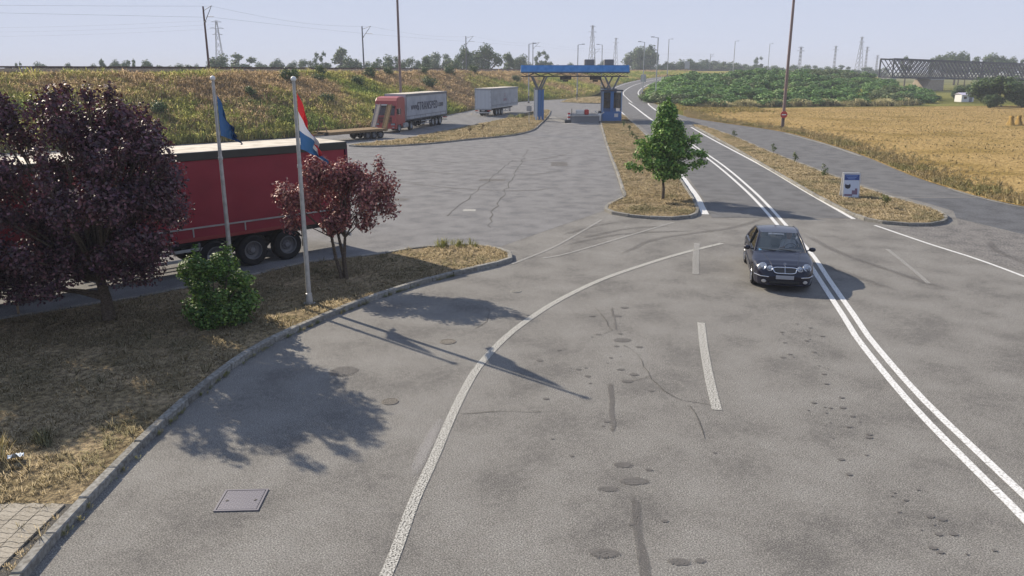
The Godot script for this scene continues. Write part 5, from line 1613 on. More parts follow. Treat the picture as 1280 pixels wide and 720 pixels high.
		bp.bar(Vector3(s * 0.82, 0.92, -0.34), Vector3(s * 0.625, 1.42, -0.34), 0.03, 0.08)
		part("door_pillar", bp, M.black, o)
		var sl := MB.new()
		sl.bar(Vector3(s * 0.835, 0.925, 0.88), Vector3(s * 0.83, 0.935, -1.5), 0.03, 0.03)
		part("waist_trim", sl, M.chrome, o)
		# door seams and handles
		for z in [0.72, -0.34, -1.18]:
			var sm := MB.new()
			var pp := []
			for k in 6:
				var q2 := car_section(z)
				var p: Vector3 = q2[1].lerp(q2[4], k / 5.0)
				pp.append(Vector3(s * (lut(WIDTH, z) * lerpf(0.985, 0.965, k / 5.0) + 0.012 * sin(k / 5.0 * PI)), p.y, z))
			for k in 5: sm.bar(pp[k], pp[k + 1], 0.006, 0.012)
			part("door_seam", sm, M.black, o)
		for z in [-0.18, -1.0]: rbox("door_handle", o, paint, Vector3(s * 0.915, 0.80, z), Vector3(0.03, 0.035, 0.19), 0.012)
		var rs := MB.new()
		rs.bar(Vector3(s * 0.922, 0.52, 1.0), Vector3(s * 0.922, 0.53, -0.9), 0.018, 0.05, 0.006)
		part("rub_strip", rs, paint, o)
		# mirror
		var mi := MB.new()
		var mr := []
		for i in 7:
			var a := PI * i / 6.0
			var rr := sin(a)
			var ring := []
			for k in 10:
				var t := TAU * k / 10.0
				ring.append(Vector3(s * (1.0 - cos(a) * 0.11), 0.985 + sin(t) * rr * 0.075, 0.66 + cos(t) * rr * 0.07 - 0.02 * absf(cos(a))))
			mr.append(ring)
		mi.grid(mr, Vector3(s * 1.0, 0.985, 0.66), true)
		mi.bar(Vector3(s * 0.8, 0.945, 0.70), Vector3(s * 0.93, 0.965, 0.67), 0.05, 0.03, 0.01)
		part("mirror", mi, paint, o)
		# twin oval headlights
		for q in [[0.645, 2.175, 0.125, 0.105], [0.435, 2.265, 0.085, 0.078]]:
			var c := surf_point(q[0], q[1])
			c.x *= s
			var nn := Vector3(s * (0.42 if q[0] > 0.5 else 0.2), 0.62, 0.75).normalized()
			var xx := Vector3.UP.cross(nn).normalized()
			var bs := Basis(xx, nn, xx.cross(nn))
			var bowl := MB.new()
			bowl.lathe([[q[2] * 1.08, -0.01], [q[2] * 1.06, 0.022], [q[2] * 0.96, 0.028], [q[2] * 0.9, 0.012]], Vector3.ZERO, Basis(Vector3(1, 0, 0), Vector3(0, 1, 0), Vector3(0, 0, q[3] / q[2] * 1.15)), 24)
			var hb := part("headlight", bowl, M.chrome, o, Transform3D(bs, c))
			var rfl := MB.new()
			rfl.lathe([[q[2] * 0.92, 0.014], [q[2] * 0.7, 0.004], [q[2] * 0.4, -0.004], [q[2] * 0.3, 0.012], [0.0, 0.016]], Vector3.ZERO, Basis(Vector3(1, 0, 0), Vector3(0, 1, 0), Vector3(0, 0, q[3] / q[2] * 1.15)), 20)
			part("reflector", rfl, mat(S(150, 156, 166), 0.25, 0.7), hb)
			var ln := MB.new()
			ln.lathe([[q[2] * 0.98, 0.022], [q[2] * 0.7, 0.048], [q[2] * 0.35, 0.06], [0.0, 0.063]], Vector3.ZERO, Basis(Vector3(1, 0, 0), Vector3(0, 1, 0), Vector3(0, 0, q[3] / q[2] * 1.15)), 20)
			part("lens", ln, glass(S(220, 228, 235), 0.12, 0.02), hb)
		var fg := MB.new()
		fg.lathe([[0.075, -0.02], [0.075, 0.012], [0.05, 0.02], [0.0, 0.022]], Vector3.ZERO, Basis(Vector3(1, 0, 0), Vector3(0, 1, 0), Vector3(0, 0, 0.62)), 18)
		part("fog_lamp", fg, M.alloy, o, Transform3D(Basis(Vector3.UP, s * 0.55) * Basis(Vector3.RIGHT, PI * 0.5), Vector3(s * 0.60, 0.335, 2.405)))
		var tl := MB.new()
		tl.box(Vector3.ZERO, Vector3(0.3, 0.22, 0.1), Basis(Vector3.UP, s * -0.5), 0.04)
		part("tail_lamp", tl, M.red, o, Transform3D(Basis.IDENTITY, Vector3(s * 0.66, 0.76, -2.33)))
		var bt := MB.new()
		bt.bar(Vector3(s * 0.46, 0.475, 2.437), Vector3(s * 0.70, 0.475, 2.35), 0.03, 0.03, 0.008); bt.bar(Vector3(s * 0.70, 0.475, 2.35), Vector3(s * 0.86, 0.475, 2.06), 0.03, 0.03, 0.008)
		part("bumper_strip", bt, M.chrome, o)
	# radiator grille: a rounded frame with bars, lying on the sloping nose
	var gx := Transform3D(Basis(Vector3.RIGHT, -0.72), Vector3(0, 0.655, 2.325))
	var frm := []
	for k in 33:
		var t := TAU * k / 32.0
		var cx := signf(cos(t)) * pow(absf(cos(t)), 0.45); var cy := signf(sin(t)) * pow(absf(sin(t)), 0.5)
		frm.append(Vector3(cx * (0.33 + 0.03 * cy), cy * 0.105, 0.01))
	var gf := MB.new()
	gf.tube(frm, [0.016], 7, false)
	var gnode := part("grille", gf, M.chrome, o, gx)
	var gb := MB.new()
	gb.box(Vector3(0, 0, -0.005), Vector3(0.64, 0.19, 0.02), Basis.IDENTITY, 0.008)
	part("backing", gb, M.black, gnode)
	for k in 4:
		rbox("bar", gnode, M.midgrey, Vector3(0, -0.066 + 0.044 * k, 0.012), Vector3(0.62, 0.01, 0.014), 0.002)
	rbox("bar", gnode, M.chrome, Vector3(0, 0, 0.016), Vector3(0.014, 0.19, 0.014), 0.002)
	var em := MB.new()
	em.lathe([[0.036, -0.004], [0.041, 0.0], [0.036, 0.004], [0.032, 0.0], [0.036, -0.004]], Vector3(0, 0.05, 0), Basis(Vector3.RIGHT, PI * 0.5), 20)
	for k in 3: em.bar(Vector3(0, 0.05, 0), Vector3(sin(TAU * k / 3) * 0.036, 0.05 + cos(TAU * k / 3) * 0.036, 0), 0.008, 0.006)
	em.tube([Vector3(0, -0.03, 0), Vector3(0, 0.016, 0)], [0.012, 0.006], 6)
	part("bonnet_star", em, M.chrome, o, Transform3D(Basis.IDENTITY, Vector3(0, 0.775, 2.185)))
	for s in [-1.0, 1.0]:
		var cre := MB.new()
		var pts := []
		for k in 9:
			var z := 0.98 + 1.2 * k / 8.0
			pts.append(surf_point(s * lerpf(0.60, 0.36, k / 8.0), z) + Vector3(0, 0.002, 0))
		cre.tube(pts, [0.012], 6, false)
		part("bonnet_crease", cre, paint, o)
	rbox("licence_plate", o, mat(S(150, 152, 158), 0.6), Vector3(0, 0.475, 2.452), Vector3(0.52, 0.115, 0.014), 0.004)
	var ai := MB.new()
	ai.box(Vector3(0, 0, 0), Vector3(0.86, 0.1, 0.05), Basis.IDENTITY, 0.02)
	part("air_intake", ai, M.black, o, Transform3D(Basis.IDENTITY, Vector3(0, 0.315, 2.415)))
	var lp := MB.new()
	lp.box(Vector3(0, 0, 0), Vector3(1.1, 0.05, 0.1), Basis.IDENTITY, 0.02)
	part("front_lip", lp, paint, o, Transform3D(Basis.IDENTITY, Vector3(0, 0.235, 2.38)))
	for x in [-0.15, 0.45]:
		var wp := MB.new()
		wp.bar(Vector3(x, 0.995, 1.05), Vector3(x - 0.5, 1.03, 1.0), 0.02, 0.015)
		part("wiper", wp, M.black, o)
	# cabin
	var trim := mat(S(62, 64, 68), 0.8)
	var cloth := mat(S(128, 128, 128), 0.9)
	rbox("dashboard", o, trim, Vector3(0, 0.86, 0.66), Vector3(1.46, 0.2, 0.5), 0.06)
	rbox("cabin_floor", o, M.black, Vector3(0, 0.34, -0.4), Vector3(1.5, 0.06, 2.2), 0.0)
	rbox("parcel_shelf", o, trim, Vector3(0, 0.93, -1.5), Vector3(1.4, 0.05, 0.5), 0.01)
	rbox("rear_bench", o, cloth, Vector3(0, 0.72, -1.18), Vector3(1.35, 0.6, 0.25), 0.06)
	var stk := MB.new()
	stk.box(Vector3(-0.62, 0.99, 0.93), Vector3(0.09, 0.07, 0.004), Basis(Vector3.RIGHT, -0.9))
	part("windscreen_sticker", stk, mat(S(120, 170, 205), 0.6), o)
	for s in [-1.0, 1.0]:
		var se := MB.new()
		se.box(Vector3(s * 0.38, 0.5, -0.1), Vector3(0.5, 0.2, 0.52), Basis.IDENTITY, 0.06)
		se.box(Vector3(s * 0.38, 0.84, -0.42), Vector3(0.48, 0.66, 0.15), Basis(Vector3.RIGHT, -0.2), 0.06)
		se.box(Vector3(s * 0.38, 1.22, -0.5), Vector3(0.26, 0.18, 0.1), Basis(Vector3.RIGHT, -0.1), 0.04)
		part("seat", se, cloth, o)
	var st := MB.new()
	var ring := []
	for k in 25:
		var t := TAU * k / 24.0
		ring.append(Vector3(cos(t) * 0.185, sin(t) * 0.185, 0))
	st.tube(ring, [0.015], 6, false)
	st.box(Vector3(0, -0.01, 0.01), Vector3(0.34, 0.05, 0.03), Basis.IDENTITY, 0.01); st.box(Vector3(0, 0, 0.02), Vector3(0.12, 0.12, 0.04), Basis.IDENTITY, 0.02)
	part("steering_wheel", st, mat(S(80, 82, 86), 0.6), o, Transform3D(Basis(Vector3.RIGHT, 0.42), Vector3(0.38, 0.93, 0.30)))
	var rm := MB.new()
	rm.box(Vector3(0, 1.335, 0.28), Vector3(0.22, 0.06, 0.03), Basis.IDENTITY, 0.01)
	part("inner_mirror", rm, M.black, o)
	# the driver, one continuous body with hands on the wheel
	var dr := thing("person", "driver in a light shirt with both hands on the car's steering wheel", "person", o.position, o.rotation.y)
	var c := Vector3(0.38, 0, -0.22)
	var bones := [
		[c + Vector3(0, 0.66, -0.02), c + Vector3(0, 0.84, -0.08), 0.155, 0.15, 1], [c + Vector3(0, 0.84, -0.08), c + Vector3(0, 1.0, -0.1), 0.15, 0.14, 1],
		[c + Vector3(-0.15, 1.02, -0.1), c + Vector3(0.15, 1.02, -0.1), 0.075, 0.075, 1], [c + Vector3(0, 1.04, -0.09), c + Vector3(0, 1.15, -0.06), 0.055, 0.052, 0],
		[c + Vector3(0, 1.205, -0.045), c + Vector3(0, 1.27, -0.055), 0.082, 0.09, 0], [c + Vector3(0, 1.19, 0.02), c + Vector3(0, 1.225, 0.045), 0.02, 0.016, 0],
		[c + Vector3(-0.085, 1.225, -0.04), c + Vector3(-0.088, 1.25, -0.045), 0.014, 0.016, 0], [c + Vector3(0.085, 1.225, -0.04), c + Vector3(0.088, 1.25, -0.045), 0.014, 0.016, 0],
		[c + Vector3(0, 1.275, -0.075), c + Vector3(0, 1.25, -0.1), 0.09, 0.085, 2],
	]
	for s in [-1.0, 1.0]:
		bones.append([c + Vector3(s * 0.17, 1.01, -0.08), c + Vector3(s * 0.26, 0.80, 0.08), 0.058, 0.047, 1])
		bones.append([c + Vector3(s * 0.26, 0.80, 0.08), c + Vector3(s * 0.19, 0.93, 0.40), 0.043, 0.03, 0])
		bones.append([c + Vector3(s * 0.19, 0.93, 0.40), c + Vector3(s * 0.183, 0.965, 0.475), 0.03, 0.026, 0])
		for k in 4: bones.append([c + Vector3(s * (0.186 + 0.004 * k), 0.955 + 0.02 * k - 0.02, 0.485), c + Vector3(s * 0.165, 0.95 + 0.02 * k - 0.02, 0.525), 0.0105, 0.009, 0])
		bones.append([c + Vector3(s * 0.178, 0.985, 0.45), c + Vector3(s * 0.155, 1.0, 0.49), 0.012, 0.01, 0])
		bones.append([c + Vector3(s * 0.1, 0.67, 0.0), c + Vector3(s * 0.14, 0.70, 0.42), 0.088, 0.065, 3])
		bones.append([c + Vector3(s * 0.14, 0.70, 0.42), c + Vector3(s * 0.14, 0.45, 0.62), 0.06, 0.045, 3])
	var body := MB.new()
	nets(body, bones, 0.017, [Color(0.42, 0.24, 0.16), Color(0.50, 0.52, 0.56), Color(0.03, 0.022, 0.018), Color(0.05, 0.06, 0.09)])
	part("body", body, vmat(0.8), dr)
	var ey := MB.new()
	for s in [-1.0, 1.0]: ey.lathe([[0.0, -0.006], [0.01, 0.0], [0.0, 0.006]], c + Vector3(s * 0.032, 1.238, 0.03), Basis(Vector3.RIGHT, PI * 0.5), 8)
	part("eyes", ey, M.black, dr)
	var mo := MB.new()
	mo.box(c + Vector3(0, 1.168, 0.034), Vector3(0.045, 0.008, 0.006), Basis.IDENTITY, 0.002)
	part("mouth", mo, mat(S(120, 60, 56), 0.7), dr)

# surface nets round tapered capsules joined by a smooth minimum; bones: [a, b, ra, rb, colour index]
func nets(mb: MB, bones: Array, cell: float, cols: Array) -> void:
	var lo := Vector3.ONE * 1e9; var hi := -lo
	for b in bones:
		var r: float = maxf(b[2], b[3]) + cell * 2
		lo = lo.min(b[0] - Vector3.ONE * r).min(b[1] - Vector3.ONE * r); hi = hi.max(b[0] + Vector3.ONE * r).max(b[1] + Vector3.ONE * r)
	var nx := ceili((hi.x - lo.x) / cell) + 1; var ny := ceili((hi.y - lo.y) / cell) + 1; var nz := ceili((hi.z - lo.z) / cell) + 1
	var f := PackedFloat32Array()
	f.resize(nx * ny * nz)
	f.fill(1.0)
	var who := PackedByteArray()
	who.resize(f.size())
	var best := PackedFloat32Array()
	best.resize(f.size())
	best.fill(9.0)
	var k := 0.03
	for b in bones:
		var r: float = maxf(b[2], b[3]) + cell * 3
		var l: Vector3 = (b[0].min(b[1]) - Vector3.ONE * r - lo) / cell
		var h: Vector3 = (b[0].max(b[1]) + Vector3.ONE * r - lo) / cell
		var ab: Vector3 = b[1] - b[0]
		var kk := minf(k, minf(b[2], b[3]) * 0.7)
		for x in range(maxi(0, int(l.x)), mini(nx, int(h.x) + 2)):
			for y in range(maxi(0, int(l.y)), mini(ny, int(h.y) + 2)):
				for z in range(maxi(0, int(l.z)), mini(nz, int(h.z) + 2)):
					var p := lo + Vector3(x, y, z) * cell
					var t := clampf((p - b[0]).dot(ab) / maxf(ab.length_squared(), 1e-9), 0, 1)
					var d: float = p.distance_to(b[0] + ab * t) - lerpf(b[2], b[3], t)
					var i := (x * ny + y) * nz + z
					if d < best[i]:
						best[i] = d
						who[i] = b[4]
					var hh := maxf(kk - absf(d - f[i]), 0.0) / kk
					f[i] = minf(d, f[i]) - hh * hh * kk * 0.25
	var pts := {}
	for x in nx - 1:
		for y in ny - 1:
			for z in nz - 1:
				var i := (x * ny + y) * nz + z
				var inside := 0
				var sum := Vector3.ZERO
				var cnt := 0
				var vals := []
				for q in 8: vals.append(f[((x + (q & 1)) * ny + y + ((q >> 1) & 1)) * nz + z + (q >> 2)])
				for q in 8: if vals[q] < 0: inside += 1
				if inside == 0 or inside == 8: continue
				for q in 8:
					for ax in [1, 2, 4]:
						if q & ax: continue
						var a: float = vals[q]; var b2: float = vals[q | ax]
						if (a < 0) == (b2 < 0): continue
						var t := a / (a - b2)
						var pa := Vector3(q & 1, (q >> 1) & 1, q >> 2); var q2: int = q | ax
						sum += pa.lerp(Vector3(q2 & 1, (q2 >> 1) & 1, q2 >> 2), t)
						cnt += 1
				var g := Vector3(vals[1] + vals[3] + vals[5] + vals[7] - vals[0] - vals[2] - vals[4] - vals[6], vals[2] + vals[3] + vals[6] + vals[7] - vals[0] - vals[1] - vals[4] - vals[5], vals[4] + vals[5] + vals[6] + vals[7] - vals[0] - vals[1] - vals[2] - vals[3])
				pts[i] = [lo + (Vector3(x, y, z) + sum / cnt) * cell, g.normalized(), cols[who[i]]]
	for i in pts:
		var z: int = i % nz; var y: int = (i / nz) % ny; var x: int = i / (nz * ny)
		var steps := [ny * nz, nz, 1]
		var pos := [x, y, z]
		for ax in 3:
			var u: int = (ax + 1) % 3; var w: int = (ax + 2) % 3
			if pos[u] == 0 or pos[w] == 0: continue
			if (f[i] < 0) == (f[i + steps[ax]] < 0): continue
			var q0 = pts.get(i); var q1 = pts.get(i - steps[u]); var q2 = pts.get(i - steps[u] - steps[w]); var q3 = pts.get(i - steps[w])
			if q1 == null or q2 == null or q3 == null: continue
			mb.col = q0[2]
			mb.tri(q0[0], q1[0], q2[0], q0[1], q1[1], q2[1]); mb.tri(q0[0], q2[0], q3[0], q0[1], q2[1], q3[1])

# ---------------------------------------------------------------- gate canopy, booth, platform
func build_gate() -> void:
	var blue := wmat(ntex(130, 0.03, 128, [0.0, S(56, 116, 170), 0.5, S(70, 130, 184), 1.0, S(84, 142, 194)], 0.05, 3), 0.3, null, 1.0, 0.5)
	var bluep := mat(S(56, 102, 154), 0.5)
	var z0 := -107.0
	var g := thing("gate_canopy", "blue metal canopy on two forked columns spanning the gate lanes", "canopy", Vector3(8.4, 0, z0))
	# sloping front fascia as ribbed panels, and a flat roof behind it
	for i in 36:
		var f := MB.new()
		var x := -7.0 + i * 0.3915
		f.box(Vector3(x, 6.75, 0.25), Vector3(0.37, 1.02, 0.04), Basis(Vector3.RIGHT, -0.62), 0.008)
		f.box(Vector3(x - 0.19, 6.765, 0.275), Vector3(0.03, 1.02, 0.05), Basis(Vector3.RIGHT, -0.62))
		part("fascia_panel", f, blue, g)
	var rf := MB.new()
	rf.box(Vector3(-0.1, 7.12, -4.0), Vector3(13.6, 0.08, 8.0)); rf.box(Vector3(-0.1, 6.33, -3.6), Vector3(14.3, 0.06, 8.2))
	part("roof", rf, M.midgrey, g)
	for s in [-1, 1]:
		var e := MB.new()
		bprism(e, PackedVector2Array([Vector2(0.55, 6.36), Vector2(-0.02, 7.16), Vector2(-7.9, 7.16), Vector2(-7.7, 6.36)]), -0.03, 0.03, 0.01, Transform3D(SIDEWAYS, Vector3(-0.1 + s * 7.05, 0, 0)))
		part("gable", e, bluep, g)
	var gut := MB.new()
	gut.box(Vector3(-0.1, 6.28, 0.5), Vector3(14.3, 0.14, 0.1), Basis.IDENTITY, 0.02)
	part("gutter", gut, mat(S(70, 96, 130), 0.5), g)
	# lattice girder under the roof
	for z in [0.1, -3.6, -7.2]:
		var c1 := MB.new()
		c1.bar(Vector3(-7.1, 6.2, z), Vector3(6.9, 6.2, z), 0.1, 0.1); c1.bar(Vector3(-7.1, 5.72, z), Vector3(6.9, 5.72, z), 0.09, 0.09)
		part("girder_chord", c1, M.darkgrey, g)
		for i in 16:
			var d := MB.new()
			var x := -7.1 + i * 0.875
			d.bar(Vector3(x, 5.74 if i % 2 else 6.18, z), Vector3(x + 0.875, 6.18 if i % 2 else 5.74, z), 0.05, 0.05)
			part("girder_diagonal", d, M.darkgrey, g)
	# columns: bundles of blue posts with forked heads
	for q in [[-4.75, 0.0], [4.75, 0.0]]:
		for z in [0.1, -7.0]:
			for dx in [-0.42, 0.0, 0.42]:
				var p := MB.new()
				p.box(Vector3(q[0] + dx, 2.05, z), Vector3(0.3, 4.1, 0.35), Basis.IDENTITY, 0.03)
				part("column_post", p, bluep if dx != -0.42 else mat(S(176, 184, 194), 0.5), g)
			var k := MB.new()
			for s in [-1, 1]: k.bar(Vector3(q[0] + s * 0.12, 4.0, z), Vector3(q[0] + s * 0.95, 5.75, z), 0.2, 0.22, 0.02)
			part("forked_head", k, M.midgrey, g)
			var pl := MB.new()
			pl.box(Vector3(q[0], 4.12, z), Vector3(1.3, 0.12, 0.45), Basis.IDENTITY, 0.02)
			part("column_cap", pl, M.midgrey, g)
	for x in [2.2, 4.9]:
		var u := MB.new()
		u.box(Vector3(x, 7.55, -5.5), Vector3(1.3, 0.8, 1.2), Basis.IDENTITY, 0.04)
		part("roof_unit", u, M.midgrey, g)
	# lane signals hang from the girder
	var sg := [["dark lane signal box hanging under the canopy nearer the left column", -1.35], ["dark lane signal box hanging under the canopy nearer the booth", 2.55]]
	for q in sg:
		var t := thing("lane_signal", q[0], "signal", Vector3(8.4 + q[1], 5.2, z0 + 0.15), 0.0, "lane signals under the canopy")
		rbox("housing", t, M.black, Vector3(0, 0.32, 0), Vector3(1.5, 0.42, 0.25), 0.03)
		rbox("housing_small", t, M.black, Vector3(0, -0.02, 0), Vector3(0.7, 0.2, 0.2), 0.03)
		for x in [-0.4, 0.4]:
			rbox("hanger", t, M.darkgrey, Vector3(x, 0.52, 0), Vector3(0.05, 0.14, 0.05), 0.0)
			var l := MB.new()
			l.lathe([[0.13, 0.0], [0.14, 0.05], [0.0, 0.03]], Vector3(x, 0.32, 0.12), Basis(Vector3.RIGHT, PI * 0.5), 16)
			part("lens", l, mat(S(48, 40, 40), 0.3), t)
	# booth
	var bp := mat(S(74, 106, 148), 0.5)
	var pale := mat(S(128, 150, 178), 0.5)
	var b := thing("control_booth", "blue control booth with barred windows under the canopy", "booth", Vector3(13.05, 0, -106.2))
	rbox("base", b, bluep, Vector3(0, 0.65, 0), Vector3(2.5, 1.3, 2.4), 0.03)
	rbox("wall", b, bp, Vector3(-0.35, 2.6, -0.15), Vector3(1.8, 2.6, 2.0), 0.02)
	rbox("lintel", b, mat(S(60, 66, 78), 0.5), Vector3(0, 3.98, 0), Vector3(2.7, 0.16, 2.6), 0.02)
	for x in [-1.22, -0.05, 1.2]: rbox("post", b, bluep if x < 0 and x > -1 else pale, Vector3(x, 2.6, 1.12), Vector3(0.13 if x != -0.05 else 0.4, 2.62, 0.16), 0.015)
	for x in [-0.65, 0.65]:
		var w := rbox("window", b, M.glassdark, Vector3(x, 2.75, 1.08), Vector3(0.95, 1.95, 0.04), 0.0)
		var fr := MB.new()
		for s in [-1, 1]:
			fr.box(Vector3(s * 0.45, 0, 0.045), Vector3(0.07, 1.95, 0.05)); fr.box(Vector3(0, s * 0.96, 0.05), Vector3(0.83, 0.07, 0.05))
		fr.box(Vector3(0, 0.1, 0.05), Vector3(0.83, 0.05, 0.04)); fr.box(Vector3(0.0, 0, 0.055), Vector3(0.05, 1.85, 0.04))
		part("window_frame", fr, mat(S(34, 42, 58), 0.5), w)
	rbox("notice", b, M.offwhite, Vector3(0.55, 0.85, 1.215), Vector3(0.5, 0.45, 0.02), 0.004)
	var dd := rbox("door", b, bluep, Vector3(1.26, 2.4, -0.2), Vector3(0.04, 2.2, 0.95), 0.01)
	rbox("door_window", dd, M.glassdark, Vector3(0.025, 0.45, 0), Vector3(0.02, 0.9, 0.65), 0.004)
	rbox("handle", dd, M.steel, Vector3(0.035, -0.1, 0.38), Vector3(0.03, 0.04, 0.14), 0.005)
	# platform with blocks on it
	var p2 := thing("concrete_platform", "low concrete lane platform left of the booth", "platform", Vector3(9.35, 0, -105.0))
	rbox("wall", p2, M.midgrey, Vector3(0, 0.42, 0), Vector3(3.6, 0.84, 5.0), 0.03)
	rbox("top_slab", p2, M.concrete, Vector3(0, 0.9, 0), Vector3(3.75, 0.12, 5.15), 0.02)
	ribbon(PackedVector2Array([Vector2(7.0, -102.2), Vector2(11.2, -102.2)]), 0.5, 0.012, M.paint, "stop_line", get_node("road"))
	var bl := thing("barrier_block", "white and red plastic barrier lying on the platform", "barrier", Vector3(9.1, 0.96, -104.2))
	rbox("white_section", bl, M.offwhite, Vector3(-0.3, 0.3, 0), Vector3(1.1, 0.6, 0.6), 0.1)
	rbox("red_section", bl, M.red, Vector3(0.55, 0.34, 0), Vector3(0.58, 0.66, 0.64), 0.1)
	var bo := thing("crash_barrier", "red and white striped post guarding the platform end", "barrier", Vector3(7.2, 0.0, -103.0))
	rbox("foot", bo, M.darkgrey, Vector3(0, 0.2, 0), Vector3(0.9, 0.4, 0.7), 0.04)
	for k in 4: rbox("stripe", bo, M.red if k % 2 else M.white, Vector3(0.1, 0.5 + k * 0.22, 0), Vector3(0.36 - 0.04 * (k % 2), 0.22, 0.3), 0.02)
	rbox("side_post", bo, M.darkgrey, Vector3(0.45, 0.9, 0), Vector3(0.08, 1.8, 0.08), 0.01)
	var wb := thing("barrier_stand", "white barrier stand with raised arms beside the booth", "barrier", Vector3(11.25, 0.0, -103.6))
	rbox("foot", wb, M.midgrey, Vector3(0, 0.12, 0), Vector3(0.8, 0.24, 0.6), 0.04)
	rbox("cabinet", wb, M.white, Vector3(0.05, 0.7, 0), Vector3(0.34, 0.95, 0.3), 0.04)
	var arm := MB.new()
	arm.bar(Vector3(0, 1.0, 0), Vector3(-0.62, 1.5, 0), 0.1, 0.14, 0.02); arm.bar(Vector3(0.1, 1.0, 0), Vector3(0.62, 1.32, 0), 0.08, 0.12, 0.02)
	part("arm", arm, M.offwhite, wb)
	rbox("lamp_head", wb, M.darkgrey, Vector3(0.05, 1.32, 0), Vector3(0.4, 0.34, 0.25), 0.06)

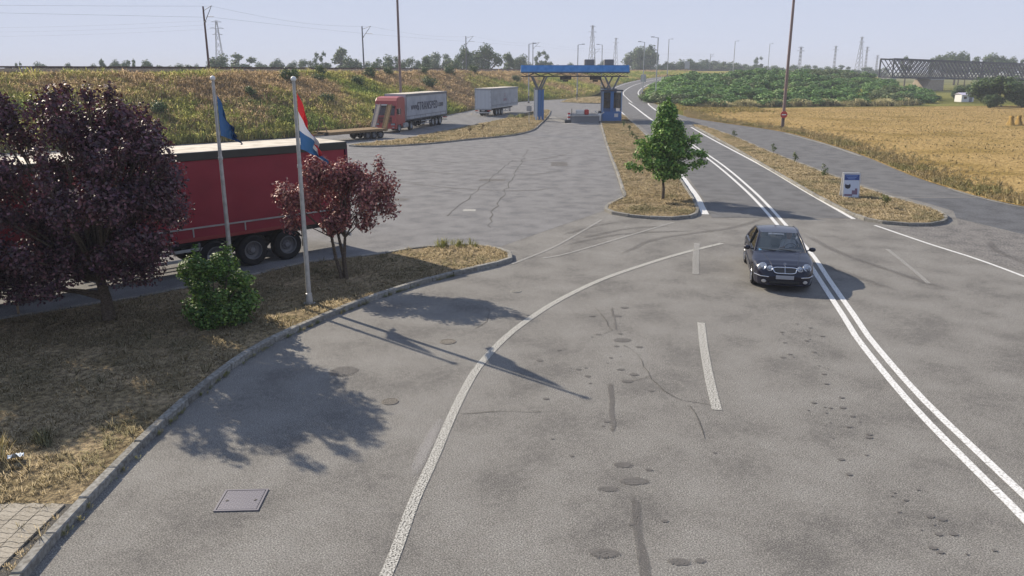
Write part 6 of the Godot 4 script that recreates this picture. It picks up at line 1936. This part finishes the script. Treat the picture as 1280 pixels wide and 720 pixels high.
# ---------------------------------------------------------------- lamp posts, masts, pylons, signs
func build_masts() -> void:
	var galv := wmat(ntex(135, 0.05, 128, [0.0, S(140, 142, 144), 0.5, S(166, 168, 170), 1.0, S(188, 190, 192)], 0.05, 3), 0.5, null, 1.0, 0.5)
	var near := mat(S(122, 104, 100), 0.6)
	var lp := [[31.6, 0.0, -93.6, 17.5, 0.14, "tall lamp post beside the field carrying a small round sign"], [-13.4, 0.0, -97.5, 17.5, 0.13, "tall lamp post rising behind the red cab of the lorry"], [3.4, 0.2, -165, 11.5, 0.1, "lamp post at the foot of the embankment left of the gate canopy"], [14.7, 0.1, -183, 12.0, 0.1, "lamp post standing behind the middle of the canopy"], [23.5, 1.0, -214, 12.0, 0.1, "lamp post just right of the canopy end"], [30.3, 0.3, -188, 12.5, 0.1, "lamp post on the inner side of the road bend"], [30.5, 0.0, -172, 13.2, 0.11, "pale lamp post right behind the pointed young tree"], [54.5, 4.0, -286, 13.0, 0.12, "lamp post in front of the big round tree's right side"], [88.9, 4.8, -328, 13.0, 0.12, "lamp post above the bushy bank"], [116.6, 5.2, -372, 13.0, 0.12, "farthest lamp post above the bushy bank"]]
	for i in lp.size():
		var q = lp[i]
		var t := thing("lamp_post", q[5], "lamp post", Vector3(q[0], q[1] - 0.1, q[2]), 0.0, "lamp posts along the road")
		var p := MB.new()
		p.tube([Vector3(0, 0, 0), Vector3(0, 1.2, 0), Vector3(0, q[3], 0)], [q[4] * 1.4, q[4] * 1.3, q[4] * 0.95], 10)
		part("pole", p, near if i < 2 else galv, t)
		var f := MB.new()
		f.lathe([[q[4] * 2.0, 0.0], [q[4] * 2.0, 0.18], [q[4] * 1.2, 0.2]], Vector3.ZERO, Basis.IDENTITY, 10)
		f.lathe([[q[4] * 1.35, 0.15], [q[4] * 1.35, 1.4], [q[4] * 1.1, 1.42]], Vector3.ZERO, Basis.IDENTITY, 10)
		part("foot", f, M.darkgrey, t)
		var s := -1.0 if i in [4, 5, 6] else 1.0
		var a := MB.new()
		a.tube([Vector3(0, q[3] - 0.05, 0), Vector3(s * 0.9, q[3] + 0.12, 0)], [0.06, 0.05], 6)
		part("arm", a, galv, t)
		var h := MB.new()
		h.box(Vector3(s * 1.15, q[3] + 0.13, 0), Vector3(0.75, 0.14, 0.3), Basis.IDENTITY, 0.05)
		part("lamp_head", h, M.midgrey, t)
	var sg := thing("round_sign", "small round red sign fixed to the tall lamp post", "sign", Vector3(31.55, 1.55, -93.3))
	var d := MB.new()
	d.lathe([[0.0, -0.01], [0.4, -0.01], [0.4, 0.01], [0.0, 0.012]], Vector3.ZERO, Basis(Vector3.RIGHT, PI * 0.5), 24)
	part("disc", d, M.red, sg)
	rbox("bar", sg, M.white, Vector3(0, 0, 0.016), Vector3(0.52, 0.12, 0.006), 0.0)
	rbox("clamp", sg, M.darkgrey, Vector3(0, 0, -0.1), Vector3(0.2, 0.1, 0.18), 0.0)
	var s2 := thing("road_sign", "square grey sign back on a thin post on the lorry island", "sign", Vector3(2.1, 0.09, -99))
	var p2 := MB.new()
	p2.tube([Vector3.ZERO, Vector3(0, 2.3, 0)], [0.035], 8)
	part("post", p2, galv, s2)
	rbox("plate", s2, M.polegrey, Vector3(0, 1.9, 0.05), Vector3(0.62, 0.62, 0.02), 0.01)
	var s3 := [[36.5, 2.2, -226, 1.5, 2.0, "grey sign panel at the start of the climb"], [84, 6.1, -392, 2.4, 3.4, "grey sign panel beside the railway beyond the bushes"]]
	for q in s3:
		var t := thing("sign_panel", q[5], "sign", Vector3(q[0], q[1] - 0.2, q[2]), 0.1)
		rbox("panel", t, mat(S(150, 156, 164), 0.6), Vector3(0, 1.4 + q[4] * 0.5, 0), Vector3(q[3], q[4], 0.06), 0.02)
		for s in [-0.4, 0.4]: rbox("post", t, galv, Vector3(s * q[3], 0.9 + q[4] * 0.25, -0.07), Vector3(0.1, 1.8 + q[4] * 0.5, 0.07), 0.0)
	# catenary masts along the track
	var cm := [[-36.8, -99.2, 7.8], [-25.2, -139, 7.6], [-10.8, -193, 8.2], [6.3, -247, 8.6], [32.1, -318, 8.6], [100.3, -414, 8.6]]
	var rustm := mat(S(92, 70, 66), 0.7)
	var tops := []
	for i in cm.size():
		var q = cm[i]
		var t := thing("catenary_mast", ["dark catenary mast above the left flag", "catenary mast above the long trailer ramps", "catenary mast with a bracket arm above the rear trailer", "catenary mast left of the canopy roof", "catenary mast with a bracket behind the canopy", "small far catenary mast above the road bank"][i], "mast", Vector3(q[0], 6.05, q[1]), -0.9 if i < 5 else -1.2, "catenary masts along the railway")
		var p := MB.new()
		p.tube([Vector3.ZERO, Vector3(0, q[2], 0)], [0.15, 0.1], 8)
		part("pole", p, rustm if i == 0 else M.midgrey, t)
		var a := MB.new()
		a.tube([Vector3(0, q[2] - 1.9, 0), Vector3(3.0, q[2] - 0.1, 0)], [0.045, 0.035], 6); a.tube([Vector3(0, q[2] - 0.5, 0), Vector3(3.0, q[2] - 0.1, 0)], [0.03], 6); a.tube([Vector3(1.2, q[2] - 1.2, 0), Vector3(3.4, q[2] - 1.3, 0)], [0.03], 6)
		part("bracket_arm", a, M.darkgrey, t)
		rbox("insulator", t, M.midgrey, Vector3(0.25, q[2] - 1.75, 0), Vector3(0.4, 0.16, 0.16), 0.03)
		tops.append(t.transform * Vector3(3.0, q[2] - 0.15, 0)); tops.append(t.transform * Vector3(3.3, q[2] - 1.4, 0))
	for k in 2:
		var w := MB.new()
		var pts := [Vector3(-110, 13.4 - k * 1.2, -62)]
		for i in cm.size(): pts.append(tops[i * 2 + k])
		for i in pts.size() - 1:
			var line := []
			for j in 9: line.append(pts[i].lerp(pts[i + 1], j / 8.0) - Vector3(0, (0.7 if k == 0 else 0.05) * sin(j / 8.0 * PI), 0))
			w.tube(line, [0.008], 4, false)
		meta(part("overhead_wire", w, M.darkgrey, self), ["sagging carrier wire strung between the catenary masts", "straight contact wire above the railway track"][k], "wire", "overhead wires of the railway")
	# lattice pylons of a power line
	var py := [[-157, -440, 32.0, "lattice pylon behind the left flagpole"], [58.5, -600, 38.0, "tall lattice pylon behind the canopy roof"], [101, -800, 37.0, "slimmer lattice pylon right of the tall one behind the canopy"], [276, -650, 32.0, "lattice pylon standing left of the truss bridge"], [268, -680, 26.0, "slim far pylon left of the lattice pylon by the bridge"], [197, -560, 22.0, "slim double pole pylon near the tall near lamp post"], [320, -740, 27.0, "slim far pylon just right of the lattice pylon by the bridge"], [339, -760, 20.0, "lowest far pylon beside the bridge end"]]
	for i in py.size():
		var q = py[i]
		var t := thing("power_pylon", q[3], "pylon", Vector3(q[0], -0.06, q[1]), 0.5, "pylons on the horizon")
		var H: float = q[2]
		var wd := 2.6 if i in [0, 1, 2, 3] else 0.9
		for sx in [-1, 1]:
			for sz in [-1, 1]:
				var l := MB.new()
				l.bar(Vector3(sx * wd, 0, sz * wd), Vector3(sx * 0.35, H, sz * 0.35), 0.2, 0.2)
				part("leg", l, M.midgrey, t)
		var br := MB.new()
		var n := 9
		for k in n:
			var h0 := H * k / n; var h1 := H * (k + 1) / n
			var w0 := lerpf(wd, 0.35, float(k) / n); var w1 := lerpf(wd, 0.35, float(k + 1) / n)
			for s in [-1, 1]:
				br.bar(Vector3(-w0, h0, s * w0), Vector3(w1, h1, s * w1), 0.1, 0.1); br.bar(Vector3(w0, h0, s * w0), Vector3(-w1, h1, s * w1), 0.1, 0.1)
				br.bar(Vector3(s * w0, h0, -w0), Vector3(s * w1, h1, w1), 0.1, 0.1)
		part("bracing", br, M.midgrey, t)
		for k in (3 if wd > 2 else 2):
			var ar := MB.new()
			var y := H * (0.98 - 0.1 * k)
			var hw := 3.6 if k == 1 else 2.6
			ar.bar(Vector3(-hw, y, 0), Vector3(hw, y, 0), 0.18, 0.18); ar.bar(Vector3(-hw, y, 0), Vector3(0, y + 0.9, 0), 0.1, 0.1); ar.bar(Vector3(hw, y, 0), Vector3(0, y + 0.9, 0), 0.1, 0.1)
			part("cross_arm", ar, M.midgrey, t)
	for k in 3:
		var w := MB.new()
		var line := []
		for j in 15:
			var f := j / 14.0
			line.append(Vector3(-157 + (k - 1) * 3.0, 32.0 - k * 2.0, -440).lerp(Vector3(-420, 34.0 - k * 2.0, -330), f) - Vector3(0, 7.0 * sin(f * PI), 0))
		w.tube(line, [0.02], 4, false)
		meta(part("power_line", w, M.darkgrey, self), ["highest", "middle", "lowest"][k] + " sagging power line across the sky left of the lattice pylon", "wire", "power lines in the left sky")

# ---------------------------------------------------------------- truss bridge
func build_bridge() -> void:
	var a := Vector3(121.5, 4.15, -265); var b := Vector3(208, 2.5, -316)
	var dir := (b - a).normalized()
	var o := thing("truss_bridge", "long dark steel lattice railway bridge at the right", "bridge", Vector3.ZERO)
	var iron := mat(S(46, 50, 57), 0.7)
	var side := Vector3(-dir.z, 0, dir.x).normalized()
	var L := a.distance_to(b)
	for s in [-2.4, 2.4]:
		var q: Vector3 = a + side * s
		for y in [0.25, 5.9]:
			var c := MB.new()
			c.bar(q + Vector3(0, y, 0), q + dir * L + Vector3(0, y, 0), 0.45, 0.5)
			part("bottom_chord" if y < 1 else "top_chord", c, iron, o)
		var n := 46
		var step := L / n
		for i in n:
			for k in [-1, 1]:
				var d := MB.new()
				var p0: Vector3 = q + dir * step * i + Vector3(0, 0.4 if k > 0 else 5.75, 0)
				var e := minf(i + 3.0, n)
				var fr := (e - i) / 3.0
				var p1: Vector3 = q + dir * step * e + Vector3(0, lerpf(0.4, 5.75, fr) if k > 0 else lerpf(5.75, 0.4, fr), 0)
				d.bar(p0, p1, 0.2, 0.2)
				part("diagonal", d, iron, o)
		for i in range(0, n + 1, 23):
			var p := MB.new()
			p.bar(q + dir * step * i + Vector3(0, 0.3, 0), q + dir * step * i + Vector3(0, 5.9, 0), 0.4, 0.4)
			part("end_post", p, iron, o)
	for i in 18:
		var x := MB.new()
		var p := a + dir * L * i / 17.0
		x.bar(p - side * 2.4 + Vector3(0, 5.95, 0), p + side * 2.4 + Vector3(0, 5.95, 0), 0.25, 0.2); x.bar(p - side * 2.4 + Vector3(0, 0.1, 0), p + side * 2.4 + Vector3(0, 0.1, 0), 0.4, 0.4)
		part("cross_beam", x, iron, o)
	var dk := MB.new()
	dk.bar(a + Vector3(0, 0.42, 0), b + Vector3(0, 0.42, 0), 4.2, 0.12)
	part("deck", dk, M.darkgrey, o)
	var stone := wmat(ntex(140, 0.04, 256, [0.0, S(120, 108, 92), 0.5, S(152, 140, 120), 1.0, S(174, 162, 142)], 0.12, 4), 0.15, null, 1.0, 0.95)
	var turn := atan2(dir.x, dir.z)
	var pier := [[0.24, 7.5, "pale stone bridge pier with a sloping wing wall"], [0.0, 3.0, "dark bridge abutment hidden behind the thicket"], [0.86, 6.0, "long stone bridge pier beyond the big tree at the right"]]
	for q in pier:
		var p: Vector3 = a + dir * L * q[0]
		var t := thing("bridge_pier", q[2], "pier", Vector3(p.x, 0, p.z), turn, "stone piers of the truss bridge")
		var m := MB.new()
		var h: float = p.y - 0.02
		bprism(m, PackedVector2Array([Vector2(-q[1] * 0.5 - 3.0 if q[0] > 0.1 and q[0] < 0.5 else -q[1] * 0.5, -0.1), Vector2(-q[1] * 0.5, h - 0.3), Vector2(q[1] * 0.5, h - 0.3), Vector2(q[1] * 0.5 + 0.4, -0.1)]), -2.9, 2.9, 0.05, Transform3D(SIDEWAYS, Vector3.ZERO))
		part("pier_body", m, stone, t)
		rbox("cap", t, M.concrete, Vector3(0, h - 0.16, 0), Vector3(5.9, 0.3, q[1] + 0.3), 0.03)

# ---------------------------------------------------------------- trees far away
func far_proto(called: String, kind: int) -> Node3D:
	# about 8 m high, standing at its base
	var o := thing(called, "", "tree")
	var cc := []
	var cols := [Color(0.05, 0.095, 0.03), Color(0.075, 0.125, 0.04), Color(0.11, 0.165, 0.055)]
	var tr := MB.new()
	if kind == 0:
		cc = lobes_in(Vector3(0, 5.0, 0), Vector3(2.2, 2.2, 2.2), 18, 0.7, 1.2)
	elif kind == 1:
		cc = lobes_in(Vector3(0, 4.6, 0), Vector3(3.0, 1.9, 3.0), 22, 0.7, 1.2)
	elif kind == 2:
		cc = lobes_in(Vector3(0, 5.0, 0), Vector3(1.1, 2.6, 1.1), 14, 0.5, 0.8)
	elif kind == 4:
		cc = lobes_in(Vector3(0, 3.5, 0), Vector3(2.9, 2.6, 2.9), 44, 0.7, 1.2)
	else:
		cc = lobes_in(Vector3(0, 5.2, 0), Vector3(2.4, 2.0, 2.4), 12, 0.45, 0.75)
	tr.tube([Vector3(0, -0.5, 0), Vector3(0.1, 2.2, 0), Vector3(0, 4.6, 0)], [0.28, 0.2, 0.1], 7)
	for i in mini(8, cc.size()): tr.tube([Vector3(0.05, 2.4, 0), cc[i][0]], [0.1, 0.03], 5, false)
	part("trunk", tr, M.bark, o)
	var cw := MB.new()
	leaves(cw, cc, [3000, 3400, 1900, 1500, 9500][kind], 0.34, cols)
	part("crown", cw, M.leaf, o)
	return o

# which one of a row, counted from the left of the picture
func nth(q: Array, row: Array) -> String:
	var n := 1
	for r in row: if r[1] < q[1]: n += 1
	return ordinal(n)

func ordinal(n: int) -> String:
	var ones := ["", "first", "second", "third", "fourth", "fifth", "sixth", "seventh", "eighth", "ninth", "tenth", "eleventh", "twelfth", "thirteenth", "fourteenth", "fifteenth", "sixteenth", "seventeenth", "eighteenth", "nineteenth", "twentieth"]
	if n <= 20: return ones[n]
	if n == 30: return "thirtieth"
	return ("twenty-" if n < 30 else "thirty-") + ones[n % 10]

func build_far_trees() -> void:
	var pr := []
	for k in 5: pr.append([far_proto("horizon_tree", k), false])
	var put_tree := func(k: int, px: float, top: float, wid: float, d: float, label: String, group: String, base := 0.0) -> void:
		# px, top and wid are bearings read from the picture, turned into a place on the plain d metres off
		var x := (px - 640.0) / 983.0 * (d * 0.9638 + 1.73)
		var h := 6.5 + (88.0 - top) / 1058.0 * d - base
		var w := wid / 983.0 * d
		var sy: float = h / [8.1, 7.4, 8.4, 7.8, 6.9][k]
		var sx: float = 1.35 * w / [6.0, 7.8, 3.6, 6.0, 7.6][k]
		var t: Node3D
		if not pr[k][1]:
			t = pr[k][0]
			pr[k][1] = true
		else: t = copy(pr[k][0], "horizon_tree", Vector3.ZERO)
		t.transform = Transform3D(Basis(Vector3.UP, rng.randf() * TAU).scaled(Vector3(sx, sy, sx)), Vector3(x, base - 0.1, -d))
		meta(t, label, "tree", group)
	var far := [[3, 28, 82, 8], [0, 55, 82, 14], [2, 90, 83, 7], [0, 118, 84, 12], [2, 132, 79, 7], [0, 147, 80, 14], [0, 158, 81, 12], [3, 170, 79, 11], [1, 192, 79, 19], [1, 226, 83, 22], [0, 246, 84, 10], [0, 276, 74, 20], [3, 304, 74, 30], [0, 330, 82, 14], [0, 347, 79, 16], [0, 367, 81, 12], [1, 387, 79, 24], [3, 404, 72, 14], [2, 428, 68, 15], [0, 442, 76, 18], [1, 460, 81, 20], [1, 485, 74, 24], [0, 502, 80, 12], [1, 519, 77, 20], [2, 534, 76, 10], [1, 549, 72, 26], [0, 568, 79, 18], [0, 581, 66, 17], [0, 609, 65, 27], [2, 636, 73, 12], [0, 650, 75, 18]]
	for q in far: put_tree.call(q[0], q[1], 88.0 - (88.0 - q[2]) * 1.35 - 4.5, q[3] * 1.35, rng.randf_range(250, 330), nth(q, far) + " small far tree above the railway line counted from the left edge", "far trees above the railway line")
	var mid := [[3, 679, 61, 20], [1, 662, 76, 22], [0, 714, 77, 18], [1, 700, 79, 22], [0, 754, 74, 16], [1, 735, 80, 20], [1, 770, 80, 20]]
	for q in mid: put_tree.call(q[0], q[1], q[2], q[3], rng.randf_range(380, 430), nth(q, mid) + " far tree over the canopy roof counted from its left end", "far trees behind the canopy")
	put_tree.call(4, 803, 50, 40, 455, "tallest broad round tree right of the canopy behind the lamp posts", "")
	var rt := [[4, 836, 73, 22], [4, 858, 69, 28], [4, 884, 70, 26], [4, 905, 73, 24], [4, 924, 75, 22], [4, 846, 75, 22], [4, 870, 74, 22], [4, 895, 75, 22], [4, 914, 76, 22], [4, 938, 78, 18], [4, 950, 80, 22], [4, 825, 76, 20], [3, 946, 69, 15], [1, 962, 80, 28], [1, 986, 79, 26], [1, 1011, 79, 26], [1, 1034, 81, 24], [3, 1052, 80, 20], [1, 1078, 82, 28], [1, 1100, 83, 22]]
	for q in rt: put_tree.call(q[0], q[1], q[2], q[3], rng.randf_range(440, 520), nth(q, rt) + " tree of the far belt behind the bushy bank counted from the left", "tree belt behind the bushy bank")
	var bt := [[3, 1130, 68, 16], [2, 1161, 70, 6], [0, 1176, 63, 28], [0, 1192, 62, 22], [2, 1197, 63, 8], [2, 1205, 65, 7], [1, 1226, 66, 32], [0, 1242, 64, 24], [0, 1258, 69, 18], [3, 1275, 72, 14]]
	for q in bt: put_tree.call(q[0], q[1], q[2], q[3], rng.randf_range(345, 390), nth(q, bt) + " tree rising behind the truss bridge counted from its left end", "trees behind the truss bridge")
	put_tree.call(4, 1242, 88, 52, 150, "big dark leafy tree in front of the truss bridge", "")
	put_tree.call(4, 1278, 104, 30, 146, "dark tree cut off by the right edge below the bridge", "")
	put_tree.call(4, 1206, 102, 26, 185, "light green tree behind the white hut", "")
	put_tree.call(4, 1238, 114, 16, 144, "pale silvery bush at the foot of the big dark tree", "")
	put_tree.call(0, 1148, 114, 16, 172, "small round tree at the field edge below the bridge pier", "")
	put_tree.call(0, 1166, 117, 18, 170, "second small round tree at the field edge nearer the white hut", "")
	put_tree.call(4, 1194, 110, 10, 190, "dark bush between the bridge pier and the white hut", "")
	var hut := thing("white_hut", "small white hut under trees below the bridge", "hut", Vector3(97.6, -0.05, -174.5), 0.15)
	rbox("wall", hut, M.white, Vector3(0, 0.75, 0), Vector3(2.9, 1.5, 2.2), 0.02)
	var rf := MB.new()
	bprism(rf, PackedVector2Array([Vector2(-1.35, 1.5), Vector2(0, 1.95), Vector2(1.35, 1.5), Vector2(0, 1.75)]), -1.6, 1.6, 0.02, Transform3D(SIDEWAYS, Vector3.ZERO))
	part("roof", rf, mat(S(196, 190, 206), 0.5), hut)
	rbox("door", hut, mat(S(120, 120, 130), 0.6), Vector3(0.7, 0.6, 1.105), Vector3(0.7, 1.2, 0.03), 0.005)
	rbox("window", hut, M.glassdark, Vector3(-0.6, 0.9, 1.105), Vector3(0.7, 0.5, 0.03), 0.005)
	# straw stooks
	for i in 3:
		var p := Vector3(60.9 + i * 1.05, 0.03, -97.9 - 0.2 * (i % 2))
		var t := thing("straw_stook", ["straw stook farthest from the right edge of the field picture", "middle one of the three straw stooks in the field", "straw stook nearest the right edge, last of three"][i], "straw", p, i * 1.3, "straw stooks in the field")
		var m := MB.new()
		for k in 130:
			var an := rng.randf() * TAU
			var r := rng.randf_range(0.25, 0.55)
			var g := rng.randf_range(0.75, 1.15)
			m.col = Color(0.50, 0.34, 0.12) * g
			var f := Vector3(cos(an) * r, 0, sin(an) * r); var tp := Vector3(cos(an + 0.3) * r * 0.4, rng.randf_range(0.75, 1.05), sin(an + 0.3) * r * 0.4)
			var s := Vector3(-sin(an), 0, cos(an)) * 0.05
			var nn := (f + Vector3(0, 0.4, 0)).normalized()
			m.tri(f - s, f + s, tp, nn, nn, nn)
			m.tri(tp - s, tp + s, tp + Vector3(cos(an) * 0.12, 0.16, sin(an) * 0.12), nn, nn, nn)
		part("sheaf", m, M.grass, t)

# ---------------------------------------------------------------- flags, board, small things
func flag(called: String, label: String, at: Vector3, top: float, drop: float, cols: Array, lean: Vector2, length: float) -> void:
	var t := thing(called, label, "flag", at, 0.0, "flags on the verge")
	var nc := cols.size()
	for b in nc:
		var m := MB.new()
		var rows := []
		for i in 29:
			var u := i / 28.0
			var row := []
			for k in 7:
				var v := (b + k / 6.0) / nc
				# the cloth falls from the hoist: the fly end swings down and gathers in folds
				var y := top - v * drop * (1.0 - 0.45 * u) - u * length * (0.80 - 0.22 * v)
				var out := 0.08 + minf(u * 4.0, 1.0) * 0.12 * v + u * length * (0.5 - 0.17 * (1.0 - v)) * (1.0 - 0.2 * u)
				var fold := (0.13 * sin(v * 9.0 + u * 7.0) + 0.06 * sin(u * 15.0 - v * 5.0)) * minf(1.0, u * 2.5)
				var d := Vector2(lean.x, lean.y).normalized()
				row.append(Vector3(d.x * out - d.y * fold, y, d.y * out + d.x * fold))
			rows.append(row)
		m.grid(rows, Vector3(-50, 4, -50))
		part("cloth" if nc == 1 else "stripe", m, cols[b], t)
	var r := MB.new()
	r.tube([Vector3(0.03, top + 0.05, 0.05), Vector3(0.03, top - drop - 0.05, 0.05)], [0.012], 5)
	part("halyard", r, M.offwhite, t)

func build_small_things() -> void:
	var gal := wmat(ntex(150, 0.03, 256, [0.0, S(150, 148, 144), 0.5, S(176, 174, 170), 1.0, S(194, 192, 188)], 0.06, 4), 0.5, null, 1.0, 0.45)
	gal.metallic = 0.25
	for q in [[-8.64, -23.49, "flagpole with the dark blue flag behind the round bush"], [-5.78, -21.52, "flagpole with the striped flag near the kerb"]]:
		var t := thing("flagpole", q[2], "flagpole", Vector3(q[0], 0.09, q[1]), 0.0, "flagpoles on the verge")
		var p := MB.new()
		p.tube([Vector3(0, 0, 0), Vector3(0, 1.9, 0), Vector3(0, 6.12, 0)], [0.07, 0.063, 0.042], 14)
		part("pole", p, gal, t)
		for y in [1.9, 3.9]:
			var j := MB.new()
			j.lathe([[0.064, -0.05], [0.068, -0.03], [0.068, 0.03], [0.06, 0.05]], Vector3(0, y, 0), Basis.IDENTITY, 14)
			part("joint_ring", j, gal, t)
		var f := MB.new()
		f.lathe([[0.17, -0.02], [0.17, 0.02], [0.1, 0.03], [0.085, 0.3], [0.068, 0.31]], Vector3.ZERO, Basis.IDENTITY, 14)
		part("foot", f, gal, t)
		var b := MB.new()
		var pr := [[0.0, -0.075]]
		for k in range(1, 9): pr.append([0.075 * sin(PI * k / 9.0), -0.075 * cos(PI * k / 9.0)])
		pr.append([0.0, 0.075])
		b.lathe(pr, Vector3(0, 6.19, 0), Basis.IDENTITY, 14)
		part("ball", b, M.white, t)
	var fb := vmat(0.75, Color(0.4, 0.4, 0.4))
	var mk := func(c: Color) -> StandardMaterial3D:
		var m := mat(c, 0.7)
		m.backlight_enabled = true
		m.backlight = Color(c.r, c.g, c.b) * 0.55
		m.cull_mode = BaseMaterial3D.CULL_DISABLED
		return m
	flag("blue_flag", "plain dark blue flag hanging limp from the left pole", Vector3(-8.64, 0.09, -23.49), 5.75, 1.2, [mk.call(S(40, 78, 124))], Vector2(0.55, -0.83), 1.5)
	flag("striped_flag", "red white and blue striped flag hanging limp from its pole", Vector3(-5.78, 0.09, -21.52), 5.85, 1.5, [mk.call(S(196, 40, 48)), mk.call(S(205, 206, 210)), mk.call(S(44, 90, 138))], Vector2(0.55, -0.83), 2.05)
	# advertising A-board
	var ab := thing("advertising_board", "white A-board poster with a blue header beside the road", "board", Vector3(17.75, 0.09, -41.2), -0.12)
	for s in [-1.0, 1.0]:
		var bs := Basis(Vector3.RIGHT, -s * 0.16)
		var at := Vector3(0, 0.62, s * 0.2)
		var pn := rbox("panel", ab, M.white, at, Vector3(0.78, 1.22, 0.03), 0.006, bs)
		var fr := MB.new()
		for k in [-1, 1]:
			fr.box(bs * Vector3(k * 0.4, 0, 0), Vector3(0.035, 1.28, 0.045), bs); fr.box(bs * Vector3(0, k * 0.622, 0), Vector3(0.765, 0.035, 0.045), bs)
		part("frame", fr, mat(S(178, 180, 184), 0.4), pn)
		for k in [-1, 1]: rbox("leg", ab, mat(S(150, 152, 156), 0.5), Vector3(k * 0.39, 0.06, s * 0.3), Vector3(0.035, 0.2, 0.04), 0.004, bs)
		if s < 0: continue
		var pa := Transform3D(bs, Vector3.ZERO)
		var hd := MB.new()
		hd.box(Vector3(0, 0.42, 0.0175), Vector3(0.74, 0.3, 0.004)); part("printed_header", hd, mat(S(44, 70, 130), 0.5), pn, pa)
		var ln := MB.new()
		for k in 3: ln.box(Vector3(-0.02, 0.5 - k * 0.08, 0.021), Vector3(0.6 - 0.12 * k, 0.03, 0.003))
		part("printed_lines", ln, mat(S(120, 146, 196), 0.5), pn, pa)
		var ct := MB.new()
		ct.prism(PackedVector2Array([Vector2(-0.34, 0.02), Vector2(-0.3, -0.1), Vector2(-0.25, -0.03), Vector2(-0.13, -0.03), Vector2(-0.08, -0.1), Vector2(-0.04, 0.02), Vector2(-0.08, 0.14), Vector2(-0.18, 0.18), Vector2(-0.3, 0.14)]), 0.0, 0.003, Transform3D(bs * Basis(Vector3.RIGHT, PI * 0.5), bs * Vector3(0, 0, 0.018)))
		part("printed_shape", ct, mat(S(30, 32, 44), 0.5), pn)
		var ho := MB.new()
		ho.box(Vector3(0.17, -0.36, 0.018), Vector3(0.28, 0.22, 0.004)); ho.box(Vector3(0.24, -0.2, 0.018), Vector3(0.12, 0.1, 0.0042)); ho.box(Vector3(-0.14, -0.5, 0.018), Vector3(0.4, 0.1, 0.0045))
		part("printed_picture", ho, mat(S(116, 92, 110), 0.5), pn, pa)
		var sky2 := MB.new()
		sky2.box(Vector3(0.0, -0.16, 0.0165), Vector3(0.72, 0.84, 0.003)); part("printed_ground", sky2, mat(S(186, 194, 208), 0.5), pn, pa)
	# stake with a plate among the plum trees, scrap of paper
	var sp := thing("marker_stake", "thin stake with a small white plate under the plum trees", "stake", Vector3(-13.5, 0.05, -20.55))
	rbox("stake", sp, mat(S(130, 112, 88), 0.8), Vector3(0, 0.45, 0), Vector3(0.05, 0.92, 0.05), 0.008)
	rbox("plate", sp, M.offwhite, Vector3(0, 0.55, 0.04), Vector3(0.24, 0.28, 0.015), 0.004)
	var pp := thing("paper_scrap", "crumpled pale scrap of paper on the dry grass", "litter", Vector3(-8.42, 0.1, -12.1), 0.5)
	var m2 := MB.new()
	var rows := []
	for i in 6:
		var row := []
		for k in 5: row.append(Vector3((i - 2.5) * 0.045, 0.05 + 0.05 * sin(i * 1.7 + k) + 0.025 * k, (k - 2) * 0.05))
		rows.append(row)
	m2.grid(rows, Vector3(0, -3, 0))
	part("sheet", m2, mat(S(200, 210, 220), 0.8), pp)
	# weeds in the gutter of the near kerb
	var xs := []; var cs := []
	for i in 260:
		var t := pow(rng.randf(), 0.8)
		var line: PackedVector2Array = isl.verge
		var k := int(lerpf(1, 19, t))
		var p := line[k].lerp(line[k + 1], rng.randf()) + Vector2(rng.randf_range(0.0, 0.1), 0)
		if absf(sin(p.y * 1.7)) < 0.45: continue
		var h := rng.randf_range(0.03, 0.1)
		xs.append(Transform3D(Basis(Vector3.UP, rng.randf() * TAU).scaled(Vector3(h * 1.4, h, h * 1.4)), Vector3(p.x, 0.0, p.y)))
		cs.append(Color(0.16, 0.20, 0.06).lerp(Color(0.34, 0.29, 0.14), rng.randf()))
	meta(swarm("gutter_weeds", weed_mesh(171).mesh(M.grass), xs, cs), "small weeds growing in the gutter of the near kerb", "weeds", "", "stuff")
